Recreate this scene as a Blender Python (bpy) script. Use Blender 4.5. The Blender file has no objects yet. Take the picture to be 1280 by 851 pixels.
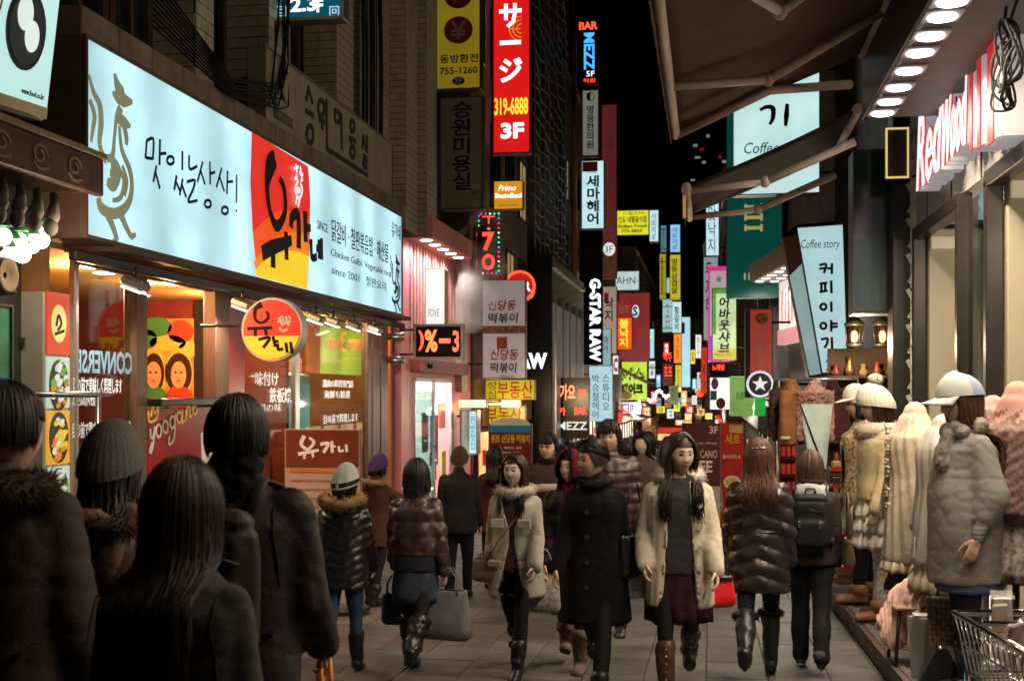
import bpy, bmesh, math, random
import numpy as np
from mathutils.bvhtree import BVHTree
from mathutils import Vector, Matrix
random.seed(7); np.random.seed(7)
SC = bpy.context.scene
COL = SC.collection
R = math.radians
# ---------------------------------------------------------------- camera
ZC = 1.70                       # eye height above the street where the photographer stands
F = 1500.0                      # focal length in photo pixels
TH = math.atan(246.0 / 1500.0)  # the street runs off to the right of the view axis
SLOPE = 0.04                    # the street falls away from the photographer
cam = bpy.data.cameras.new('camera')
cam.sensor_width = 23.6
cam.lens = 23.6 * F / 1280
cam.shift_y = (490 - 425.5) / 1280
cam.clip_end = 800
cam.dof.use_dof = True
cam.dof.focus_distance = 9.5
cam.dof.aperture_fstop = 2.8
co = bpy.data.objects.new('camera', cam)
COL.objects.link(co)
co.location = (0, 0, ZC)
co.rotation_euler = (R(90), 0, TH)
SC.camera = co
# ---------------------------------------------------------------- night sky
w = bpy.data.worlds.new('World'); SC.world = w; w.use_nodes = True
nt = w.node_tree
bg = nt.nodes['Background']
sky = nt.nodes.new('ShaderNodeTexSky'); sky.sky_type = 'NISHITA'; sky.sun_disc = False
sky.sun_elevation = R(-5); sky.sun_rotation = R(200)
nt.links.new(sky.outputs[0], bg.inputs[0])
bg.inputs[1].default_value = 0.05
SC.view_settings.view_transform = 'Standard'
SC.view_settings.look = 'None'
SC.view_settings.exposure = 0.0
SC.view_settings.gamma = 1.0
SC.cycles.use_denoising = True
SC.cycles.sample_clamp_indirect = 3.0
SC.cycles.max_bounces = 6
SC.cycles.diffuse_bounces = 3
SC.cycles.glossy_bounces = 3
SC.cycles.transmission_bounces = 4
SC.cycles.transparent_max_bounces = 12
SC.cycles.volume_bounces = 1
SC.cycles.caustics_reflective = False
SC.cycles.caustics_refractive = False
# ---------------------------------------------------------------- pixel to place
CF = Vector((-math.sin(TH), math.cos(TH), 0)); CR = Vector((math.cos(TH), math.sin(TH), 0))
def ray(px, py):
 return CF + CR * ((px - 640) / F) + Vector((0, 0, (490 - py) / F))
O = Vector((0, 0, ZC))
def on_x(px, py, X): r = ray(px, py); return O + r * (X / r.x)
def on_y(px, py, Y): r = ray(px, py); return O + r * (Y / r.y)
def at(px, py, d): return O + ray(px, py) * d
def gz(y): return -SLOPE * y
def on_ground(px, py, dz=0.0):
 r = ray(px, py); t = (ZC - dz) / (-r.z - SLOPE * r.y); return O + r * t
def y_of(px, X): return on_x(px, 490, X).y
# ---------------------------------------------------------------- materials
_M = {}
def _new(name):
 m = bpy.data.materials.new(name); m.use_nodes = True
 return m, m.node_tree, m.node_tree.nodes['Principled BSDF']
def mat(name, col, rough=0.6, metal=0.0, var=0.12, scale=6.0, bump=0.0, bscale=60.0, sheen=0.0, coat=0.0, wave=None, spec=None, stretch=(1, 1, 1), world=False):
 if name in _M: return _M[name]
 m, t, p = _new(name)
 if spec is None: spec = .5 if rough < .5 else .15
 p.inputs['Roughness'].default_value = rough; p.inputs['Metallic'].default_value = metal
 p.inputs['Specular IOR Level'].default_value = spec
 if sheen: p.inputs['Sheen Weight'].default_value = sheen
 if coat: p.inputs['Coat Weight'].default_value = coat; p.inputs['Coat Roughness'].default_value = 0.12
 tc = t.nodes.new('ShaderNodeTexCoord'); mp = t.nodes.new('ShaderNodeMapping')
 mp.inputs['Scale'].default_value = stretch
 t.links.new(t.nodes.new('ShaderNodeNewGeometry').outputs['Position'] if world else tc.outputs['Object'], mp.inputs[0])
 n = t.nodes.new('ShaderNodeTexNoise'); n.inputs['Scale'].default_value = scale; n.inputs['Detail'].default_value = 6
 t.links.new(mp.outputs[0], n.inputs['Vector'])
 r = t.nodes.new('ShaderNodeValToRGB')
 r.color_ramp.elements[0].position = .3; r.color_ramp.elements[1].position = .7
 r.color_ramp.elements[0].color = tuple(max(0, c * (1 - var)) for c in col) + (1,)
 r.color_ramp.elements[1].color = tuple(min(1, c * (1 + var)) for c in col) + (1,)
 t.links.new(n.outputs['Fac'], r.inputs[0]); t.links.new(r.outputs[0], p.inputs['Base Color'])
 if bump:
  b = t.nodes.new('ShaderNodeBump'); b.inputs['Strength'].default_value = bump; b.inputs['Distance'].default_value = 0.01
  if wave:
   n2 = t.nodes.new('ShaderNodeTexWave'); n2.inputs['Scale'].default_value = bscale; n2.bands_direction = wave
   n2.inputs['Distortion'].default_value = 1.5
   t.links.new(mp.outputs[0], n2.inputs['Vector'])
  else:
   n2 = t.nodes.new('ShaderNodeTexNoise'); n2.inputs['Scale'].default_value = bscale; n2.inputs['Detail'].default_value = 3
   t.links.new(mp.outputs[0], n2.inputs['Vector'])
  t.links.new(n2.outputs['Fac'], b.inputs['Height']); t.links.new(b.outputs[0], p.inputs['Normal'])
 _M[name] = m
 return m
def emi(name, col, s=1.0, var=0.10, tubes=None, base=0.3):
 """a translucent face lit from inside; TUBES: (axis, per metre) of the lamps behind it"""
 if name in _M: return _M[name]
 m, t, p = _new(name)
 p.inputs['Base Color'].default_value = tuple(c * base for c in col) + (1,)
 p.inputs['Roughness'].default_value = .35
 p.inputs['Emission Color'].default_value = tuple(col) + (1,)
 tc = t.nodes.new('ShaderNodeTexCoord')
 n = t.nodes.new('ShaderNodeTexNoise'); n.inputs['Scale'].default_value = 1.7; n.inputs['Detail'].default_value = 3
 t.links.new(tc.outputs['Object'], n.inputs['Vector'])
 mr = t.nodes.new('ShaderNodeMapRange')
 mr.inputs[1].default_value = .3; mr.inputs[2].default_value = .7
 mr.inputs[3].default_value = s * (1 - var); mr.inputs[4].default_value = s * (1 + var)
 t.links.new(n.outputs['Fac'], mr.inputs[0])
 out = mr.outputs[0]
 if tubes:
  wv = t.nodes.new('ShaderNodeTexWave'); wv.bands_direction = tubes[0]; wv.inputs['Scale'].default_value = tubes[1] / 3.183 * 1.0
  wv.inputs['Distortion'].default_value = .6; wv.inputs['Detail Scale'].default_value = .5
  t.links.new(tc.outputs['Object'], wv.inputs['Vector'])
  m2 = t.nodes.new('ShaderNodeMapRange'); m2.inputs[3].default_value = .74; m2.inputs[4].default_value = 1.10
  t.links.new(wv.outputs['Fac'], m2.inputs[0])
  mu = t.nodes.new('ShaderNodeMath'); mu.operation = 'MULTIPLY'
  t.links.new(out, mu.inputs[0]); t.links.new(m2.outputs[0], mu.inputs[1]); out = mu.outputs[0]
 t.links.new(out, p.inputs['Emission Strength'])
 _M[name] = m
 return m
def glass(name, col=(.75, .85, .85), rough=.02, alpha=.12):
 if name in _M: return _M[name]
 m = bpy.data.materials.new(name); m.use_nodes = True; t = m.node_tree; t.nodes.clear()
 out = t.nodes.new('ShaderNodeOutputMaterial'); mx = t.nodes.new('ShaderNodeMixShader')
 tr = t.nodes.new('ShaderNodeBsdfTransparent'); tr.inputs[0].default_value = tuple(col) + (1,)
 gl = t.nodes.new('ShaderNodeBsdfGlossy'); gl.inputs['Roughness'].default_value = rough
 fr = t.nodes.new('ShaderNodeLayerWeight'); pw = t.nodes.new('ShaderNodeMath'); pw.operation = 'POWER'; pw.inputs[1].default_value = 5
 ad = t.nodes.new('ShaderNodeMath'); ad.operation = 'MULTIPLY_ADD'; ad.inputs[1].default_value = .9; ad.inputs[2].default_value = alpha * .3
 t.links.new(fr.outputs['Facing'], pw.inputs[0]); t.links.new(pw.outputs[0], ad.inputs[0]); t.links.new(ad.outputs[0], mx.inputs[0])
 t.links.new(tr.outputs[0], mx.inputs[1]); t.links.new(gl.outputs[0], mx.inputs[2]); t.links.new(mx.outputs[0], out.inputs[0])
 _M[name] = m
 return m
# ---------------------------------------------------------------- mesh helpers
class MB:
 def __init__(s): s.v = []; s.f = []; s.m = []; s.sm = []
 def add(s, verts, faces, mi=0, smooth=False):
  o = len(s.v); s.v.extend([tuple(x) for x in verts])
  for f in faces: s.f.append(tuple(i + o for i in f)); s.m.append(mi); s.sm.append(smooth)
  return s
 def box(s, c, d, mi=0, rot=None, bevel=0.0):
  x, y, z = d[0] / 2, d[1] / 2, d[2] / 2
  if bevel > 0:
   b = min(bevel, x * .9, y * .9, z * .9)
   pts = [(sx * (x - b), sy * (y - b), sz) for sz in (-z, z) for sx, sy in ((-1, -1), (1, -1), (1, 1), (-1, 1))]
   vs = []
   # chamfered box: three points at each corner
   idx = {}
   for sx in (-1, 1):
    for sy in (-1, 1):
     for sz in (-1, 1):
      idx[sx, sy, sz] = len(vs)
      vs += [(sx * x, sy * (y - b), sz * (z - b)), (sx * (x - b), sy * y, sz * (z - b)), (sx * (x - b), sy * (y - b), sz * z)]
   I = lambda sx, sy, sz, k: idx[sx, sy, sz] + k
   fs = []
   for q in (-1, 1):
    fs.append([I(q, -1, -1, 0), I(q, 1, -1, 0), I(q, 1, 1, 0), I(q, -1, 1, 0)][::q])
    fs.append([I(-1, q, -1, 1), I(1, q, -1, 1), I(1, q, 1, 1), I(-1, q, 1, 1)][::-q])
    fs.append([I(-1, -1, q, 2), I(1, -1, q, 2), I(1, 1, q, 2), I(-1, 1, q, 2)][::q])
   for a in (-1, 1):
    for b_ in (-1, 1):
     fs.append([I(a, b_, -1, 0), I(a, b_, 1, 0), I(a, b_, 1, 1), I(a, b_, -1, 1)][::-a * b_])
     fs.append([I(a, -1, b_, 0), I(a, 1, b_, 0), I(a, 1, b_, 2), I(a, -1, b_, 2)][::a * b_])
     fs.append([I(-1, a, b_, 1), I(1, a, b_, 1), I(1, a, b_, 2), I(-1, a, b_, 2)][::-a * b_])
     for c_ in (-1, 1):
      fs.append([I(a, b_, c_, 0), I(a, b_, c_, 1), I(a, b_, c_, 2)][::a * b_ * c_])
  else:
   vs = [(sx * x, sy * y, sz * z) for sz in (-1, 1) for sx, sy in ((-1, -1), (1, -1), (1, 1), (-1, 1))]
   fs = [(3, 2, 1, 0), (4, 5, 6, 7), (0, 1, 5, 4), (1, 2, 6, 5), (2, 3, 7, 6), (3, 0, 4, 7)]
  c = Vector(c)
  vs = [c + (rot @ Vector(p) if rot else Vector(p)) for p in vs]
  return s.add(vs, fs, mi)
 def quad(s, a, b, c, d, mi=0): return s.add([a, b, c, d], [(0, 1, 2, 3)], mi)
 def tube(s, pts, r, n=8, mi=0, caps=True, smooth=True, flat=None):
  pts = [Vector(p) for p in pts]; k = len(pts)
  rs = r if isinstance(r, (list, tuple)) else [r] * k
  vs = []; prev = None
  for i, p in enumerate(pts):
   t = (pts[min(i + 1, k - 1)] - pts[max(i - 1, 0)])
   t = t.normalized() if t.length > 1e-9 else Vector((0, 0, 1))
   if prev is None:
    u = t.cross(Vector((0, 0, 1)) if abs(t.z) < .9 else Vector((1, 0, 0))).normalized()
   else:
    u = (prev - t * prev.dot(t))
    u = u.normalized() if u.length > 1e-6 else t.orthogonal().normalized()
   prev = u; v = t.cross(u)
   for j in range(n):
    a = 2 * math.pi * j / n
    vs.append(p + (u * math.cos(a) + v * math.sin(a) * (flat or 1)) * rs[i])
  fs = [(i * n + j, i * n + (j + 1) % n, (i + 1) * n + (j + 1) % n, (i + 1) * n + j) for i in range(k - 1) for j in range(n)]
  s.add(vs, fs, mi, smooth)
  if caps:
   o = len(s.v) - len(vs)
   s.f.append(tuple(o + j for j in range(n))[::-1]); s.m.append(mi); s.sm.append(False)
   s.f.append(tuple(o + (k - 1) * n + j for j in range(n))); s.m.append(mi); s.sm.append(False)
  return s
 def lathe(s, prof, c=(0, 0, 0), n=20, mi=0, sx=1, sy=1, smooth=True, rot=None):
  c = Vector(c); vs = []
  for r, z in prof:
   for j in range(n):
    a = 2 * math.pi * j / n; p = Vector((r * sx * math.cos(a), r * sy * math.sin(a), z))
    vs.append(c + (rot @ p if rot else p))
  k = len(prof)
  fs = [(i * n + j, i * n + (j + 1) % n, (i + 1) * n + (j + 1) % n, (i + 1) * n + j) for i in range(k - 1) for j in range(n)]
  s.add(vs, fs, mi, smooth)
  o = len(s.v) - len(vs)
  if prof[0][0] > 1e-4: s.f.append(tuple(o + j for j in range(n))[::-1]); s.m.append(mi); s.sm.append(False)
  if prof[-1][0] > 1e-4: s.f.append(tuple(o + (k - 1) * n + j for j in range(n))); s.m.append(mi); s.sm.append(False)
  return s
 def ell(s, c, r, n=14, k=8, mi=0, rot=None):
  prof = [(math.sin(math.pi * i / k), -math.cos(math.pi * i / k)) for i in range(k + 1)]
  c = Vector(c); vs = []
  for q, z in prof:
   for j in range(n):
    a = 2 * math.pi * j / n; p = Vector((q * r[0] * math.cos(a), q * r[1] * math.sin(a), z * r[2]))
    vs.append(c + (rot @ p if rot else p))
  fs = [(i * n + j, i * n + (j + 1) % n, (i + 1) * n + (j + 1) % n, (i + 1) * n + j) for i in range(k) for j in range(n)]
  return s.add(vs, fs, mi, True)
 def cap(s, a, ra, b, rb, n=12, mi=0, fl=1.0):
  """round tapered limb from a to b; FL flattens it front to back"""
  a = Vector(a); b = Vector(b); d = (b - a); L = d.length; t = d.normalized()
  u = t.cross(Vector((0, 1, 0))); u = u.normalized() if u.length > .1 else Vector((1, 0, 0)); v = t.cross(u)
  rings = []
  for i in range(4): q = math.pi / 2 * i / 3; rings.append((-ra * math.cos(q), ra * math.sin(q) + 1e-4))
  for i in range(4): q = math.pi / 2 * i / 3; rings.append((L + rb * math.sin(q), rb * math.cos(q) + 1e-4))
  vs = []
  for h, r in rings:
   for j in range(n):
    an = 2 * math.pi * j / n
    vs.append(a + t * h + (u * math.cos(an) + v * math.sin(an) * fl) * r)
  k = len(rings)
  fs = [(i * n + j, i * n + (j + 1) % n, (i + 1) * n + (j + 1) % n, (i + 1) * n + j) for i in range(k - 1) for j in range(n)]
  fs += [tuple(range(n))[::-1], tuple((k - 1) * n + j for j in range(n))]
  return s.add(vs, fs, mi, True)
 def loft(s, rings, n=24, mi=0, smooth=True, close=True):
  """rings of (z, rx, ry, cx, cy)"""
  vs = []
  for z, rx, ry, cx, cy in rings:
   for j in range(n):
    a = 2 * math.pi * j / n
    ca, sa = math.cos(a), math.sin(a)
    vs.append((cx + rx * math.copysign(abs(ca) ** .85, ca), cy + ry * math.copysign(abs(sa) ** .85, sa), z))
  k = len(rings); up = rings[-1][0] > rings[0][0]
  fs = [(i * n + j, i * n + (j + 1) % n, (i + 1) * n + (j + 1) % n, (i + 1) * n + j) for i in range(k - 1) for j in range(n)]
  if close: fs += [tuple(range(n))[::-1], tuple((k - 1) * n + j for j in range(n))]
  if not up: fs = [f[::-1] for f in fs]
  return s.add(vs, fs, mi, smooth)
 def poly(s, pts, z0, z1, mi=0, plane='xz'):
  """prism of an outline in the local x-z plane between two depths"""
  n = len(pts)
  P = (lambda p, d: (p[0], d, p[1])) if plane == 'xz' else ((lambda p, d: (p[0], p[1], d)) if plane == 'xy' else (lambda p, d: (d, p[0], p[1])))
  vs = [P(p, z0) for p in pts] + [P(p, z1) for p in pts]
  fs = [tuple(range(n)), tuple(range(2 * n - 1, n - 1, -1))] + [(i, n + i, n + (i + 1) % n, (i + 1) % n) for i in range(n)]
  return s.add(vs, fs, mi)
 def disc(s, c, r, y0, y1, n=32, mi=0, sz=1.0):
  return s.poly([(c[0] + r * math.cos(2 * math.pi * j / n), c[1] + r * sz * math.sin(2 * math.pi * j / n)) for j in range(n)], y0, y1, mi)
 def join(s, o, M=None, mi=None):
  k = len(s.v); s.v.extend([tuple(M @ Vector(v)) if M else v for v in o.v])
  for f, m, q in zip(o.f, o.m, o.sm): s.f.append(tuple(i + k for i in f)); s.m.append(m if mi is None else mi); s.sm.append(q)
  return s
 def mesh(s, name, mats, recalc=True):
  me = bpy.data.meshes.new(name); me.from_pydata(s.v, [], s.f)
  for m in (mats if isinstance(mats, (list, tuple)) else [mats]): me.materials.append(m)
  me.polygons.foreach_set('material_index', s.m); me.polygons.foreach_set('use_smooth', s.sm)
  if recalc:
   bm = bmesh.new(); bm.from_mesh(me); bmesh.ops.recalc_face_normals(bm, faces=bm.faces); bm.to_mesh(me); bm.free()
  me.update(); return me
 def build(s, name, mats, parent=None, loc=None, rotz=0.0, recalc=True):
  return link(name, s.mesh(name, mats, recalc), parent, loc, rotz)
def link(name, me, parent=None, loc=None, rotz=0.0):
 o = bpy.data.objects.new(name, me); COL.objects.link(o)
 if loc is not None: o.location = loc
 if rotz: o.rotation_euler = (0, 0, rotz)
 if parent is not None: o.parent = parent
 return o
def tag(o, label=None, cat=None, group=None, kind=None):
 if label: o['label'] = label
 if cat: o['category'] = cat
 if group: o['group'] = group
 if kind: o['kind'] = kind
 return o
def thing(name, label, cat, loc=(0, 0, 0), rotz=0.0, group=None):
 o = bpy.data.objects.new(name, None); COL.objects.link(o); o.empty_display_size = .1
 o.location = loc; o.rotation_euler = (0, 0, rotz)
 return tag(o, label, cat, group)
TS = bpy.data.scenes.new('workshop')      # a bench to shape meshes on; removed at the end
def bench(o):
 TS.collection.objects.link(o); vl = TS.view_layers[0]; vl.update(); dg = vl.depsgraph; dg.update()
 me = bpy.data.meshes.new_from_object(o.evaluated_get(dg)); bpy.data.objects.remove(o); return me
def evaluated(me, mods):
 """a mesh after modifiers given as (type, {settings})"""
 o = bpy.data.objects.new('tmp', me)
 for ty, kw in mods:
  m = o.modifiers.new(ty, ty)
  for k, v in kw.items(): setattr(m, k, v)
 return bench(o)
_T = {}
def text_mb(s, bold=0.0, shear=0.0, ext=0.002, vert=False, gap=1.0, res=2):
 """lettering in the x-z plane facing -y, as (MB, width, height), corner at 0,0"""
 key = (s, bold, shear, ext, vert, gap, res)
 if key in _T: return _T[key]
 cu = bpy.data.curves.new('tmp', 'FONT')
 cu.body = '\n'.join(s) if vert else s
 cu.align_x = 'CENTER' if vert else 'LEFT'
 cu.space_line = gap; cu.offset = bold; cu.shear = shear; cu.extrude = ext; cu.resolution_u = res
 me = bench(bpy.data.objects.new('tmp', cu))
 v = np.empty(len(me.vertices) * 3, 'f'); me.vertices.foreach_get('co', v); v = v.reshape(-1, 3)
 mb = MB()
 if len(v) == 0: return mb, 1, 1
 mn, mx = v.min(0), v.max(0)
 v = v - np.array([mn[0], mn[1], 0])
 mb.add([(a[0], -a[2], a[1]) for a in v], [tuple(p.vertices) for p in me.polygons])
 bpy.data.meshes.remove(me)
 _T[key] = (mb, float(mx[0] - mn[0]), float(mx[1] - mn[1]))
 return _T[key]
def lettering(s, x, z, w, h, y, m, parent, name='lettering', keep=False, rot=0.0, mirror=False, **kw):
 """S fitted in the box x..x+w, z..z+h on a face at depth y (facing -y)"""
 mb, tw, th = text_mb(s, **kw)
 sx, sz = w / max(tw, 1e-4), h / max(th, 1e-4)
 if keep: sx = sz = min(sx, sz)
 ex = kw.get('ext', .002)
 o = MB(); c, sn = math.cos(rot), math.sin(rot)
 vs = []
 for a in mb.v:
  X = a[0] * sx; Z = a[2] * sz
  if mirror: X = w - X
  vs.append((x + X * c - Z * sn, y - ex + a[1], z + X * sn + Z * c))
 o.add(vs, mb.f); o.m = [0] * len(o.f)
 return o.build(name, m, parent)
def strokes(lines, width, y, m, parent, name='brush_lettering', depth=.004, n=5):
 """hand-brushed strokes: lists of (x, z[, width factor]) drawn as ribbons with thickness"""
 o = MB()
 for k, ln in enumerate(lines):
  P = [Vector((p[0], p[1])) for p in ln]; W = [p[2] if len(p) > 2 else 1 for p in ln]
  # smooth the polyline (Catmull-Rom)
  Q = []; WQ = []
  for i in range(len(P) - 1):
   p0, p1, p2, p3 = P[max(i - 1, 0)], P[i], P[i + 1], P[min(i + 2, len(P) - 1)]
   st = n if len(P) > 2 else 1
   for j in range(st):
    t = j / st
    Q.append(.5 * ((2 * p1) + (p2 - p0) * t + (2 * p0 - 5 * p1 + 4 * p2 - p3) * t * t + (3 * p1 - p0 - 3 * p2 + p3) * t ** 3))
    WQ.append(W[i] * (1 - t) + W[i + 1] * t)
  Q.append(P[-1]); WQ.append(W[-1])
  L = []; Rr = []
  for i, q in enumerate(Q):
   t = Q[min(i + 1, len(Q) - 1)] - Q[max(i - 1, 0)]
   t = t.normalized() if t.length > 1e-9 else Vector((1, 0)); nn = Vector((-t.y, t.x)) * width * WQ[i] / 2
   L.append(q + nn); Rr.append(q - nn)
  d = depth + .0006 * (k % 5)
  vs = [(a.x, y - d, a.y) for a in L] + [(a.x, y - d, a.y) for a in Rr] + [(a.x, y, a.y) for a in L] + [(a.x, y, a.y) for a in Rr]
  m_ = len(L)
  fs = []
  for i in range(m_ - 1):
   fs += [(i, i + 1, m_ + i + 1, m_ + i), (i, 2 * m_ + i, 2 * m_ + i + 1, i + 1), (m_ + i, m_ + i + 1, 3 * m_ + i + 1, 3 * m_ + i)]
  fs += [(0, m_, 3 * m_, 2 * m_), (m_ - 1, 3 * m_ - 1, 4 * m_ - 1, 2 * m_ - 1)]
  o.add(vs, fs)
 return o.build(name, m, parent)
def copy_tree(o, parent=None):
 c = o.copy(); COL.objects.link(c)
 if parent is not None: c.parent = parent
 for ch in [x for x in bpy.data.objects if x.parent == o]: copy_tree(ch, c)
 return c
def lamp(name, kind, loc, power, col, size=.1, rot=(0, 0, 0), spot=None, parent=None):
 l = bpy.data.lights.new(name, kind); l.energy = power; l.color = col
 if kind == 'AREA': l.shape = 'DISK'; l.size = size
 else: l.shadow_soft_size = size
 if spot: l.spot_size = R(spot); l.spot_blend = .5
 o = bpy.data.objects.new(name, l); COL.objects.link(o); o.location = loc; o.rotation_euler = rot
 if parent is not None: o.parent = parent
 return o
# ================================================================ figures
def waves(P, scale, seed, n=10):
 """smooth random field on points"""
 rg = np.random.RandomState(seed); out = np.zeros(len(P))
 for _ in range(n):
  k = rg.normal(size=3); k /= np.linalg.norm(k); out += np.sin(P @ (k * scale * rg.uniform(.6, 1.5)) + rg.uniform(0, 6.28))
 return out / math.sqrt(n / 2)
def coords(me):
 n = len(me.vertices); c = np.empty(n * 3, 'f'); me.vertices.foreach_get('co', c)
 nn = np.empty(n * 3, 'f'); me.vertex_normals.foreach_get('vector', nn)
 return c.reshape(-1, 3).astype('d'), nn.reshape(-1, 3).astype('d')
def setco(me, c): me.vertices.foreach_set('co', c.astype('f').ravel()); me.update()
def fuse(mb, vox=.013, smooth=4, fn=None, mats=None, keep=None, thick=None, snap=None):
 me = mb.mesh('tmp', mats or [], True)
 out = evaluated(me, [('REMESH', dict(mode='VOXEL', voxel_size=vox)), ('SMOOTH', dict(factor=.5, iterations=smooth))])
 bpy.data.meshes.remove(me)
 c, n = coords(out)
 if fn is not None:
  setco(out, fn(c, n))
 if keep is not None:
  k = keep(c); bm = bmesh.new(); bm.from_mesh(out); bm.verts.ensure_lookup_table()
  bmesh.ops.delete(bm, geom=[bm.verts[i] for i in np.nonzero(~k)[0]], context='VERTS'); bm.to_mesh(out); bm.free()
 if snap is not None:
  c, n = coords(out); gp = snap(c[:, 2]); e = (c[:, 1] < 0) & (np.abs(c[:, 0]) < gp + vox * 1.2) & (np.abs(c[:, 0]) > gp * .5)
  c[e, 0] = np.sign(c[e, 0]) * gp[e]; setco(out, c)
 if thick:
  o2 = evaluated(out, [('SOLIDIFY', dict(thickness=thick, offset=0))]); bpy.data.meshes.remove(out); out = o2
 out.polygons.foreach_set('use_smooth', [True] * len(out.polygons))
 out.polygons.foreach_set('material_index', [0] * len(out.polygons))
 out.materials.clear()
 for m in (mats or []): out.materials.append(m)
 return out
def mb_of(me):
 mb = MB(); mb.add([v.co for v in me.vertices], [tuple(p.vertices) for p in me.polygons], 0, True); return mb
# ---- surfaces of cloth
def cl_wrinkle(a=.006, s=22, seed=1, st=(1, 1, .55)):
 def f(c, n):
  q = c * np.array(st); w1 = waves(q, s, seed); w2 = waves(c * np.array((1, 1, 1.7)), s * 1.5, seed + 5); w3 = waves(c * np.array((1, 1, 1.3)), s * 2.6, seed + 9)
  cr = lambda w: np.clip(1 - np.abs(w) * 1.6, 0, 1) ** 2
  d = a * (.5 * w1 - .42 * cr(w2) - .38 * cr(w3)) + a * .3
  return c + n * d[:, None]
 return f
def cl_puff(step=.085, a=.016, seed=1, slant=0.0, z0=0.0, wr=.004):
 def f(c, n):
  u = (c[:, 2] - z0 + slant * np.abs(c[:, 0])) / step
  d = a * (np.sqrt(np.abs(np.sin(math.pi * u))) - .55) + waves(c, 55, seed) * wr
  return c + n * d[:, None]
 return f
def cl_knit(a=.005, step=.03, seed=1):
 def f(c, n):
  ang = np.arctan2(c[:, 1], c[:, 0])
  d = a * np.sin(ang * 26) * np.sin(c[:, 2] / step * 6.28) * .5 + a * .6 * np.sin(ang * 26) + waves(c, 15, seed) * a
  return c + n * d[:, None]
 return f
def cl_lumps(a=.02, s=30, seed=1):
 def f(c, n): return c + n * (waves(c, s, seed) * a + waves(c, s * 2.7, seed + 3) * a * .6)[:, None]
 return f
def skeleton(h=1.62, fem=True, legs=((0, 0), (0, 0)), arms=((5, 8, 12), (5, 8, 12)), yaw=0, pitch=0, lean=0, wide=1.0):
 """legs, arms: (left, right); leg = thigh swing forward, knee bend; arm = swing forward, out, elbow bend"""
 S = dict(h=h, k=h / 1.66, fem=fem, wide=wide); k = S['k']
 hw = .082 if fem else .088; sh = (.146 if fem else .172) * wide
 J = {}
 for i, s in ((0, 1), (1, -1)):
  a, b = legs[i]; a, b = R(a), R(b)
  hip = Vector((s * hw, 0, .86)); kn = hip + Vector((s * .004, -math.sin(a), -math.cos(a))) * .41
  an = kn + Vector((0, -math.sin(a - b), -math.cos(a - b))) * .375
  J['hip', i], J['knee', i], J['ank', i], J['fp', i] = hip, kn, an, a - b
 def foot(i):
  an = J['ank', i]; q = J['fp', i] * .75
  return [an + Vector((0, -x * math.cos(q) - z * math.sin(q), z * math.cos(q) - x * math.sin(q))) for x, z in ((-.05, -.075), (.17, -.075))]
 low = min(min(p.z for p in foot(i)) for i in (0, 1))
 for key in list(J):
  if isinstance(J[key], Vector): J[key] = J[key] - Vector((0, 0, low))
 zo = -low
 S['zo'] = zo; S['lean'] = R(lean)
 for i, s in ((0, 1), (1, -1)):
  a, o, e = arms[i]; a, o, e = R(a), R(o), R(e)
  shd = Vector((s * sh, 0.005, (1.305 if fem else 1.33) + zo))
  d = Vector((s * math.sin(o), -math.sin(a) * math.cos(o), -math.cos(a) * math.cos(o)))
  el = shd + d * .27
  fwd = Vector((-s * .25 * math.sin(e), -math.cos(a), math.sin(a) * 1.0)); fwd = (fwd - d * fwd.dot(d)).normalized()
  d2 = d * math.cos(e) + fwd * math.sin(e)
  J['sh', i], J['el', i], J['wr', i], J['hd', i] = shd, el, el + d2 * .235, d2
 J['neck'] = Vector((0, .012, 1.37 + zo)); J['head'] = Vector((0, -.012, 1.547 + zo))
 S['J'] = J; S['yaw'] = R(yaw); S['pitch'] = R(pitch)
 S['hm'] = Matrix.Translation(J['neck'] + Vector((0, 0, .055))) @ Matrix.Rotation(S['yaw'], 4, 'Z') @ Matrix.Rotation(S['pitch'], 4, 'X') @ Matrix.Translation(J['head'] - J['neck'] - Vector((0, 0, .062))) @ Matrix.Scale(1.07, 4)
 return S
def face_pos(U):
 x, y, z = U[:, 0], U[:, 1], U[:, 2]; f = np.clip(-y, 0, 1); low = np.clip(-z, 0, 1); g = lambda v, s: np.exp(-(v / s) ** 2)
 px = .074 * x * (1 - .36 * low ** 1.7) * (1 - .06 * np.clip(z, 0, 1)); py = .094 * y; pz = .114 * z
 py = np.where(y > 0, py * (1 - .45 * low ** 1.3), py * (1 - .10 * low))
 ax = np.abs(x)
 t = np.clip((.16 - z) / .42, 0, 1.25); nose = np.where(t < 1, t ** 1.4, np.clip(1 - (t - 1) * 6, 0, 1)) * g(x, .10 + .07 * np.clip(t, 0, 1)) * .021
 d = nose - .008 * g(ax - .36, .19) * g(z - .07, .13) + .004 * g(z - .27, .10) * g(x, .6) + .006 * g(ax - .52, .2) * g(z + .22, .22) \
  + .005 * g(x, .30) * g(z + .50, .14) - .003 * g(z + .63, .05) * g(x, .3) + .009 * g(x, .26) * g(z + .84, .16)
 return np.stack([px, py - d * np.where(f > 0, 1, 0) * np.clip(f * 2, 0, 1), pz], 1)
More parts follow.
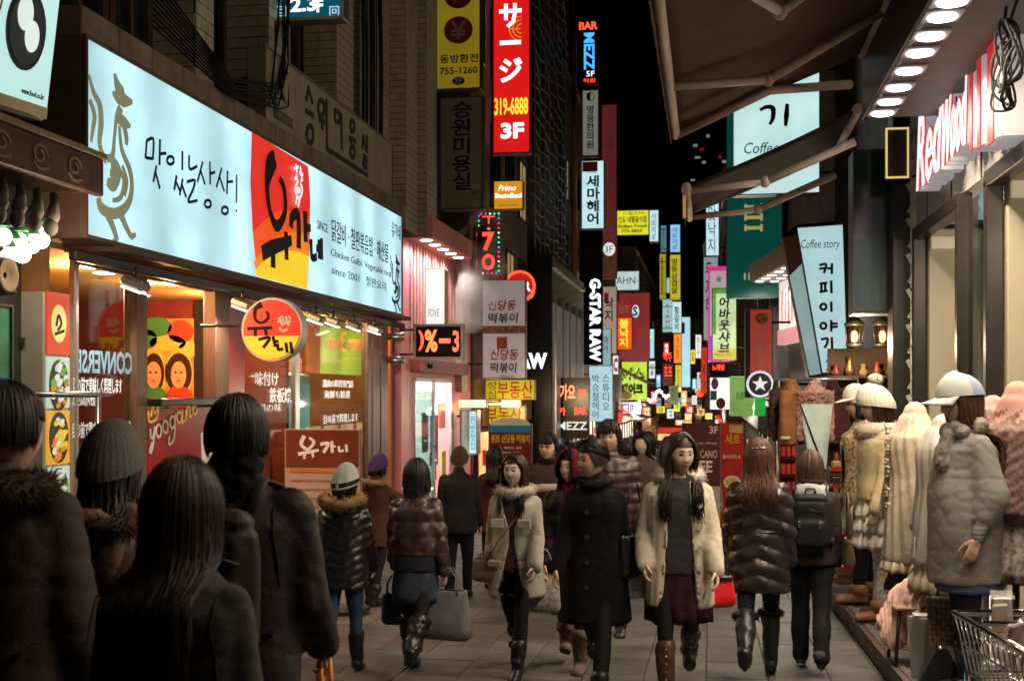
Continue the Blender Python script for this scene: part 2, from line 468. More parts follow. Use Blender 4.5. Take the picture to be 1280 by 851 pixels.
def head_mb(smile=0, glasses=False, brow=1.0, n=40, k=34, plain=False):
 """slots: 0 skin, 1 white, 2 dark, 3 lips"""
 mb = MB(); U = []
 for i in range(k + 1):
  t = math.pi * i / k
  for j in range(n):
   a = 2 * math.pi * j / n; U.append((math.sin(t) * math.cos(a), math.sin(t) * math.sin(a), math.cos(t)))
 V = face_pos(np.array(U))
 fs = [((i + 1) * n + j, (i + 1) * n + (j + 1) % n, i * n + (j + 1) % n, i * n + j) for i in range(k) for j in range(n)]
 mb.add(V, fs, 0, True)
 for s in (-1, 1):
  mb.ell((s * .073, .012, -.004), (.009, .019, .030), 10, 6, 0, Matrix.Rotation(s * .35, 3, 'Z'))
 if plain: return mb
 def P(ux, uz, out=0.0):
  v = face_pos(np.array([[ux, -math.sqrt(max(0, 1 - ux * ux - uz * uz)), uz]]))[0]; return Vector(v) + Vector((ux * .3, -1, 0)).normalized() * out
 for s in (-1, 1):
  e = P(s * .37, .065); rz = Matrix.Rotation(s * .28, 3, 'Z')
  mb.ell(e + Vector((0, .0005, 0)), (.0140, .006, .0048 - .0016 * smile), 12, 7, 1, rz)
  mb.ell(e + Vector((0, -.0042, .0002)), (.0066, .0028, .0048 - .0014 * smile), 10, 6, 2, rz)
  mb.tube([P(s * .19, .055, .003), P(s * .29, .118 - .02 * smile, .006), P(s * .42, .122 - .02 * smile, .006), P(s * .56, .075, .004)], [.0012, .0021, .0024, .0012], 5, 2)
  mb.tube([P(s * .17, .25, .001), P(s * .34, .30, .002), P(s * .58, .25, .001)], [.0022 * brow, .003 * brow, .0012], 5, 2)
  mb.ell(P(s * .075, -.275, -.002), (.0045, .004, .003), 6, 4, 2)
 if smile:
  mb.ell(P(0, -.50, .000), (.025, .006, .0078), 14, 7, 1)
  c = [P(x, -.50 + .085 * abs(x / .3) ** 2 + dz, .005) for dz in (.058,) for x in (-.33, -.18, 0, .18, .33)]
  mb.tube(c, [.0014, .0032, .0026, .0032, .0014], 6, 3)
  c = [P(x, -.585 + .145 * abs(x / .3) ** 2, .005) for x in (-.33, -.18, 0, .18, .33)]
  mb.tube(c, [.0012, .0036, .0046, .0036, .0012], 6, 3)
 else:
  c = [P(x, -.47 + .015 * math.cos(x * 12), .0015) for x in (-.27, -.13, 0, .13, .27)]
  mb.tube(c, [.001, .0036, .0034, .0036, .001], 6, 3)
  c = [P(x, -.545 + .03 * abs(x / .25), .002) for x in (-.26, -.13, 0, .13, .26)]
  mb.tube(c, [.001, .0042, .0052, .0042, .001], 6, 3)
 if glasses:
  for s in (-1, 1):
   q = [P(s * .37, .06, .012) + Vector((.021 * math.cos(a), 0, .015 * math.sin(a))) for a in [i * 6.2832 / 14 for i in range(15)]]
   mb.tube(q, .0016, 5, 2)
   mb.tube([P(s * .60, .08, .014), Vector((s * .079, .0, .012))], .0016, 5, 2)
  mb.tube([P(-.14, .07, .014), P(.14, .07, .014)], .0016, 5, 2)
 return mb
_HAND = {}
def hand_mesh(curl, vox=.0052):
 """a left hand: wrist at 0, fingers down -z, palm towards -x, thumb on the -y side"""
 key = (curl, vox)
 if key in _HAND: return _HAND[key]
 mb = MB()
 mb.cap((0, 0, .02), .024, (0, 0, -.015), .024, 10, fl=1)
 for y in (-.024, -.008, .009, .024): mb.cap((0, y * .75, -.012), .0135, (-.002, y, -.080), .0115, 8)
 L = [(-.026, .072), (-.009, .080), (.009, .074), (.025, .058)]
 for q, (y, ln) in enumerate(L):
  p = Vector((-.003, y, -.082)); a = R(curl * (.55 + .1 * q)); fr = y * 2.2
  for sgm, (ratio, r0, r1) in enumerate(((.44, .0105, .0095), (.32, .0095, .0085), (.26, .0085, .007))):
   d = Vector((-math.sin(a), fr * (1 - .3 * sgm) * .12, -math.cos(a))).normalized(); e = p + d * ln * ratio
   mb.cap(p, r0, e, r1, 8); p = e; a += R(curl * (.8 + .08 * q))
 p = Vector((-.006, -.026, -.022))
 for d, ln, r0, r1 in (((-.35, -.55, -.75), .040, .015, .012), ((-.45, -.28, -.85), .030, .0115, .0095), ((-.5, -.1, -.9), .024, .0095, .0075)):
  e = p + Vector(d).normalized() * ln; mb.cap(p, r0, e, r1, 8); p = e
 me = fuse(mb, vox, 2); out = mb_of(me); bpy.data.meshes.remove(me)
 _HAND[key] = out
 return out
def hand_matrix(S, i):
 J = S['J']; d = J['hd', i].normalized(); z = -d
 y = Vector((0, 1, 0)); y = (y - z * y.dot(z))
 y = y.normalized() if y.length > .25 else Vector((0, 0, 1)).cross(z).cross(z).normalized() * 1
 if y.length < .5: y = z.orthogonal().normalized()
 x = y.cross(z)
 M = Matrix((x, y, z)).transposed().to_4x4(); M.translation = J['wr', i]
 if i == 1: M = M @ Matrix.Scale(-1, 4, (1, 0, 0))
 return M
def limbs(mb, S, which, g=0.0, lo=None):
 """the leg or arm volumes, G metres outside the skin"""
 J = S['J']
 for i in (0, 1):
  if which == 'legs':
   mb.cap(J['hip', i] + Vector((0, 0, .0)), .082 + g, J['knee', i], .052 + g, 14)
   m = J['knee', i].lerp(J['ank', i], .35) + Vector((0, .012, 0))
   mb.cap(J['knee', i], .050 + g, m, .050 + g, 14); mb.cap(m, .050 + g, J['ank', i], .034 + g, 14)
  if which == 'arms':
   mb.cap(J['sh', i], .048 + g, J['el', i], .038 + g, 12); mb.cap(J['el', i], .038 + g, J['wr', i], .026 + g, 12)
def torso_rings(S, g=0.0, z0=.82):
 f = S['fem']; w = S['wide']; zo = S['zo']
 T = [(.78, .09, .08), (.84, .150, .105), (.90, .160, .112), (1.00, .138, .098), (1.06, .128, .094), (1.15, .140, .104), (1.23, .150, .118), (1.30, .155, .105), (1.345, .135, .085), (1.38, .07, .06)] if f else \
  [(.78, .09, .08), (.84, .148, .108), (.90, .152, .112), (1.00, .145, .108), (1.06, .146, .108), (1.15, .160, .114), (1.23, .170, .120), (1.30, .175, .112), (1.345, .150, .09), (1.38, .075, .065)]
 return [(z + zo, rx * w + g, ry + g, 0, .004) for z, rx, ry in T]
def foot_mb(mb, S, i, g, heel=0.0, h=.0, length=.19):
 J = S['J']; an = J['ank', i]; q = J['fp', i] * .75
 M = Matrix.Translation(an) @ Matrix.Rotation(q, 4, 'X')
 b = MB(); b.cap((0, .022, -.042), .036 + g, (0, -.03, -.04), .038 + g, 12); b.cap((0, -.03, -.045), .036 + g, (0, -length + .045, -.055), .031 + g, 12)
 b.cap((0, .0, .02), .038 + g, (0, .015, -.045), .036 + g, 12)
 mb.join(b, M)
def flat_foot(S):
 J = S['J']
 def f(c, n):
  c = c.copy()
  for i in (0, 1):
   an = J['ank', i]; q = J['fp', i] * .75; M = Matrix.Translation(an) @ Matrix.Rotation(q, 4, 'X')
   A = np.array(M); Ai = np.linalg.inv(A); side = (c[:, 0] > 0) if i == 0 else (c[:, 0] <= 0)
   L = np.c_[c, np.ones(len(c))] @ Ai.T; L[:, 2] = np.where(L[:, 2] < -.074, -.074, L[:, 2])
   c = np.where(side[:, None], (L @ A.T)[:, :3], c)
  return c
 return f
def person_root(S, name, label, cat, loc, rotz, group=None):
 t = thing(name, label, cat, loc, rotz, group); t.scale = (S['k'],) * 3; S['root'] = t
 return t
SKIN = (.50, .33, .24)
def body(S, skin, smile=0, glasses=False, curl=(28, 28), vox=.015, plain=False, hands=True, bare=False, lips=(.35, .09, .08)):
 mb = MB(); mb.loft(torso_rings(S, -.012)); limbs(mb, S, 'legs', -.012 if not bare else 0); limbs(mb, S, 'arms', -.008)
 J = S['J']; mb.cap(J['neck'] - Vector((0, 0, .05)), .052, J['neck'] + Vector((0, -.004, .10)), .047, 14)
 for i in (0, 1): foot_mb(mb, S, i, -.008 if not bare else 0)
 me = fuse(mb, vox, 3, flat_foot(S)); out = mb_of(me); bpy.data.meshes.remove(me)
 out.join(head_mb(smile, glasses, plain=plain, brow=1.0 if S['fem'] else 1.4, **({} if not plain else dict(n=20, k=16))), S['hm'])
 if hands:
  for i in (0, 1): out.join(hand_mesh(curl[i], .0055 if vox < .02 else .010), hand_matrix(S, i) @ Matrix.Scale(.92 if S['fem'] else 1.02, 4))
 m = [skin, mat('eye_white', (.46, .42, .39), .3), mat('eye_dark', (.012, .009, .008), .3), mat('lips_%02d' % int(lips[0] * 100), lips, .35)]
 return out.build('body', m, S['root'], recalc=True)
def coat(S, m, hem=.78, hemr=(.20, .155), waist=(.158, .118), chest=(.182, .135), sleeve=.017, fn=None, vox=.013, name='coat', opening=None, thick=None, collar=True, arms=True, sl=1.0, top=1.40, smooth=4, puffarm=0.0):
 """a coat closed, or open along the front where OPENING(z) gives half its gap"""
 zo = S['zo']; w = S['wide']; J = S['J']; mb = MB()
 sh = J['sh', 0].x
 R_ = []
 for z, rx, ry in ((hem, *hemr), (hem + .01, hemr[0] + .004, hemr[1] + .004), ((hem + 1.05) / 2, (hemr[0] + waist[0]) / 2 + .008, (hemr[1] + waist[1]) / 2 + .006), (1.05, *waist), (1.14, (waist[0] + chest[0]) / 2, (waist[1] + chest[1]) / 2), (1.22, *chest), (1.29, chest[0] + .004, chest[1] - .010), (1.325 if S['fem'] else 1.345, (sh + .012) / w, .105), (1.37 if S['fem'] else 1.385, .105, .088), (top, .078, .075)):
  R_.append((z + zo, rx * w, ry, 0, .004))
 R_.sort(key=lambda r: r[0])
 mb.loft(R_, 28)
 if arms:
  for i in (0, 1):
   e = J['el', i].lerp(J['wr', i], sl)
   mb.cap(J['sh', i] - Vector((0, 0, .004)), .047 + sleeve * .8, J['el', i], .041 + sleeve + puffarm, 14)
   mb.cap(J['el', i], .041 + sleeve + puffarm, e, .034 + sleeve * .8, 14)
 if collar: mb.cap((0, .012, 1.36 + zo), .078, (0, .012, top + .022 + zo), .066, 16)
 me = fuse(mb, vox, smooth, fn, [m], keep=(lambda c: ~((c[:, 1] < 0) & (np.abs(c[:, 0] + .0) < opening(c[:, 2] - zo)) & (np.abs(c[:, 0]) < .2))) if opening else None, thick=thick, snap=(lambda z: opening(z - zo)) if opening else None)
 return link(name, me, S['root'])
def trousers(S, m, g=.008, name='trousers', fn=None, vox=.014, to=1.0, flare=0.0):
 mb = MB(); J = S['J']; mb.loft([(r[0], r[1] + g, r[2] + g, r[3], r[4]) for r in torso_rings(S)[1:4]])
 for i in (0, 1):
  mb.cap(J['hip', i], .084 + g, J['knee', i], .053 + g, 14); e = J['knee', i].lerp(J['ank', i], to)
  mid = J['knee', i].lerp(J['ank', i], .35) + Vector((0, .012, 0))
  mb.cap(J['knee', i], .051 + g, mid, .050 + g + flare * .5, 14); mb.cap(mid, .050 + g + flare * .5, e, .036 + g + flare, 14)
 return link(name, fuse(mb, vox, 3, fn or cl_wrinkle(.004 + g * .2, 24, 3), [m]), S['root'])
def skirt(S, m, hem=.56, r=(.205, .165), name='skirt', folds=9, amp=.014, top=1.0, seed=2):
 zo = S['zo']; n = 72; mb = MB(); vs = []; K = 9
 for i in range(K):
  t = i / (K - 1); z = top + (hem - top) * t; rx = .15 + (r[0] - .15) * min(1, t * 1.35); ry = .112 + (r[1] - .112) * min(1, t * 1.35)
  for j in range(n):
   a = 6.2832 * j / n; q = 1 + amp / .18 * t * math.sin(a * folds + seed + 1.3 * math.sin(a * 2 + seed)); vs.append((rx * q * math.cos(a), ry * q * math.sin(a), z + zo + .006 * math.sin(a * folds * .5 + seed) * t))
 fs = [(i * n + j, (i + 1) * n + j, (i + 1) * n + (j + 1) % n, i * n + (j + 1) % n) for i in range(K - 1) for j in range(n)]
 mb.add(vs, fs, 0, True)
 me = mb.mesh('tmp', [m]); o = evaluated(me, [('SOLIDIFY', dict(thickness=.006))]); bpy.data.meshes.remove(me)
 return link(name, o, S['root'])
def boots(S, m, top=.36, g=.014, name='boot', fur=None, slouch=.006, length=.19, sole=None):
 J = S['J']
 for i in (0, 1):
  mb = MB(); foot_mb(mb, S, i, g * .55, length=length)
  t = (top - .075) / .375; p = J['ank', i].lerp(J['knee', i], min(.98, t)); q = J['ank', i].lerp(J['knee', i], t * .55) + Vector((0, .01, 0))
  if t > .05: mb.cap(J['ank', i] - Vector((0, 0, .02)), .037 + g * .6, q, .046 + g, 14); mb.cap(q, .046 + g, p, .050 + g * 1.2, 14)
  me = fuse(mb, .010, 2, lambda c, n: cl_wrinkle(slouch, 40, 9 + i, (1, 1, 1.6))(flat_foot(S)(c, n), n), [m])
  o = link(name, me, S['root'])
  mb = MB(); M = Matrix.Translation(J['ank', i]) @ Matrix.Rotation(J['fp', i] * .75, 4, 'X'); s_ = MB()
  s_.poly([(.036 * math.cos(a) * (1.1 if math.sin(a) < 0 else .9), -.06 + .118 * math.sin(a)) for a in [k * 6.2832 / 16 for k in range(16)]], -.082, -.068, 0, 'xy')
  mb.join(s_, M); mb.build('sole', sole or mat('sole_black', (.012, .012, .012), .6), o)
  if fur:
   fur_ring(p, .055 + g, .022, fur, o, 'fur_cuff', n=500, ln=.024)
def fur_ring(c, r, thick, m, parent, name='fur_collar', n=1500, ln=.04, squash=(1, 1), gap=None, tilt=0.0, lift=0.0):
 """a ring of fur: a tube with a coat of thin tufts"""
 rg = random.Random(n + int(r * 1000)); mb = MB(); c = Vector(c); M = Matrix.Rotation(tilt, 3, 'X')
 a0, a1 = (gap or (0, 6.2832))
 pt = lambda a: Vector((r * squash[0] * math.cos(a), r * squash[1] * math.sin(a), lift * math.cos(a) ** 2))
 K = 20
 pts = [c + M @ pt(a0 + (a1 - a0) * i / K) for i in range(K + 1)]
 mb.tube(pts, thick, 8)
 for _ in range(n):
  a = rg.uniform(a0, a1); b = rg.uniform(0, 6.2832); p = pt(a); o = Vector((math.cos(a) * math.cos(b), math.sin(a) * math.cos(b), math.sin(b)))
  d = (o + Vector((rg.gauss(0, .35), rg.gauss(0, .35), rg.gauss(-.15, .35)))).normalized(); t = d.orthogonal().normalized(); u = d.cross(t)
  b0 = p + o * thick * .8; L = ln * rg.uniform(.5, 1.2); wd = ln * .07
  tip = b0 + d * L + Vector((0, 0, -.25 * L))
  vs = [c + M @ q for q in (b0 + t * wd, b0 - t * wd * .5 + u * wd * .9, b0 - t * wd * .5 - u * wd * .9, tip)]
  mb.add(vs, [(0, 1, 3), (1, 2, 3), (2, 0, 3)], 0, True)
 return mb.build(name, m, parent, recalc=False)
def hair(S, m, kind='short', n=170, length=.3, wid=.009, seed=1, wave=0.0, part=0.0, name='hair', bulge=1.0, tie=False, cover=None, fringe=False, spread=.0, front_share=.0, pad_back=.0):
 """locks laid over the skull from the crown, hanging to LENGTH below the jaw line"""
 rg = random.Random(seed); mb = MB(); HM = S['hm']; zo = S['zo']
 # skull cap
 n_, k_ = 26, 12; vs = []; A, B, C = .083 * bulge, .104 * bulge, .122 * bulge
 for i in range(k_ + 1):
  for j in range(n_):
   ph = 2 * math.pi * j / n_; front = math.cos(ph)  # ph = 0 looks to -y
   tmax = R(128 if kind != 'short' else 100) if front < .2 else (R(62) if front > .75 else R(62 + (.75 - front) / .55 * 58))
   if fringe and front > .2: tmax = R(60)
   t = tmax * i / k_
   vs.append((A * math.sin(t) * math.sin(ph), -B * math.sin(t) * math.cos(ph) + .004, C * math.cos(t) * (1 if t < 1.57 else 1.0)))
 fs = [(i * n_ + j, (i + 1) * n_ + j, (i + 1) * n_ + (j + 1) % n_, i * n_ + (j + 1) % n_) for i in range(k_) for j in range(n_)]
 cp = MB().add(vs, fs, 0, True); mb.join(cp, HM)
 back = .152
 for q in range(n):
  ph = rg.uniform(-math.pi, math.pi); front = math.cos(ph)
  s = 1 if math.sin(ph) >= part else -1
  ph1 = ph
  if abs(ph) < R(72) and kind != 'short' and not fringe: ph1 = s * R(rg.uniform(66, 92))
  if fringe and abs(ph) < R(50): ph1 = ph * 1.05
  elif fringe and abs(ph) < R(75): ph1 = s * R(rg.uniform(66, 85))
  tend = R(rg.uniform(95, 112)) if abs(ph1) > R(60) else R(rg.uniform(62, 80) if not fringe else rg.uniform(78, 88))
  if kind == 'short': tend = R(rg.triangular(84, 116, 100)) if abs(ph) > R(75) else R(rg.uniform(55, 78))
  if tie: tend = R(100)
  t0 = R(rg.uniform(2, 60 if kind == 'short' else 30)); pts = []; K = 6
  lift = rg.uniform(.0, .010) * bulge
  for i in range(K + 1):
   u = i / K; t = t0 + (tend - t0) * u; p = ph + (ph1 - ph) * min(1, u * 1.3) ** .8
   if tie: p = math.copysign(math.pi, ph1) * u ** .6 + ph1 * (1 - u ** .6)
   li = lift * (1 - .8 * u) if kind == 'short' else lift; pts.append(Vector(((A + li) * math.sin(t) * math.sin(p), -(B + li) * math.sin(t) * math.cos(p) + .004, (C + lift) * math.cos(t))))
  W = [wid * .6] + [wid] * (K - 1) + [wid * (.2 if kind == 'short' else .75)]
  pts = [HM @ p for p in pts]
  fly = kind != 'short' and rg.random() < .10 and n > 100
  jx = rg.gauss(0, .004)
  hang = length * rg.uniform(.82, 1.05) if (kind in ('long', 'bob') and abs(ph1) > R(58)) else 0
  if hang > 0:
   p = pts[-1].copy(); st = max(3, int(hang / .055)); z0 = p.z; ph_ = rg.uniform(0, 6.28); base = p.copy(); nk = S['J']['neck']; sd = -1 if (abs(ph1) < R(96) and rg.random() < front_share) else 1; thick = rg.uniform(0, .024) + pad_back; wmax = rg.uniform(.05, .125) if sd > 0 else rg.uniform(.085, .16)
   for i in range(1, st + 1):
    u = i / st; z = z0 - hang * u; pp = base.copy(); pp.z = z
    below = max(0, min(1, ((nk.z + .06) - z) / .10)); sm_ = below * below * (3 - 2 * below)
    xt = nk.x + max(-wmax, min(wmax, (pp.x - nk.x) * (.95 + spread))) ; yb = (.098 + .045 * below + thick) if sd > 0 else -(.088 + .062 * below + thick * .7)
    pp.x += (xt - pp.x) * sm_; pp.y += (nk.y + yb - pp.y) * sm_
    wv = wave * u * math.sin(u * hang * 38 + ph_); pp.x += wv * math.cos(ph_); pp.y += wv * .6
    pp.x += jx * u * 3 + (rg.gauss(0, .006) if fly else 0); pp.y += (.022 * u if fly and sd > 0 else 0)
    if kind == 'bob': pp.x *= 1 - .16 * u * u; pp.y += -.004 * u
    pts.append(pp)
   W = [wid * .6] + [wid] * (len(pts) - 3) + [wid * .8, wid * .15]
  if fly: W = [x * .22 for x in W]; pts = [p + (p - S['J']['head']) * .05 for p in pts]
  mb.tube(pts, W, 4, caps=False, flat=.45)
 return mb.build(name, m, S['root'], recalc=False)
def hat_beanie(S, m, name='beanie', scale=1.0, pom=None, slouch=0.0, ribs=28, brim=None):
 mb = MB(); n, k = 84, 16; vs = []
 for i in range(k + 1):
  t = R(100) * i / k
  for j in range(n):
   a = 6.2832 * j / n; q = scale * (1 + .022 * math.sin(a * ribs) * min(1, i / 4)) * (1.03 if i > k - 4 else 1)
   vs.append((.090 * q * math.sin(t) * math.cos(a), .110 * q * math.sin(t) * math.sin(a) + slouch * math.cos(t) * .3 + .006, .012 + (.126 * scale + slouch) * math.cos(t) - .036 * math.sin(a) * math.sin(t) + .012))
 fs = [(i * n + j, (i + 1) * n + j, (i + 1) * n + (j + 1) % n, i * n + (j + 1) % n) for i in range(k) for j in range(n)]
 mb.add(vs, fs, 0, True)
 if brim:  # a soft peak to the front
  vs = []; a0 = brim
  for i in range(5):
   for j in range(13):
    a = -math.pi / 2 + (j / 12 - .5) * 2.4; e = (i / 4) * .062 * math.cos((j / 12 - .5) * math.pi) ** .5; vs.append(((.093 + e * .8) * math.cos(a) * scale, (.113 + e) * math.sin(a) * scale, .055 - .30 * e))
  mb.add(vs, [(i * 13 + j, i * 13 + j + 1, (i + 1) * 13 + j + 1, (i + 1) * 13 + j) for i in range(4) for j in range(12)], 0, True)
 o = MB().join(mb, S['hm']).build(name, m, S['root'], recalc=False)
 if pom:
  fur_ring(S['hm'] @ Vector((0, .03, .185)), .018, .036, pom, o, 'pompom', n=700, ln=.024)
 return o
def bag(name, label, cat, m, loc, w, h, d, rotz=0.0, strap=.18, sm=None, slump=.12, group=None, metalm=None, flap=False, pleats=0):
 """a soft bag with a top seam, a strap and fittings; LOC is the middle of its underside"""
 t = thing(name, label, cat, loc, rotz, group)
 mb = MB(); n = 36; K = 12; vs = []
 for i in range(K + 1):
  u = i / K; z = h * u; a_ = 1 - slump * u ** 1.5; dd = d * (1 - .72 * max(0, u - .35) / .65) ; dd *= min(1, .55 + u * 3); ww = w * a_ * min(1, .82 + u * 1.8)
  for j in range(n):
   an = 6.2832 * j / n; c_, s_ = math.cos(an), math.sin(an); q = 1 + (.035 * math.sin(an * pleats + z * 20) if pleats else 0)
   vs.append((ww / 2 * math.copysign(abs(c_) ** .55, c_), dd / 2 * q * math.copysign(abs(s_) ** .7, s_), z + .012 * math.sin(c_ * 4) * u))
 fs = [(i * n + j, i * n + (j + 1) % n, (i + 1) * n + (j + 1) % n, (i + 1) * n + j) for i in range(K) for j in range(n)] + [tuple(range(n))[::-1], tuple(K * n + j for j in range(n))]
 mb.add(vs, fs, 0, True); mb.build('bag_body', m, t)
 sm = sm or m
 for y in ((-d * .16, d * .16) if strap < .3 else (0,)):
  s = MB(); W = w * (1 - slump) * .32
  s.tube([(-W, y, h * .9), (-W * .95, y, h + strap * .5), (-W * .45, y, h + strap * .93), (0, y, h + strap), (W * .45, y, h + strap * .93), (W * .95, y, h + strap * .5), (W, y, h * .9)], .0075, 6, flat=.6); s.build('strap', sm, t)
 if flap:
  f = MB(); f.box((0, -d * .36, h * .66), (w * .84, .012, h * .5), bevel=.006); f.build('flap', m, t)
 for s_ in (-1, 1):
  MB().ell((s_ * w * (1 - slump) * .32, -d * .17, h * .9), (.011, .006, .011), 8, 5).build('buckle', metalm or mat('dull_brass', (.45, .33, .16), .35, 1), t)
 MB().box((0, 0, h * 1.0), (w * (1 - slump) * .9, .008, .008)).build('zip', mat('zip_dark', (.02, .02, .02), .4, .6), t)
 return t
def backpack(S, m, label, sm=None):
 """worn on the back: a thing of its own that hangs from the shoulders"""
 M = S['root'].matrix_basis; zo = S['zo']
 t = thing('backpack', label, 'backpack'); t.matrix_world = M
 mb = MB(); mb.box((0, .205, 1.12 + zo), (.29, .13, .40), bevel=.05); mb.box((0, .275, 1.05 + zo), (.22, .05, .20), bevel=.02); mb.box((0, .20, 1.31 + zo), (.25, .12, .07), bevel=.03)
 me = fuse(mb, .011, 5, cl_wrinkle(.007, 20, 4), [m]); link('bag_body', me, t)
 for s in (-1, 1):
  q = MB(); q.tube([(s * .09, .15, 1.32 + zo), (s * .10, .05, 1.425 + zo), (s * .11, -.07, 1.40 + zo), (s * .13, -.145, 1.25 + zo), (s * .165, -.10, 1.08 + zo), (s * .15, .14, .98 + zo)], .022, 8, flat=.4); q.build('strap', sm or m, t)
  MB().box((s * .075, .305, 1.12 + zo), (.02, .012, .05), bevel=.003).build('buckle', mat('dull_steel', (.35, .35, .36), .35, 1), t)
 MB().tube([(-.12, .285, 1.20 + zo), (0, .292, 1.235 + zo), (.12, .285, 1.20 + zo)], .004, 5).build('zip', mat('zip_dark', (.02, .02, .02), .4, .6), t)
 MB().tube([(-.04, .2, 1.345 + zo), (-.03, .2, 1.385 + zo), (.03, .2, 1.385 + zo), (.04, .2, 1.345 + zo)], .007, 6).build('grab_handle', sm or m, t)
 return t
def seams(S, o, lines, m, r=.004, y0=1):
 """raised seams laid on a garment: lines of (x, z) seen from the back (Y0 = 1) or the front (-1)"""
 t = BVHTree.FromPolygons([v.co for v in o.data.vertices], [tuple(p.vertices) for p in o.data.polygons]); zo = S['zo']
 for ln in lines:
  P_ = []
  for k in range(len(ln) - 1):
   for u in (0, .2, .4, .6, .8):
    h = t.ray_cast(Vector((ln[k][0] * (1 - u) + ln[k + 1][0] * u, y0, ln[k][1] * (1 - u) + ln[k + 1][1] * u + zo)), Vector((0, -y0, 0)))
    if h[0]: P_.append(h[0] + Vector((0, y0 * .001, 0)))
  if len(P_) > 2: MB().tube(P_, r, 5).build('seam', m, S['root'])
# ================================================================ shared materials
K_ = lambda n, c, r=.6, **k: mat(n, c, r, **k)
black = mat('black_print', (.008, .008, .009), .45, var=.05)
whitep = mat('white_print', (.78, .78, .76), .5, var=.04)
redp = mat('red_print', (.45, .02, .02), .45, var=.05)
steel = mat('brushed_steel', (.45, .45, .46), .32, 1, var=.08, bump=.05, bscale=90)
chrome = mat('chrome', (.7, .7, .72), .10, 1, var=.04)
dark_metal = mat('dark_metal', (.035, .03, .028), .42, .6, var=.2)
grey_metal = mat('grey_metal', (.16, .16, .16), .45, .5, var=.15)
wood_brown = mat('brown_wood', (.11, .055, .028), .45, var=.3, scale=5, stretch=(6, 6, .6), bump=.15, bscale=30)
cable_m = mat('black_cable', (.010, .010, .010), .8)
cabinet_m = mat('sign_cabinet', (.10, .095, .09), .45, .3, var=.15)
E_white = emi('lit_white', (.56, .83, .90), .95, tubes=None)
E_white2 = emi('lit_white_warm', (.80, .84, .82), .9)
E_cyan = emi('lit_cyan', (.45, .80, .92), .9)
E_yellow = emi('lit_yellow', (.86, .74, .05), .85)
E_lime = emi('lit_lime', (.55, .78, .06), .95)
E_red = emi('lit_red', (.80, .018, .012), .75)
E_redneon = emi('neon_red', (1.0, .07, .03), 2.2)
E_orange = emi('lit_orange', (1.0, .28, .03), 1.0)
E_blue = emi('neon_blue', (.06, .38, 1.0), 1.5)
E_green = emi('neon_green', (.05, .8, .15), 1.3)
E_lamp = emi('lamp_disc', (1.0, .95, .97), 9.0, var=.02)
E_warm = emi('warm_lamp', (1.0, .62, .25), 4.0, var=.05)
E_wht_text = emi('lit_letters', (.92, .95, 1.0), 1.6, var=.03)
E_yel_text = emi('lit_yellow_letters', (1.0, .78, .05), 1.2, var=.03)
clear = glass('shop_glass')
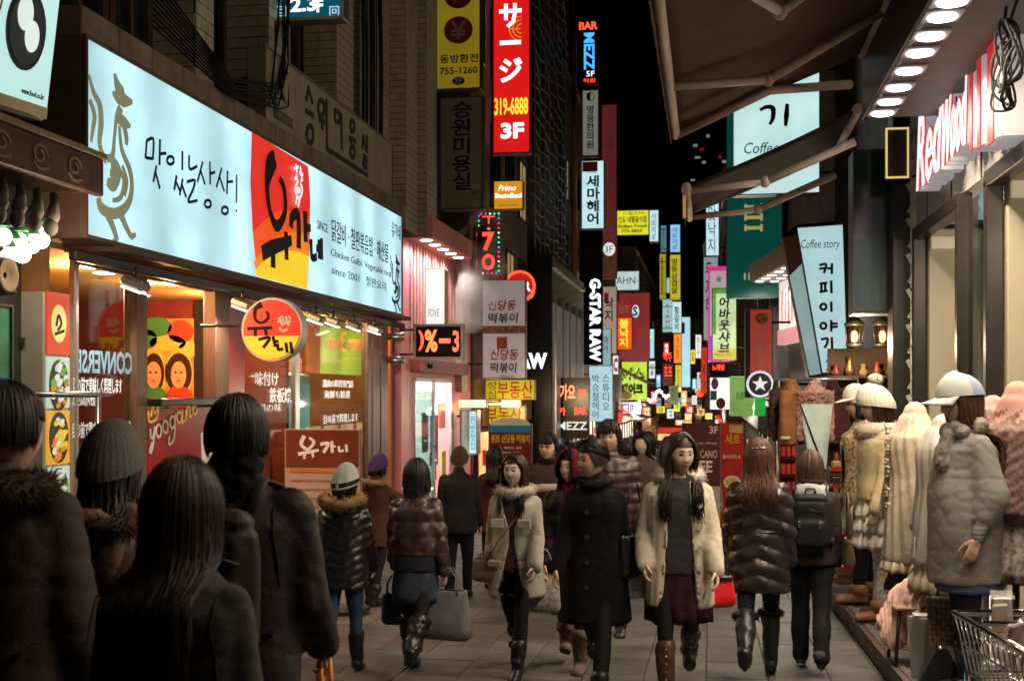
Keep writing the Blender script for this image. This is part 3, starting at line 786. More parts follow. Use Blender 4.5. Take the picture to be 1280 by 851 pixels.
# ================================================================ places on the faces of signs
class Face:
 """a vertical plane: 'y' looks back down the street, 'l' is on the left row, 'r' on the right row"""
 def __init__(s, ax, v): s.ax, s.v = ax, v; s.rz = {'y': 0, 'l': math.pi / 2, 'r': -math.pi / 2}[ax]
 def p(s, px, py): return on_y(px, py, s.v) if s.ax == 'y' else on_x(px, py, s.v)
 def loc(s, q, o):
  d = q - o; return {'y': d.x, 'l': d.y, 'r': -d.y}[s.ax], d.z
def sign(face, box, label, panel, items=(), depth=.22, frame=cabinet_m, rim=.03, name='projecting_sign', cat='sign', bracket=None, group=None, rimm=None, corners=None):
 """a sign cabinet with a front panel, a rim and lettering placed by where it stands on that plane"""
 x0, y0, x1, y1 = box
 ym = (y0 + y1) / 2; xm = (x0 + x1) / 2
 o = face.p(x0, ym); o2 = face.p(x1, ym)
 zt, zb = face.p(xm, y0).z, face.p(xm, y1).z
 if face.ax != 'y':
  zt, zb = (face.p(x0, y0).z + 0, face.p(x0, y1).z)
 root = (o + o2) / 2; root.z = zb
 t = thing(name, label, cat, root, face.rz, group)
 xa = face.loc(o, root)[0]; xb = face.loc(o2, root)[0]
 if xa > xb: xa, xb = xb, xa
 W, H = xb - xa, zt - zb
 MB().box(((xa + xb) / 2, depth / 2 + .012, H / 2), (W, depth, H), bevel=.012).build('cabinet', frame, t)
 MB().box(((xa + xb) / 2, .006, H / 2), (W - rim, .016, H - rim)).build('panel', panel, t)
 if rim:
  r = MB(); g = rim * .55
  for c, d in (((0, -.004, g / 2), (W, .03, g)), ((0, -.004, H - g / 2), (W, .03, g)), ((-W / 2 + g / 2, -.004, H / 2), (g, .03, H - 2 * g)), ((W / 2 - g / 2, -.004, H / 2), (g, .03, H - 2 * g))):
   r.box(((xa + xb) / 2 + c[0], c[1], c[2]), d)
  r.build('rim', rimm or frame, t)
 k = 0
 for it in items:
  s, a0, b0, a1, b1, m = it[:6]; kw = dict(it[6]) if len(it) > 6 else {}
  pa = face.p(a0, b1); la = face.loc(pa, root)
  pb = face.p(a1, b0); lb = face.loc(pb, root)
  if face.ax != 'y':
   # heights read at the left edge of the lettering
   lb = (lb[0], face.loc(face.p(a0, b0), root)[1])
  yy = -.004 - .003 * kw.pop('lay', 0)
  if s is None:
   w_, h_ = lb[0] - la[0], lb[1] - la[1]
   MB().box((la[0] + w_ / 2, yy + .001, la[1] + h_ / 2), (abs(w_), .006, abs(h_))).build(kw.get('name', 'colour_band'), m, t)
  elif s == 'disc':
   MB().disc(((la[0] + lb[0]) / 2, (la[1] + lb[1]) / 2), (lb[0] - la[0]) / 2, yy - .004, yy + .003, sz=(lb[1] - la[1]) / max(1e-4, (lb[0] - la[0]))).build(kw.get('name', 'emblem'), m, t)
  else:
   lettering(s, la[0], la[1], lb[0] - la[0], lb[1] - la[1], yy, m, t, **kw)
 if bracket:
  for u in (.15, .85):
   q = MB(); x_ = xa if bracket[0] == 'l' else xb; e = x_ + (-bracket[1] if bracket[0] == 'l' else bracket[1])
   q.tube([(x_, depth * .5, H * u), (e, depth * .5, H * u)], .022, 6); q.build('bracket', dark_metal, t)
 t['_'] = 0; del t['_']
 return t, root, (xa, xb, H)
# ================================================================ ground
XL, XK, XR = -4.875, 1.26, 2.32
asph = mat('paving_grout', (.055, .052, .05), .85, var=.25, scale=3, bump=.3, bscale=40)
pave = [mat('paving_slab_%d' % i, c, .50, var=.42, scale=2.2, bump=.3, bscale=55, world=True) for i, c in enumerate([(.092, .083, .077), (.112, .102, .095), (.080, .073, .068), (.100, .089, .082)])]
g = MB()
g.quad((-60, -25, gz(-25) - .012), (60, -25, gz(-25) - .012), (60, 260, gz(260) - .012), (-60, 260, gz(260) - .012))
ground = tag(g.build('street', asph), kind='structure')
proto = {}
sw, sl_ = .44, .62
xs = np.arange(XL + .02, XK - .1, sw); n_slab = 0; far = MB(); farc = 0
for r_i in range(200):
 y = 6.9 + r_i * sl_
 if y > 75: break
 near = y < 17.2 and y > 7.6
 for c_i, x in enumerate(xs):
  off = (sl_ / 2 if c_i % 2 else 0); yy = y + off
  w_ = min(sw, XK - .03 - x) - .008; dz = random.uniform(-.0025, .0025)
  # leave out slabs that can never be seen from the pavement
  key = (round(w_, 3), random.randrange(4))
  if near and n_slab < 298:
   if key not in proto:
    proto[key] = MB().box((0, 0, -.03), (w_, sl_ - .008, .06), bevel=.004).mesh('slab', pave[key[1]])
   o = link('paving_slab', proto[key], ground); o.location = (x + w_ / 2, yy, gz(yy) + dz - .002)
   o.rotation_euler = (-math.atan(SLOPE) + random.uniform(-.002, .002), random.uniform(-.002, .002), 0); n_slab += 1
  else:
   far.box((x + w_ / 2, yy, gz(yy) - .03 + dz), (w_, sl_ - .012, .058), random.randrange(4), Matrix.Rotation(-math.atan(SLOPE), 3, 'X'))
tag(far.build('distant_paving', pave, ground), kind='stuff')
# the raised display step in front of the shop on the right
step_m = mat('grey_stone_step', (.16, .15, .145), .5, var=.2, scale=3, bump=.15, bscale=50)
kerb_m = mat('worn_step_edge', (.11, .08, .065), .6, var=.3, scale=5, bump=.3, bscale=40)
st = MB(); y0, y1 = -2.0, 12.75
for a, b in ((XK + .05, XR + 3.4),):
 vs = []
 for y in (y0, y1):
  for x in (a, b):
   for dz in (-.3, .14): vs.append((x, y, gz(y) + dz))
 st.add(vs, [(0, 1, 3, 2), (4, 6, 7, 5), (0, 4, 5, 1), (2, 3, 7, 6), (1, 5, 7, 3), (0, 2, 6, 4)])
step = tag(st.build('display_step', step_m), kind='structure')
kb = MB()
for i in range(12):
 ya, yb = y0 + i * (y1 - y0) / 12 + .004, y0 + (i + 1) * (y1 - y0) / 12 - .004; vs = []
 for y in (ya, yb):
  for x in (XK, XK + .047):
   for dz in (-.3, .136): vs.append((x, y, gz(y) + dz))
 MB().add(vs, [(0, 1, 3, 2), (4, 6, 7, 5), (0, 4, 5, 1), (2, 3, 7, 6), (1, 5, 7, 3), (0, 2, 6, 4)]).build('kerb_stone', kerb_m, step)
# ================================================================ left row: the building of the restaurant
tile = mat('cream_wall_tile', (.44, .37, .27), .35, var=.22, scale=7, bump=.1, bscale=30)
tile_joint = mat('dark_tile_joint', (.07, .06, .05), .9, var=.2)
plaster_dark = mat('dark_plaster', (.05, .045, .042), .8, var=.3, scale=2, bump=.3, bscale=20)
dark_glass = mat('dark_window_glass', (.012, .014, .016), .08, 0, var=.1, spec=.6)
brick_y = lambda px, x=XL: y_of(px, x)
Z0 = -1.1
bl = thing('restaurant_building', 'cream tiled building over the chicken restaurant with the long lit signboard', 'building', (0, 0, 0))
wl = MB()
REC = XL - .55
wl.box((REC - .15, 14.5, 8.4), (.3, 20.0, 11.0))           # the recessed wall above the shop
wl.box((XL - 4.7, 14.5, 6.0), (.3, 20.0, 16.0))
wl.build('wall', plaster_dark, bl)
# slab over the shop front and its ledge
MB().box((XL - 2.2, 13.4, 2.98), (4.4, 10.6, .26)).build('floor_slab', plaster_dark, bl)
ledge_m = mat('stained_stone_ledge', (.20, .16, .12), .8, var=.35, scale=4, bump=.3, bscale=25)
lg = MB()
for i in range(18):
 a = 8.3 + i * .58
 MB().box((XL + .10, a + .285, 4.44), (.34, .565, .30), bevel=.012).build('ledge_stone', ledge_m, bl)
MB().box((XL - .3, 13.4, 3.7), (.62, 10.4, 1.2)).build('spandrel', plaster_dark, bl)
TL = {}; TC = [0]
def tiled_pier(name, ya, yb, xa, xb, z0, z1, parent, lim=True, joint=.085, tw=.19):
 """a pier whose near and street faces carry tiles"""
 p = MB().box(((xa + xb) / 2, (ya + yb) / 2, (z0 + z1) / 2), (xb - xa, yb - ya, z1 - z0)).build(name, tile_joint, parent)
 mass = MB()
 n = int((z1 - z0) / joint)
 for k in range(n):
  zz = z0 + (k + .5) * joint; off = (tw / 2 if k % 2 else 0)
  for face in (0, 1):
   a, b = (xa, xb) if face == 0 else (ya, yb)
   q = a - off
   while q < b:
    s_, e_ = max(a, q) + .004, min(b, q + tw) - .004
    if e_ - s_ > .02:
     dz = random.uniform(0, .004)
     c_, d_ = (((s_ + e_) / 2, ya - .004 - dz / 2, zz), (e_ - s_, .012, joint - .012)) if face == 0 else ((xb + .004 + dz / 2, (s_ + e_) / 2, zz), (.012, e_ - s_, joint - .012))
     if zz < 6.3 and TC[0] < 298:
      kk = tuple(round(v, 3) for v in d_)
      if kk not in TL: TL[kk] = MB().box((0, 0, 0), d_).mesh('tile', tile)
      link('wall_tile', TL[kk], p, c_); TC[0] += 1
     else: mass.box(c_, d_)
    q += tw
 tag(mass.build('wall_tile', tile, p), kind='stuff')
 return p
P = lambda px, x=XL: brick_y(px, x)
tiled_pier('pier', P(335), P(362), REC, XL, 4.6, 8.6, bl, joint=.12, tw=.22)
tiled_pier('pier', P(420), P(441), REC + .1, XL, 4.6, 9.0, bl, joint=.11, tw=.2)
tiled_pier('pier', P(449), P(486), REC, XL, 4.6, 9.5, bl, joint=.10)
tiled_pier('pier', P(486) + .01, P(486) + .75, REC, XL + .26, 4.2, 9.5, bl, joint=.10)
tiled_pier('pier', P(486) + .78, P(486) + 1.5, REC, XL + .40, 4.2, 9.5, bl, joint=.10)
tiled_pier('pier', P(250), P(272), REC, XL - .05, 4.6, 8.0, bl, joint=.13, tw=.24)
frame_br = mat('rusty_window_frame', (.10, .05, .028), .5, .3, var=.3)
for a, b in ((P(362), P(420) - .02), (P(272), P(335) - .02), (P(200), P(250) - .02), (P(130), P(198))):
 wn = MB(); z0, z1 = 4.62, 7.6
 for y, z, dy, dz in (((a + b) / 2, z0 + .05, b - a, .1), ((a + b) / 2, z1, b - a, .1), (a + .05, 6.1, .1, 3), (b - .05, 6.1, .1, 3), ((a + b) / 2, 6.1, .06, 3)): wn.box((REC + .03, y, z), (.08, dy, dz))
 f = wn.build('window', frame_br, bl)
 MB().box((REC + .012, (a + b) / 2, 6.1), (.012, b - a - .05, 2.9)).build('pane', dark_glass, f)
# drain pipes and wires on the wall
for px, dx in ((446, .10), (458, .08), (466, .12)):
 MB().tube([(XL + dx, P(px), 4.7), (XL + dx, P(px) + .03, 6.5), (XL + dx * .6, P(px), 9.0)], .035, 8).build('drain_pipe', dark_metal, bl)
for k in range(9):
 q = P(442) + random.uniform(0, .8); z = random.uniform(4.6, 5.1)
 MB().tube([(XL + .14, q - .4 + .1 * k, z), (XL + .2, q - .1, z - .12 - .03 * k), (XL + .15, q + .15, z + .35), (XL + .1, q + .3, 9)], .009, 5).build('cable', cable_m, bl)
for k in range(10):
 q = P(325) + random.uniform(-.3, .3); zz = 5.3 + random.uniform(-.6, 1.0)
 MB().tube([(XL + .3, 9.4, 4.75 + .05 * k), (XL + .32, 11, 4.55 + .02 * k), (XL + .30, q - .4, 4.72 + .03 * k), (XL + .26, q, zz), (XL + .2, q + .15, zz + 1.0)], .010, 5).build('cable', cable_m, bl)
# ---------------------------------------------------------------- shop front of the restaurant
ZT = 2.72
shop = thing('chicken_restaurant', 'glazed chicken restaurant front with brown timber posts and red posters', 'shop front', (XL, 0, 0))
def rz(y): return gz(y)
def post(px0, px1, m=wood_brown, dx=.10, name='post', z1=ZT + .12):
 a, b = P(px0), P(px1)
 return MB().box((0, (a + b) / 2, (z1 + gz(a) - .1) / 2), (dx, b - a, z1 - gz(a) + .1), bevel=.012).build(name, m, shop)
post(90, 95, steel, .06); post(162, 177, wood_brown, .12); post(262, 279, wood_brown, .14); post(366, 372, steel, .06)
for a in range(5): post(456 + a * 5.2, 460.6 + a * 5.2, wood_brown, .10 + .02 * (a % 2), 'timber_batten')
def pane(px0, px1, z0, z1, m=clear, dx=0.0, name='pane', parent=None):
 a, b = P(px0), P(px1)
 return MB().box((dx, (a + b) / 2, (z0 + z1) / 2), (.012, b - a, z1 - z0)).build(name, m, parent or shop)
def bar(px0, px1, z, h=.06, m=wood_brown, dx=.08, name='transom'):
 a, b = P(px0), P(px1)
 return MB().box((0, (a + b) / 2, z), (dx, b - a, h), bevel=.008).build(name, m, shop)
pane(95, 162, gz(9) + .3, ZT); pane(279 + 26, 366, 0.0, ZT); pane(372, 456, -.3, ZT)
bar(95, 162, ZT); bar(177, 262, ZT); bar(279, 456, ZT); bar(95, 162, -.28, .25); bar(95, 162, 1.10, .03, steel, .04)
red_panel = mat('glossy_red_panel', (.42, .02, .016), .22, var=.1, coat=.5)
orange_panel = mat('orange_panel', (.75, .16, .03), .4, var=.12)
pane(279, 304, -.5, ZT, red_panel, .01, 'red_panel'); pane(278, 366, -.6, 0.98, orange_panel, -.25, 'orange_panel')
rp = MB(); a, b = P(178), P(275)
rp.box((.03, (a + b) / 2, (1.56 + gz(a)) / 2 - .05), (.06, b - a, 1.56 - gz(a) + .1), bevel=.006)
cnt = rp.build('red_counter_panel', red_panel, shop)
MB().box((.03, (a + b) / 2, 1.61), (.30, b - a + .02, .07), bevel=.01).build('counter_top', mat('black_counter', (.012, .011, .011), .25), shop)
# hall of the restaurant behind the glass
warm_wall = mat('warm_interior_wall', (.42, .20, .09), .7, var=.25, scale=2)
ceil_m = mat('ochre_ceiling', (.42, .27, .11), .7, var=.1)
MB().box((-2.2, 13.3, gz(13) - .35), (4.3, 10.3, .5)).build('hall_floor', mat('brown_hall_floor', (.14, .08, .05), .4, var=.2), shop)
MB().box((-2.2, 13.3, ZT + .10), (4.3, 10.3, .05)).build('hall_ceiling', ceil_m, shop)
MB().box((-4.3, 13.3, 1.0), (.1, 10.3, 3.8)).build('hall_back_wall', warm_wall, shop)
MB().box((-2.2, 8.35, 1.0), (4.3, .1, 3.8)).build('hall_side_wall', warm_wall, shop)
MB().box((-2.2, 18.3, 1.0), (4.3, .1, 3.8)).build('hall_side_wall', warm_wall, shop)
YM = 13.6
part = MB().box((-1.55, YM, 1.0), (3.0, .1, 3.6)).build('partition_wall', mat('maroon_partition', (.16, .03, .022), .6, var=.2), shop)
fm = Face('y', YM - .07)
def on_part(px, py): q = fm.p(px, py); return (q.x - XL, q.z)
a, b = on_part(178, 500), on_part(243, 398)
mu = MB().box(((a[0] + b[0]) / 2, YM - .07, (a[1] + b[1]) / 2), (b[0] - a[0], .03, b[1] - a[1])).build('mural', mat('mural_ground', (.55, .22, .06), .5, var=.5, scale=3), shop)
Wm, Hm = b[0] - a[0], b[1] - a[1]
def mural_blob(name, u, v, ru, rv, m, lay):
 MB().disc((a[0] + Wm * u, a[1] + Hm * v), ru * Wm, YM - .09 - .004 * lay, YM - .08, 20, sz=rv * Hm / (ru * Wm)).build(name, m, mu)
fl_skin = mat('painted_face', (.62, .36, .16), .5, var=.06); fl_green = mat('painted_green', (.07, .25, .06), .5); fl_yel = mat('painted_yellow', (.70, .48, .08), .5); fl_hair = mat('painted_hair', (.05, .02, .012), .5); fl_red = mat('painted_red', (.50, .06, .03), .5)
for u, v, r1, r2, m in ((.3, .9, .28, .12, fl_green), (.75, .84, .25, .14, fl_red), (.5, .70, .35, .10, fl_yel), (.1, .75, .2, .12, fl_green), (.9, .62, .2, .1, fl_yel)): mural_blob('painted_leaf', u, v, r1, r2, m, 0)
for u, top, hair_r in ((.24, fl_green, .20), (.72, fl_red, .25)):
 mural_blob('painted_halo', u, .34, .27, .30, fl_yel, 1); mural_blob('painted_hair', u, .33, hair_r, .25, fl_hair, 2); mural_blob('painted_shirt', u, .02, .26, .16, top, 3); mural_blob('painted_face', u, .31, .145, .165, fl_skin, 4)
 for e in (-.055, .055): mural_blob('painted_eye', u + e, .34, .022, .012, black, 5)
 mural_blob('painted_mouth', u, .235, .035, .012, fl_red, 5)
a2, b2 = on_part(246, 505), on_part(262, 360)
MB().box(((a2[0] + b2[0]) / 2, YM - .10, (a2[1] + b2[1]) / 2), (b2[0] - a2[0], .05, 2.6)).build('dark_drape', mat('dark_drape', (.02, .016, .016), .7, var=.3), shop)
for px, py in ((120, 335), (182, 357), (205, 343), (176, 372), (226, 392)):
 r_ = ray(px, py); q = O + r_ * ((ZT + .05 - ZC) / r_.z)
 if q.x > XL - .1: q.x = XL - .6
 MB().disc((0, 0), .10, 0, .02, 18).build('downlight', E_lamp, shop, (q.x - XL, q.y, ZT + .066)).rotation_euler = (R(90), 0, 0)
for y in (9.6, 11.2, 12.6, 14.6, 16.4):
 lamp('hall_lamp', 'POINT', (XL - .42, y, ZT - .10), 150, (1.0, .50, .20), .05)
# hall furniture that shows through the glass
for px, z, h, m, nm in ((347, 1.55, .35, E_yel_text, 'lit_lamp_shade'),):
 a = P(px); MB().lathe([(.10, 0), (.13, .02), (.11, h)], (-.6, a, z - .2), 16).build(nm, emi('yellow_shade', (1, .62, .06), 1.1), shop)
fridge = MB().box((-.7, P(412), .95), (.55, .95, 2.0), bevel=.03).build('drinks_fridge', mat('fridge_teal', (.10, .30, .24), .3, var=.2), shop)
MB().box((-.41, P(412), 1.05), (.02, .78, 1.5)).build('fridge_door', emi('fridge_light', (.22, .55, .42), .45, var=.3), shop)
MB().box((-1.0, P(438), .9), (.05, 1.6, 2.6)).build('pink_wall_panel', mat('dusty_pink_wall', (.55, .18, .16), .6), shop)
MB().box((-1.6, 15.0, 1.1), (.05, 1.9, 2.4)).build('red_wall_panel', mat('dark_red_wall', (.32, .05, .035), .6), shop)
# lit yellow and red banner hung inside the glass, high up
fx = Face('l', XL - .05)
for (x0, x1, m, nm) in ((404, 455, E_yellow, 'yellow_menu_banner'), (387, 404, emi('lit_redorange', (.9, .16, .03), .8), 'red_menu_banner')):
 a, b = P(x0), P(x1); MB().box((-.05, (a + b) / 2, 2.25), (.02, b - a, .62)).build(nm, m, shop)
MB().box((-.05, P(388), 2.52), (.018, .7, .25)).build('green_menu_banner', emi('lit_green', (.25, .6, .35), .6), shop)
lw = lambda s, px0, py0, px1, py1, m=whitep, dx=.012, **k: (lambda A, B: lettering(s, A.y, A.z, B.y - A.y, on_x(px0, py0, XL).z - A.z, 0, m, None, name='window_lettering_and_reflection', **k))(on_x(px0, py1, XL), on_x(px1, py1, XL))
def window_text(*a, **k):
 o = lw(*a, **k); o.parent = shop; o.rotation_euler = (0, 0, R(90)); o.location = (.016, 0, 0)
 return o
frost = emi('frosted_letters', (.70, .76, .80), .22, var=.1, base=.8)
window_text('CONVERSE', 92, 436, 163, 466, emi('painted_sign_reflection', (.30, .52, .62), .5), mirror=True, bold=.02)  # reflection of a sign across the street, put on the glass as a glowing decal
window_text('目の前で美味しく料理します', 89, 471, 150, 492, frost, bold=.01); window_text('たくさんの方々を歓迎し', 88, 490, 122, 508, frost, bold=.01); window_text('目の前で鶏肉や海鮮を料理します', 88, 528, 161, 548, frost, bold=.01)
window_text('味付け', 317, 464, 346, 482, frost, bold=.015); window_text('鉄板焼', 335, 484, 362, 504, frost, bold=.015); window_text('韓国の味', 309, 505, 350, 516, frost)
window_text('鶏肉の料理専門店', 402, 474, 440, 484, frost); window_text('海鮮も歓迎', 404, 488, 436, 498, frost); window_text('目の前で料理します', 403, 518, 446, 530, frost)
a = on_x(311, 470, XL)
MB().box((.02, P(316), on_x(316, 470, XL).z), (.008, .20, .02)).build('window_lettering_and_reflection', frost, shop)
window_text('닭갈비 · 해물볶음밥', 408, 396, 453, 408, mat('brown_print', (.12, .04, .02), .5)); window_text('철판요리 전문점', 408, 424, 450, 434, redp)
# crown and script on the counter
fc = Face('l', XL + .062)
A = on_x(187, 557, XL + .062)
script = []
def S_(pts, u0, v0, s): return [(u0 + p[0] * s, v0 + p[1] * s) + tuple(p[2:]) for p in pts]
yx, yz = on_x(188, 552, XL + .07).y, on_x(188, 552, XL + .07).z
sc_ = .115
y_l = [S_(q, yx, yz, sc_) for q in ([(0, 1), (.1, .35), (.45, .35), (.7, 1.05)], [(.75, 1.15), (.55, .1), (.2, -.75), (-.1, -.7), (.3, -.05)])]
ox = yx + .16
for cx_ in (0, .13): y_l.append([(ox + cx_ + .05 * math.cos(t), yz + .09 + cx_ * .25 + .055 * math.sin(t)) for t in [i * .7 for i in range(10)]])
g0 = ox + .27
y_l += [[(g0 + .05 * math.cos(t), yz + .16 + .055 * math.sin(t)) for t in [i * .7 for i in range(10)]], [(g0 + .07, yz + .24), (g0 + .04, yz + .02), (g0 - .06, yz - .04), (g0 - .06, yz + .03)]]
strokes(y_l, .022, -.002, whitep, None, 'script_lettering').parent = shop
g1 = g0 + .15
y_m = [[(g1 + .05 * math.cos(t), yz + .20 + .05 * math.sin(t)) for t in [i * .7 for i in range(10)]], [(g1 + .07, yz + .27), (g1 + .06, yz + .15), (g1 + .11, yz + .17)], [(g1 + .14, yz + .27), (g1 + .14, yz + .17), (g1 + .18, yz + .29), (g1 + .23, yz + .29), (g1 + .22, yz + .20), (g1 + .28, yz + .22)], [(g1 + .29, yz + .27), (g1 + .36, yz + .31), (g1 + .33, yz + .36), (g1 + .29, yz + .27), (g1 + .34, yz + .22), (g1 + .41, yz + .28)]]
strokes(y_m, .020, -.002, emi('gold_script', (.75, .45, .05), .25, base=.8), None, 'script_lettering').parent = shop
cr = on_x(185, 527, XL + .07)
strokes([[(cr.y, cr.z + .09), (cr.y + .03, cr.z), (cr.y + .17, cr.z + .03), (cr.y + .20, cr.z + .13)], [(cr.y, cr.z + .09), (cr.y + .06, cr.z + .05), (cr.y + .09, cr.z + .14), (cr.y + .13, cr.z + .07), (cr.y + .2, cr.z + .13)]], .022, -.002, emi('gold_script', (.75, .45, .05), .25), None, 'crown_emblem').parent = shop
for o in [c for c in shop.children if c.name.startswith(('script_lettering', 'crown_emblem'))]: o.rotation_euler = (0, 0, R(90)); o.location = (.066, 0, 0)
# ================================================================ the long lit sign board
XS = XL + .45
fs_ = Face('l', XS)
E_board = emi('lit_board', (.52, .83, .92), 1.06, var=.16, tubes=('X', .9))
brown_fr = mat('brown_sign_frame', (.10, .06, .045), .5, var=.2)
board, bo, (bxa, bxb, bH) = sign(fs_, (105, 42, 502, 297), 'long lit pale blue signboard with a red patch and brush lettering over the restaurant', E_board, depth=.34, frame=brown_fr, rim=.05, name='signboard')
def mz(px, py): l = fs_.loc(fs_.p(px, py), bo); return l
def zz(x, y, ox, oy, s): return mz(ox + x / s, oy + y / s)
Z1 = lambda pts: [zz(p[0], p[1], 0, 0, 3.04) + tuple(p[2:]) for p in pts]
Z2 = lambda pts: [zz(p[0], p[1], 300, 180, 3.867) + tuple(p[2:]) for p in pts]
khaki = emi('khaki_film', (.20, .20, .115), .9); navy = mat('navy_print', (.006, .016, .06), .5)
def rooster(f, m, wdt, name):
 L = [[(335, 285, .5), (352, 350, .9), (376, 400, 1.2), (381, 470, 1.3), (375, 540, 1), (386, 585, 1), (402, 612, 1.2)],
         [(338, 380, .7), (356, 440, 1), (350, 490, .8), (343, 540, .5)],
         [(432, 280, .5), (440, 315, 1.4), (452, 350, 2.6), (466, 380, 2.2), (500, 388, .5)], [(425, 352, .5), (445, 375, 1.5), (470, 395, 1)],
         [(455, 410, 1.2), (447, 445, 1.6), (470, 468, 1.8), (492, 480, .4)], [(468, 480, 1), (477, 520, 1.2), (478, 552, .7)],
         [(440, 440, .8), (432, 520, .7), (425, 590, 1), (404, 604, 1.2)],
         [(450, 480, .6), (460, 570, .9), (488, 640, 1.1), (498, 700, 1), (490, 760, 1.2), (462, 800, 1.5), (420, 812, 1.6), (382, 790, 1.6), (370, 752, 1)],
         [(424, 605, 1), (436, 650, 3.2), (425, 700, 2.2), (404, 690, 1)], [(450, 640, .6), (468, 690, .8), (455, 750, .8), (425, 762, .6)], [(462, 630, .6), (480, 690, .7), (470, 745, .6)],
         [(400, 805, 1.4), (425, 860, 1.2), (443, 915, 1)], [(455, 812, 1.4), (475, 860, 1.1), (495, 900, .9)], [(443, 915, 1), (425, 918, .6)], [(495, 900, 1), (512, 892, .6)]]
 return strokes([f(q) for q in L], wdt, -.004, m, board, name)
rooster(Z1, khaki, .055, 'rooster_emblem')
rooster(lambda q: [mz(487 + (p[0] - 335) * .075, 318 + (p[1] - 280) * .112) + tuple(p[2:]) for p in q], navy, .03, 'rooster_emblem')
circ = lambda x, y, r: [(x + r * math.cos(t), y + r * 1.15 * math.sin(t)) for t in [i * .63 for i in range(11)]]
hand_l = [[(555, 535), (550, 602)], [(555, 535), (580, 530), (578, 605)], [(552, 600), (578, 604)], [(605, 530), (603, 628)], [(605, 585), (628, 583)], [(592, 630), (580, 692)], [(588, 655), (605, 718)],
          circ(645, 610, 13), [(690, 575), (690, 647)], [(668, 668), (659, 722)], [(666, 690), (680, 724)], [(692, 680), (680, 742)], [(688, 702), (705, 750)],
          [(716, 590), (718, 642), (746, 632)], [(708, 692), (737, 686), (730, 722), (712, 766), (747, 762)],
          [(768, 615), (748, 692)], [(760, 650), (777, 702)], [(795, 615), (796, 702)], [(796, 660), (814, 655)], circ(787, 775, 12),
          [(840, 640), (820, 712)], [(832, 672), (850, 728)], [(862, 650), (860, 738)], [(862, 692), (882, 690)], circ(852, 800, 12), [(897, 665), (896, 772)], [(896, 797), (896, 806)]]
strokes([Z1(q) for q in hand_l], .026, -.004, navy, board, 'handwritten_lettering')
# the red patch with its rising domes
Ec = [emi('patch_red', (.78, .025, .012), .9), emi('patch_vermilion', (.90, .09, .01), .9), emi('patch_orange', (.95, .25, .01), .9), emi('patch_yellow', (.92, .62, .01), .95)]
def dome(left, right, top, nm, k, bl=640, br=702):
 """an arch from the left edge over its crown to the right edge, down to the bottom of the patch"""
 x0, x1 = 56 + k * 5, 328; pts = []
 for i in range(13):
  u = i / 12; pts.append((x0 + (x1 - x0) * u, left + (right - left) * u - (4 * u * (1 - u)) * top))
 pts += [(338, 260), (335, 480), (320, br), (82, bl), (60, 420), (49, 190)] if k == 0 else [(320, br), (82, bl)]
 q = [zz(p[0], p[1], 300, 180, 3.867) for p in pts]
 MB().poly(q, -.004 - .003 * k, -.002).build(nm, Ec[k], board)
dome(-60, 110, 0, 'colour_patch', 0); dome(430, 360, 70, 'colour_dome', 1); dome(570, 440, 62, 'colour_dome', 2); dome(608, 545, 56, 'colour_dome', 3)
ink = mat('brush_ink', (.012, .008, .006), .5)
brush = [[(160, 70, 1.5), (135, 110, 1.9), (121, 210, .9), (137, 330, .7), (170, 398, 1), (208, 330, .8), (204, 220, .8), (182, 168, .6)],
         [(97, 528, 1.2), (150, 500, 1.3), (240, 466, .9)], [(150, 505, .9), (150, 598, 1)], [(212, 425, .8), (216, 560, .8)],
         [(236, 405, .8), (243, 352, 1), (272, 350, 1), (274, 505, 1)], [(305, 325, 1), (309, 475, 1)], [(308, 405, .8), (332, 408, .7)]]
strokes([Z2(q) for q in brush], .125, -.020, ink, board, 'brush_lettering')
strokes([Z2(q) for q in [[(336, 460), (340, 545), (364, 545)], [(362, 505), (374, 503)], [(374, 462), (376, 556)], [(386, 456), (388, 560)]]], .09, -.016, navy, board, 'brush_lettering')
strokes([Z2(q) for q in [[(258, 98), (265, 140)], [(250, 120), (272, 112)], [(280, 110), (288, 165)], [(276, 140), (293, 150)], [(262, 150), (258, 175)], [(270, 180), (255, 220), (268, 260), (285, 250), (290, 215), (280, 190)], circ(272, 225, 8), [(264, 262), (258, 292)], [(278, 262), (270, 305)], [(252, 170), (265, 165)], [(282, 178), (293, 172)]]], .035, -.024, emi('white_emblem', (.9, .9, .9), .9), board, 'rooster_emblem')
bt = lambda s, px0, py0, px1, py1, m, **k: (lambda A, B, C: lettering(s, A[0], A[1], B[0] - A[0], C[1] - A[1], -.004, m, board, **k))(mz(px0, py1), mz(px1, py1), mz(px0, py0))
grey_ink = mat('grey_print', (.20, .26, .30), .5)
bt('닭갈비 · 철판볶음밥 · 해산물', 414, 273, 485, 301, navy); bt('SINCE', 396, 275, 409, 286, grey_ink)
bt('Chicken Galbi  Vegetable rice', 413, 310, 488, 322, grey_ink); bt('since 2001   철판요리', 414, 330, 482, 343, grey_ink); bt('유가네', 489, 276, 500, 296, navy)
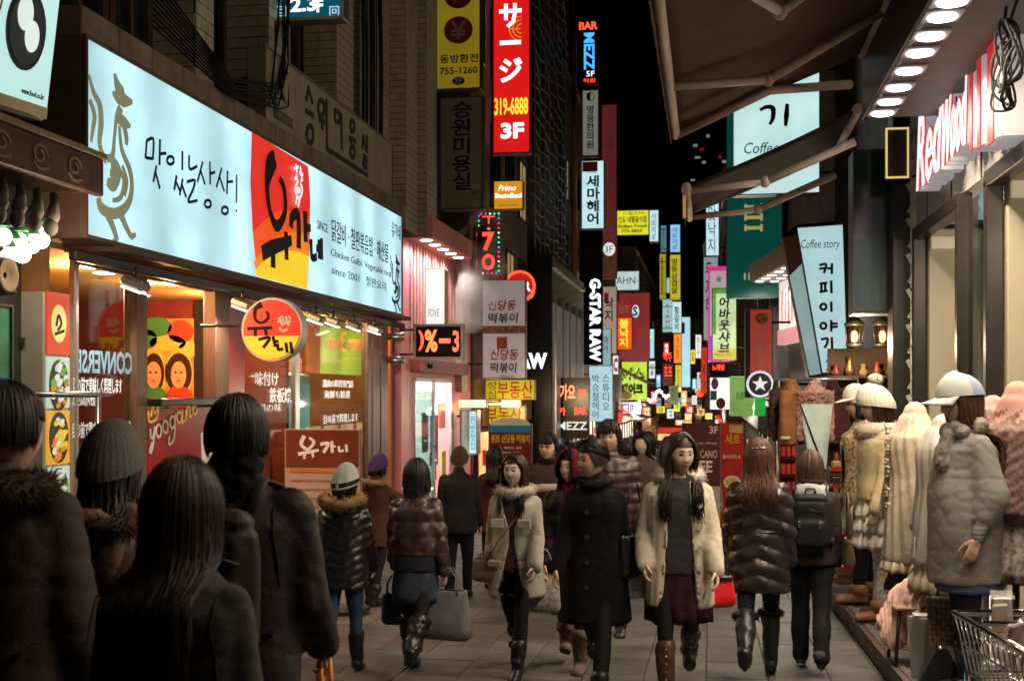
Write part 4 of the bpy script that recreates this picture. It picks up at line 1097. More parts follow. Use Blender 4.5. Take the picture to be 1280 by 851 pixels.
# soffit between sign and shop front, with the small flood lamps
MB().box((XL + .24, 13.0, 2.795), (.46, 9.0, .05)).build('sign_soffit', brown_fr, bl)
MB().box((XL + .30, 12.9, 2.70), (.06, 9.6, .08), bevel=.01).build('lamp_rail', dark_metal, bl)
lampshade = mat('flood_lamp_shade', (.30, .27, .24), .4, .5, var=.1)
for px in (165, 300, 392, 414, 440, 466):
 y = P(px, XL + .35)
 t = thing('flood_lamp', {165: 'small metal flood lamp hanging alone over the glass at the near end', 300: 'small flood lamp above the red poster panel beside the round sign', 392: 'flood lamp just beyond the round sign under the board', 414: 'flood lamp in front of the yellow menu banner', 440: 'flood lamp over the yellow banner end', 466: 'last flood lamp of the rail by the pink building'}[px], 'lamp', (XL + .38, y, 2.66), 0, 'flood lamps under the signboard')
 MB().tube([(0, 0, .03), (0, 0, -.05)], .014, 6).build('stem', dark_metal, t)
 MB().box((.0, 0, -.10), (.20, .17, .09), bevel=.025, rot=Matrix.Rotation(R(20), 3, 'Y')).build('lamp_head', lampshade, t)
 MB().box((-.016, 0, -.150), (.16, .14, .01), rot=Matrix.Rotation(R(20), 3, 'Y')).build('lamp_glass', emi('flood_glass', (1, .96, .92), 5.0, var=.02), t)
 lamp('flood_light', 'SPOT', (XL + .36, y, 2.48), 75, (1.0, .86, .66), .06, rot=(R(40) if px > 430 else 0, R(10), 0), spot=150)
# ---------------------------------------------------------------- round sign on its arm
yr = P(342, XL + .75)
fr_ = Face('y', yr); c = fr_.p(342, 412); e = fr_.p(380, 412)
rd = e.x - c.x
t = thing('round_sign', 'round red and yellow lit sign with brush lettering on a dark arm', 'sign', (c.x, yr, c.z))
MB().disc((0, 0), rd, -.05, .12, 40).build('cabinet', mat('white_sign_shell', (.75, .72, .68), .4), t)
MB().disc((0, 0), rd * .93, -.056, -.045, 40).build('panel', emi('round_red', (.80, .03, .015), .95), t)
n = 24; a0 = math.asin(-.22)
pts = [(rd * .928 * math.cos(a), rd * .928 * math.sin(a)) for a in [math.pi - a0 + (math.pi + 2 * a0) * i / n for i in range(n + 1)]]
MB().poly(pts, -.060, -.050).build('colour_dome', emi('round_yellow', (.95, .60, .02), .95), t)
rs = rd / 38.0
rr = lambda q: [((p[0] - 342) * rs, (412 - p[1]) * rs) + tuple(p[2:]) for p in q]
strokes([rr(q) for q in [[(330, 382, 2.2), (322, 388, 1.2), (322, 400, .9), (330, 404, .9), (338, 398, .9), (336, 390, .7)], [(312, 411), (343, 410)], [(322, 411), (322, 420)], [(334, 410), (336, 419)], [(326, 424), (340, 422), (332, 434)], [(344, 420), (347, 433)], [(346, 427), (351, 426)], [(350, 429), (351, 436), (357, 435)], [(360, 428), (362, 440)], [(366, 427), (368, 441)]]], .030, -.060, ink, t, 'brush_lettering')
strokes([rr(q) for q in [[(352, 398), (356, 408)], [(350, 403), (358, 401)], [(360, 397), (364, 408)], [(357, 405), (366, 403)], [(352, 410), (356, 414), (363, 412)], [(354, 396), (357, 399)], [(364, 396), (366, 400)]]], .024, -.060, whitep, t, 'rooster_emblem')
MB().tube([(-rd, .03, rd * .15), (-(c.x - XL), .03, rd * .15)], .018, 6).build('bracket', dark_metal, t)
# ---------------------------------------------------------------- things at the near end of the row
E_menu = emi('lit_menu', (.55, .85, .82), .9)
fz = Face('l', -4.0)
q0, q1 = fz.p(-40, 60), fz.p(66, 60)
tz_top, tz_bot = at(20, -60, 7.3).z, at(55, 155, 7.9).z
t = thing('food_sign', 'lit sign picturing white rice cakes in a black pot, above the carved canopy', 'sign', (-4.0, 0, tz_bot), R(90) - R(9))
fq = at(58, 152, 7.6) - Vector((.156, .988, 0)) * .43
t.location = fq; t.rotation_euler = (R(8), 0, R(81))
MB().box((0, .09, .62), (.86, .16, 1.25), bevel=.015).build('cabinet', mat('pale_cabinet', (.5, .55, .45), .5), t)
MB().box((0, 0, .62), (.82, .02, 1.2)).build('panel', E_menu, t)
MB().box((0, -.006, .045), (.82, .022, .07)).build('foot_band', mat('cream_band', (.65, .62, .40), .5), t)
cx, cz = .15, .50
MB().disc((cx, cz), .17, -.016, -.008, 28, sz=1.45).build('pot', mat('black_pot_print', (.02, .03, .05), .4), t)
MB().disc((cx, cz), .15, -.020, -.012, 28, sz=1.42).build('broth', mat('pot_inside_print', (.05, .08, .12), .4), t)
for dx, dz, r1, a in ((-.03, .09, .065, .5), (.045, -.03, .06, .4)): MB().disc((cx + dx, cz + dz), r1, -.026, -.016, 18, sz=1.6).build('rice_cake', emi('rice_cake_print', (.75, .88, .82), .9), t)
for dx, dz, m in ((.10, .92, mat('leaf_print', (.05, .25, .05), .5)), (.17, .98, mat('leaf_print', (.05, .25, .05), .5)), (.16, .80, mat('lime_print', (.45, .55, .05), .5))): MB().disc((cx + dx, cz + dz - .30), .06, -.016, -.006, 16, sz=1.4).build('leaf_emblem', m, t)
strokes([[(-.20 + .02 * i, .55 + .1 * (i % 3)), (-.17 + .02 * i, .75 + .05 * (i % 2))] for i in range(8)], .012, -.010, mat('orange_print', (.6, .15, .06), .5), t, 'twig_print')
lettering('떡볶이', -.33, .18, .26, .11, -.010, redp, t, bold=.02); lettering('www.food.co.kr', .17, .12, .2, .035, -.010, black, t); lettering('맛있는 떡', .17, .84, .14, .04, -.010, mat('grey_print', (.2, .26, .3), .5), t)
MB().tube([(.2, .15, .9), (.2, .9, .9)], .03, 6).build('bracket', dark_metal, t)
# canopy beam, carved valance, bulbs, loudspeaker
fb = Face('l', XL + .70)
yb = P(130, XL + .70)
zt, zb = fb.p(130, 200).z, fb.p(130, 246).z
t = thing('canopy', 'dark brown shop canopy with a carved beam at the near end of the row', 'canopy', (XL + .70, 0, zb))
beam_m = mat('dark_brown_canopy', (.07, .04, .026), .55, var=.35, scale=6, bump=.2, bscale=30)
MB().box((-.03, (yb + 3.0) / 2, (zt - zb) / 2), (.06, yb - 3.0, zt - zb), bevel=.01).build('beam', beam_m, t)
MB().box((-.02, (yb + 3.0) / 2, zt - zb + .02), (.09, yb - 3.0, .035)).build('beam_cap', mat('pale_beam_cap', (.22, .17, .12), .6), t)
MB().box((-.42, (yb + 3.0) / 2, zt - zb - .03), (.74, yb - 3.1, .05)).build('canopy_roof', beam_m, t)
MB().box((-.42, yb - .03, (zt - zb) / 2), (.72, .05, zt - zb - .06)).build('end_board', beam_m, t)
for i in range(4):
 y = yb - .40 - i * .42; ce = ((zt - zb) * .52)
 strokes([[(y + .09 * math.cos(a) * (1 - a / 12), ce + .07 * math.sin(a) * (1 - a / 12)) for a in [k * .6 for k in range(14)]], [(y - .08, ce - .05), (y, ce - .09), (y + .1, ce - .07)]], .018, -.003, mat('worn_carving', (.20, .13, .09), .6), t, 'carving', n=3)
for o in [c_ for c_ in t.children if c_.name.startswith('carving')]: o.rotation_euler = (0, 0, R(90)); o.location = (.001, 0, 0)
rope = mat('grey_tassel', (.10, .085, .075), .8, var=.3, bump=.3, bscale=40)
for i in range(7):
 y = yb - .33 - i * .20
 mb = MB(); mb.tube([(-.22, y + .05, -.02), (-.20, y + .03, -.10), (-.19, y - .01, -.18), (-.19, y - .03, -.25)], [.025, .032, .05, .028], 8); mb.ell((-.19, y - .035, -.26), (.05, .05, .06), 10, 6); mb.build('tassel', rope, t)
MB().box((-.5, yb - 2.2, -.02), (.06, 4.2, .10)).build('rail', dark_metal, t)
sh = thing('bulb_sign', 'cluster of bare glowing bulbs under green enamel shades at the near shop', 'lamp', (XL + .35, P(40, XL + .35), 0))
zc = on_x(35, 312, XL + .35).z; shade_m = mat('green_enamel', (.03, .22, .09), .3, coat=.4); bulb_m = emi('bare_bulb', (1.0, .80, .58), 6.0, var=.03)
for i, (px, py) in enumerate(((4, 296), (10, 322), (28, 318), (24, 302), (40, 306), (46, 292), (16, 312), (52, 300))):
 q = on_x(px, py, XL + .35) - Vector(sh.location)
 MB().lathe([(.03, .07), (.055, .03), (.062, .02), (.058, .016)], (0, q.y, q.z + .05), 14).build('lamp_shade', shade_m, sh)
 MB().ell((0, q.y, q.z), (.055, .055, .06), 12, 8).build('bulb', bulb_m, sh)
lamp('bulb_light', 'POINT', (XL + .75, P(40, XL + .35), zc), 25, (1, .8, .55), .15)
q = on_x(10, 345, XL + .4)
t = thing('loudspeaker', 'small black horn loudspeaker on the wall of the near shop', 'loudspeaker', (q.x, q.y, q.z))
MB().box((-.1, -.05, 0), (.22, .30, .24), bevel=.02).build('speaker_box', mat('speaker_box', (.06, .05, .045), .6), t)
MB().lathe([(.02, .0), (.05, .01), (.10, .03), (.11, .03), (.11, .0)], (.01, -.05, 0), 20, rot=Matrix.Rotation(R(90), 3, 'Y')).build('cone', mat('tan_cone', (.25, .18, .11), .6), t)
fg = Face('l', XL + .32)
sign(fg, (-60, 372, 14, 520), 'green and red printed stall panel at the very edge of the near shop', mat('green_panel', (.04, .22, .12), .4, var=.4, scale=5), [(None, -60, 470, 14, 482, mat('blue_print', (.05, .12, .4), .5)), (None, -60, 500, 14, 520, redp)], depth=.06, name='stall_panel', cat='panel')
nb = thing('neighbour_building', 'dark building next to the restaurant at the near end of the row', 'building', (0, 0, 0))
MB().box((XL - 4.6, 0, 5.5), (9, 16.2, 15)).build('wall', plaster_dark, nb)
# pylon with pictures of dishes
yp = P(58, XL + .10); yq = P(89, XL + .10)
t = thing('menu_pylon', 'tall white pylon with pictures of noodle dishes on its street side', 'pylon', (XL - .10, yp, gz(yp)))
zt = on_x(58, 364, XL + .10).z - gz(yp)
cream_metal = mat('cream_metal', (.45, .44, .36), .4, var=.12)
MB().box((-.02, (yq - yp) / 2, zt / 2), (.40, yq - yp, zt), bevel=.01).build('pylon_body', cream_metal, t)
fp = Face('l', XL + .10)
def pic(y0, y1, m, nm, dz=0):
 za, zb_ = on_x(73, y1, XL + .10).z - gz(yp), on_x(73, y0, XL + .10).z - gz(yp)
 o = MB().box((.19, (yq - yp) / 2, (za + zb_) / 2), (.012 + dz, yq - yp - .03, zb_ - za)).build(nm, m, t); return (za + zb_) / 2, (zb_ - za)
E_pr, E_pg, E_po = emi('picture_red', (.70, .06, .02), .75), emi('picture_white', (.55, .72, .62), .7), emi('picture_orange', (.85, .42, .04), .75)
def dish(z, h, cols, seed):
 rg = random.Random(seed); hw = (yq - yp) / 2
 mb = MB(); mb.poly([(hw + .13 * math.cos(a), z + .19 * math.sin(a)) for a in [k * 6.2832 / 22 for k in range(22)]], .192, .204, 0, 'yz')
 mb.build('dish_plate', mat('dish_dark', (.05, .04, .03), .4), t)
 for k in range(26):
  a, r = rg.uniform(0, 6.28), rg.uniform(0, 1) ** .6; c_ = (hw + .105 * r * math.cos(a), z + .16 * r * math.sin(a)); s_ = rg.uniform(.02, .045)
  MB().poly([(c_[0] + s_ * math.cos(b), c_[1] + s_ * .8 * math.sin(b + .4)) for b in [j * 6.2832 / 7 for j in range(7)]], .203, .207 + .0005 * k, 0, 'yz').build('dish_piece', cols[k % len(cols)], t)
z, h = pic(366, 443, E_pr, 'picture_panel')
MB().poly([((yq - yp) / 2 + .10 * math.cos(a), z + .14 * math.sin(a)) for a in [k * 6.2832 / 24 for k in range(24)]], .195, .204, 0, 'yz').build('emblem', emi('picture_yellow', (.85, .75, .25), .8), t)
strokes([[((yq - yp) / 2 - .05, z - .02), ((yq - yp) / 2 - .02, z + .06), ((yq - yp) / 2 + .02, z), ((yq - yp) / 2 - .03, z - .05)], [((yq - yp) / 2 - .07, z - .08), ((yq - yp) / 2 + .06, z - .05)]], .02, -.206, ink, t, 'brush_lettering')
[c_ for c_ in t.children if c_.name.startswith('brush_lettering')][-1].rotation_euler = (0, 0, R(90))
mgreen, mwhite, morange, myel = (emi('food_green', (.15, .45, .08), .6), emi('food_white', (.8, .8, .7), .7), emi('food_orange', (.8, .25, .03), .7), emi('food_yellow', (.85, .6, .06), .7))
z, h = pic(446, 510, E_pg, 'picture_panel'); dish(z - .02, h, [mwhite, mgreen, morange, mwhite], 3)
z, h = pic(513, 580, E_po, 'picture_panel'); dish(z, h, [myel, morange, myel, mwhite], 4)
z, h = pic(583, 650, E_pg, 'picture_panel'); dish(z, h, [mwhite, mgreen, mwhite], 5)
MB().box((.19, (yq - yp) / 2, .45), (.012, yq - yp - .03, .5)).build('picture_panel', cream_metal, t)
sb = MB(); a = on_x(30, 425, XL + .1)
MB().box((-.1, -.03, a.z - gz(yp)), (.3, .02, .06)).build('clamp', steel, t)
# steel rail in front of the pylon
q = at(10, 493, 8.2); q2 = at(125, 493, 8.6)
t = thing('steel_rail', 'bare steel queue rail in front of the glass at the near end', 'rail', (q.x, q.y, gz(q.y)))
MB().tube([(0, 0, q.z - gz(q.y)), (q2.x - q.x, q2.y - q.y, q2.z - gz(q.y))], .022, 10).build('top_rail', steel, t)
for u in (.05, .98): MB().tube([((q2.x - q.x) * u, (q2.y - q.y) * u, q.z - gz(q.y)), ((q2.x - q.x) * u, (q2.y - q.y) * u, -.06)], .02, 10).build('upright', steel, t)
# stand-up menu board in maroon
fm2 = Face('y', 11.2)
A, B = fm2.p(357, 536), fm2.p(450, 536); gy = gz(11.2)
t = thing('menu_board', 'standing banner with a maroon head and a long printed menu outside the restaurant', 'menu board', ((A.x + B.x) / 2, 11.2, gy))
W, H = B.x - A.x, A.z - gy
maroon = mat('maroon_banner', (.20, .045, .025), .5, var=.1)
MB().box((0, 0, H * .53), (W, .02, H * .94)).build('banner', mat('cream_banner', (.50, .36, .28), .55, var=.08), t)
MB().box((0, -.012, H - .19), (W - .02, .01, .36)).build('banner_head', maroon, t)
strokes([[(x * W / 93, H - y * W / 93) + ((w_,) if w_ else ()) for x, y, w_ in q] for q in [[(-22, 8, 1.2), (-26, 18, 1), (-18, 24, .8), (-10, 16, .8), (-16, 10, .6)], [(-30, 30, 1), (-4, 25, .8)], [(-22, 29, .8), (-22, 36, .6)], [(-12, 27, .8), (-11, 34, .6)], [(-2, 18, .9), (8, 17, .9), (2, 28, .9)], [(12, 14, .8), (13, 28, .9)], [(12, 21, .6), (17, 20, .6)], [(21, 20, .7), (22, 26, .7), (27, 25, .7)], [(30, 18, .7), (31, 27, .7)]]], .035, -.018, emi('pale_brush', (.8, .7, .6), .25, base=.9), t, 'brush_lettering')
MB().box((0, -.015, H - .40), (W * .86, .008, .035)).build('orange_band', mat('orange_band', (.55, .22, .05), .5), t)
for k in range(12): MB().box((-.02 + .03 * math.sin(k * 2), -.013, H - .50 - .085 * k), (W * (.78 - .12 * (k % 3 == 1)), .006, .014)).build('printed_line', mat('rose_print', (.38, .17, .13), .5), t)
for s in (-1, 1): MB().box((s * W * .5, .01, H / 2 - .03), (.022, .03, H + .06)).build('stand_post', mat('brown_stand', (.25, .15, .09), .5), t)
MB().box((0, .03, .03), (W + .1, .35, .06), bevel=.01).build('foot', dark_metal, t)
# small easel beside the counter
q = at(256, 580, 10.6)
t = thing('easel_card', 'small white menu card on an easel beside the red counter', 'easel', (q.x + .1, q.y, gz(q.y)), R(35))
hq = q.z + .28 - gz(q.y)
MB().box((0, 0, hq - .28), (.24, .02, .56), rot=Matrix.Rotation(R(-8), 3, 'X')).build('card', mat('card_white', (.7, .68, .66), .5, var=.2, scale=9), t)
for s in (-1, 1): MB().tube([(s * .1, .02, hq - .4), (s * .14, -.05, -.02)], .010, 6).build('leg', steel, t)
MB().tube([(0, .02, hq - .3), (0, .30, -.02)], .010, 6).build('leg', steel, t)
# ================================================================ hair salon boards and 2.3F sign
beige = mat('grubby_beige_board', (.30, .26, .20), .6, var=.2, scale=3)
XB = XL + .25; fh = Face('l', XB)
salon_ink = mat('salon_ink', (.035, .028, .022), .5)
t, o, _ = sign(fh, (330, 55, 490, 168), 'unlit beige hair salon board on the tiled wall above the long lit sign', beige, depth=.18, frame=mat('beige_frame', (.2, .17, .13), .6), rim=.03, name='salon_board')
hz_ = lambda x, y: fh.loc(fh.p(200 + x / 3.544, y / 3.544), o)
def hstk(L, wd, m=salon_ink): strokes([[hz_(*p[:2]) + tuple(p[2:]) for p in q] for q in L], wd, -.006, m, t, 'lettering')
def ov(x, y, rx, ry): return [(x + rx * math.cos(a), y + ry * math.sin(a)) for a in [i * .7 for i in range(10)]]
hstk([[(658, 385), (645, 445)], [(658, 400), (674, 462)], [(642, 490), (678, 515)], ov(662, 597, 15, 38), ov(712, 480, 14, 34), [(703, 530), (728, 545)], [(716, 540), (718, 578)], [(735, 440), (738, 668)], [(736, 660), (918, 778)], [(772, 490), (772, 535)], [(772, 535), (793, 545)], [(793, 545), (793, 500)], [(793, 500), (772, 490)], [(801, 500), (803, 665)], ov(850, 560, 10, 24), [(836, 612), (866, 628)], [(845, 612), (845, 640)], ov(851, 675, 10, 24), [(900, 600), (893, 660)], [(900, 615), (910, 668)], [(915, 600), (916, 680)], [(898, 690), (914, 700)], [(914, 700), (914, 720)], [(914, 720), (898, 715)], [(898, 715), (898, 738)], [(898, 738), (916, 745)]], .065)
hstk([[(535, 290), (548, 300), (565, 330)], [(535, 290), (534, 400), (545, 450)], [(530, 380), (555, 460)]], .03)
qa = hz_(503, 500); qb = hz_(586, 500); qc = hz_(503, 455)
MB().box(((qa[0] + qb[0]) / 2, -.006, (qa[1] + qc[1]) / 2 - .05), (qb[0] - qa[0], .008, qc[1] - qa[1])).build('name_plate', mat('plate_grey', (.10, .085, .07), .5), t)
lettering('HAIR SALON', qa[0] + .05, qa[1] - .03, qb[0] - qa[0] - .1, (qc[1] - qa[1]) * .55, -.012, beige, t)
sign(Face('y', 13.1), (341, -38, 429, 25), 'teal lit sign reading 2.3F on the tiled pier at the top', emi('lit_teal', (.004, .15, .22), .55, var=.25), [('2.3', 363, -4, 396, 16, E_wht_text, dict(bold=.03)), ('F', 396, -1, 404, 16, E_wht_text, dict(bold=.03)), ('回', 345, 8, 358, 22, E_white, {}), ('回', 412, 8, 424, 22, E_white, {})], rimm=mat('pale_rim', (.45, .5, .42), .4), bracket=('l', .3), rim=.05)
# ================================================================ pink building
pink = mat('pink_plaster', (.86, .30, .32), .45, var=.10, scale=3, bump=.08, bscale=30)
pk_y0, pk_y1 = P(480) - .0, P(588)
t = thing('pink_shop', 'salmon pink shop building with a lit doorway and a small lit canopy', 'building', (XL, 0, 0))
y0, y1 = 18.75, pk_y1
yd0, yd1 = P(516), P(563)
zd = on_x(516, 472, XL).z
zpt = 4.55
for nm, ya, yb_, za, zb_ in (('wall', y0, yd0, Z0, zpt), ('wall', yd0, yd1, zd, zpt), ('wall', yd1, y1, Z0, zpt)):
 MB().box((-.15, (ya + yb_) / 2, (za + zb_) / 2), (.30, yb_ - ya, zb_ - za)).build(nm, pink, t)
MB().box((-2.2, (y0 + y1) / 2, zpt + .1), (4.4, y1 - y0, .2)).build('roof', plaster_dark, t)
for nm, c_, d_ in (('room_wall', (-2.4, (yd0 + yd1) / 2, .6), (.1, 3.4, 3.4)), ('room_wall', (-1.3, yd1 + .15, .6), (2.2, .1, 3.4)), ('room_wall', (-1.3, yd0 - .15, .6), (2.2, .1, 3.4))):
 MB().box(c_, d_).build(nm, mat('white_room', (.66, .70, .66), .6), t)
MB().box((-1.3, (yd0 + yd1) / 2, zd + .15), (2.2, 3.4, .06)).build('ceiling', mat('white_room', (.66, .70, .66), .6), t)
MB().box((-1.3, (yd0 + yd1) / 2, gz(21) - .1), (2.4, 3.4, .1)).build('room_floor', mat('white_room', (.66, .70, .66), .6), t)
MB().box((-1.0, (yd0 + yd1) / 2, zd + .10), (.5, 1.8, .04)).build('ceiling_lamp', emi('tube_white', (.9, 1, .97), 5), t)
lamp('doorway_lamp', 'POINT', (XL - .9, (yd0 + yd1) / 2, zd - .3), 230, (.92, 1.0, .95), .2)
dr = MB()
for y in (yd0 + .05, (yd0 + yd1) / 2, yd1 - .05): dr.box((.01, y, (zd + gz(21)) / 2), (.05, .06, zd - gz(21)))
dr.box((.01, (yd0 + yd1) / 2, zd - .03), (.05, yd1 - yd0, .06))
d_ = dr.build('door', steel, t)
MB().box((0, yd0 + .85, (zd + gz(21)) / 2 - .1), (.012, 1.5, zd - gz(21) - .25)).build('pane', clear, d_)
MB().tube([(.05, yd0 + 1.25, .15), (.10, yd0 + 1.25, .15), (.10, yd0 + 1.25, .75), (.05, yd0 + 1.25, .75)], .016, 8).build('handle', chrome, d_)
for px, py, w_, h_, m, nm in ((551, 520, .5, .45, emi('door_display', (.75, .13, .04), .7), 'red_display'), (541, 550, .6, .9, mat('red_notice', (.5, .08, .06), .5, var=.5, scale=9), 'notice_poster'), (553, 590, .35, .8, mat('yellow_notice', (.65, .62, .06), .5), 'notice_poster'), (530, 540, .45, .7, mat('grey_notice', (.30, .34, .34), .5, var=.3, scale=8), 'notice_poster')):
 q = on_x(px, py, XL - .06); MB().box((-.04, q.y, q.z), (.02, w_, h_)).build(nm, m, t)
# canopy with five round lamps
yc0, yc1, xo = P(503), y_of(590, XL + .50), .50
zc1, zc0 = on_y(520, 270, yc0).z, on_y(520, 297, yc0).z
MB().box((xo / 2, (yc0 + yc1) / 2, (zc0 + zc1) / 2), (xo, yc1 - yc0, zc1 - zc0), bevel=.015).build('canopy', mat('pink_canopy', (.66, .27, .24), .5, var=.1), t)
for i in range(5):
 y = yc0 + .35 + i * (yc1 - yc0 - .7) / 4
 MB().lathe([(.10, 0), (.085, -.008), (.001, -.010)], (xo * .62, y, zc0 - .004), 18).build('canopy_lamp', E_lamp, t)
 lamp('canopy_light', 'SPOT', (XL + xo * .62, y, zc0 - .03), 60, (1, .88, .84), .08, rot=(0, R(10), 0), spot=150)
for k in range(16):
 y = P(513) + k * (P(566) - P(513)) / 15
 MB().box((.012, y, (zc0 + 1.75 + .6) / 2), (.03, .10, zc0 - 2.35), bevel=.01).build('wall_flute', mat('pink_flutes', (.78, .38, .35), .45), t)
MB().box((.10, (P(513) + P(572)) / 2, zd + .20), (.24, P(572) - P(513), .22), bevel=.01).build('door_lintel', mat('rose_lintel', (.40, .16, .14), .5), t)
q = on_x(537, 457, XL + .24); MB().tube([(.22, q.y, q.z), (.30, q.y, q.z)], .05, 12).build('camera_housing', black, t)
for px, py in ((484, 421), (484, 450)):
 q = on_x(px, py, XL); MB().tube([(-.05, q.y, q.z), (.28, q.y, q.z)], .055, 12).build('pipe_stub', steel, t)
# the gap and the cream column beyond
MB().box((.05, P(571) + .15, 3.0), (.16, .55, 2.6)).build('side_pilaster', mat('cream_pilaster', (.62, .50, .36), .5), t)
sign(Face('y', P(532) - .02), (532, 336, 556, 413), 'narrow lit white sign with a gold side on the fluted pink wall', E_white2, [('FOVE', 535, 386, 549, 396, mat('grey_print', (.2, .26, .3), .5), {})], depth=.30, frame=mat('gold_side', (.62, .34, .06), .35, .3), rim=.012, bracket=('l', .1))
t, o, _ = sign(Face('y', 18.6), (517, 405, 579, 449), 'red dot-matrix display in a grey frame reading a percentage', mat('led_black', (.012, .005, .004), .7), [(')', 523, 413, 530, 438, E_redneon, dict(bold=.03)), ('%', 531, 412, 547, 440, emi('led_orange', (1.0, .16, .03), 2.4), dict(bold=.03)), ('-', 549, 423, 563, 429, E_redneon, {}), ('3', 566, 413, 574, 440, E_redneon, dict(bold=.02))], depth=.16, frame=mat('grey_led_frame', (.32, .26, .24), .45), rim=.07, bracket=('l', .25), name='display_sign')
# ================================================================ left row beyond the pink shop
def dof(px, X): return on_x(px, 490, X).y
def fy(Y): return Face('y', Y)
Lb = ('l', .05)
ink2 = mat('sign_ink', (.02, .018, .018), .5)
yellow_board = mat('dim_yellow_board', (.42, .33, .03), .5, var=.12)
E_dimyel = emi('dim_lit_yellow', (.50, .36, .02), .35)
t, o, _ = sign(fy(21.4), (545, -75, 601, 112), 'dim yellow money-exchange sign with red currency discs, high beside the tiled wall', E_dimyel, [('disc', 555, 20, 591, 56, redp, {}), ('¥', 563, 26, 583, 51, mat('dim_print', (.5, .42, .3), .5), dict(lay=2, bold=.01)), ('disc', 555, -24, 591, 12, redp, {}), ('¢', 565, -18, 581, 6, mat('dim_print', (.5, .42, .3), .5), dict(lay=2)), ('동방환전', 550, 67, 598, 80, ink2, dict(bold=.02)), ('755-1260', 550, 83, 597, 94, ink2, dict(bold=.02)), ('disc', 565, 96, 581, 107, mat('blue_print', (.02, .08, .35), .5), {}), ('2F', 568, 98, 578, 105, whitep, dict(lay=2))], depth=.25, bracket=Lb, rim=.04)
sign(fy(21.9), (550, 121, 604, 262), 'unlit beige vertical hair salon sign hanging under the yellow exchange sign', mat('unlit_beige_sign', (.32, .28, .22), .6, var=.1), [('승원미용실', 565, 126, 590, 238, ink2, dict(vert=True, bold=.02)), ('2F', 590, 238, 599, 243, ink2)], depth=.25, bracket=Lb, rim=.04)
E_msg = emi('massage_red', (.82, .012, .01), .85)
t, o, _ = sign(fy(27), (616, -45, 663, 192), 'tall bright red lit massage sign with white Japanese letters and 3F', E_msg, [('サージ', 624, 4, 653, 104, E_wht_text, dict(vert=True, bold=.03)), ('マッ', 624, -40, 653, 0, E_wht_text, dict(vert=True, bold=.03)), ('319-6888', 618, 121, 660, 145, E_yel_text, dict(bold=.02)), ('3F', 626, 153, 655, 174, E_wht_text, dict(bold=.04))], depth=.3, bracket=Lb, rim=.05)
q = fy(27).p(652, 36); ring = []
strokes([[(q.x - o.x + r * math.cos(a), q.z - o.z + r * math.sin(a)) for a in [math.pi / 2 + k * math.pi / 10 for k in range(11)]] for r in (.28, .20, .11)] + [[(q.x - o.x - .27, q.z - o.z), (q.x - o.x - .03, q.z - o.z)]], .022, -.004, emi('sign_gold', (.9, .30, .02), .9), t, 'emblem')
sign(fy(26.8), (617, 226, 654, 262), 'small square amber lit cafe sign under the red massage sign', emi('lit_amber', (.85, .36, .015), .75), [('Primo', 623, 231, 645, 239, E_wht_text, dict(shear=.3)), ('BacioBaci', 619, 241, 652, 248, E_wht_text, dict(bold=.02)), ('gusto & passo', 624, 255, 648, 259, whitep)], depth=.2, bracket=('l', .1))
# running LED sign
t, o, (xa, xb, H) = sign(fy(25.4), (597, 266, 625, 343), 'dotted red display with a border of tiny coloured lamps', mat('led_black', (.012, .005, .004), .7), [('ㅜ', 603, 270, 619, 280, E_redneon, {}), ('·', 609, 284, 613, 288, E_redneon, {}), ('7', 603, 290, 618, 314, E_redneon, dict(bold=.04)), ('O', 602, 317, 619, 338, E_redneon, dict(bold=.04))], depth=.15, bracket=Lb, name='display_sign')
cols = [emi('pixel_' + n, c, 2.0) for n, c in (('green', (.05, 1, .25)), ('blue', (.1, .3, 1)), ('red', (1, .05, .1)), ('white', (.9, .9, 1)))]
for i in range(34):
 u = i / 34 * (2 * (xb - xa) + 2 * H); W = xb - xa
 x, z = (xa + u, 0) if u < W else ((xb, u - W) if u < W + H else ((xb - (u - W - H), H) if u < 2 * W + H else (xa, H - (u - 2 * W - H))))
 MB().disc((xa + W / 2 + (x - xa - W / 2) * .9, H / 2 + (z - H / 2) * .96), .020, -.03, -.004, 8).build('pixel_lamp', cols[(i * 7 + i // 3) % 4], t)
# round red neon sign
f = fy(29); c = f.p(650, 358); e = f.p(670, 358); r = e.x - c.x
t = thing('round_sign', 'round red neon sign half hidden behind the pale rice-cake banner', 'sign', tuple(c))
MB().disc((0, 0), r, -.02, .12, 32).build('cabinet', mat('dark_red_disc', (.20, .012, .01), .4), t)
MB().disc((0, 0), r * .78, -.03, -.015, 32).build('panel', emi('disc_red', (.75, .02, .015), .55), t)
MB().tube([(r * .9 * math.cos(a), -.05, r * .9 * math.sin(a)) for a in [k * 6.2832 / 32 for k in range(33)]], .035, 6).build('neon_ring', E_redneon, t)
lettering('R', r * .2, -r * .3, r * .5, r * .6, -.035, E_wht_text, t, bold=.03)
MB().tube([(-r, .05, 0), (c.x * 0 - (c.x - XL), .05, 0)], .03, 6).build('bracket', dark_metal, t)
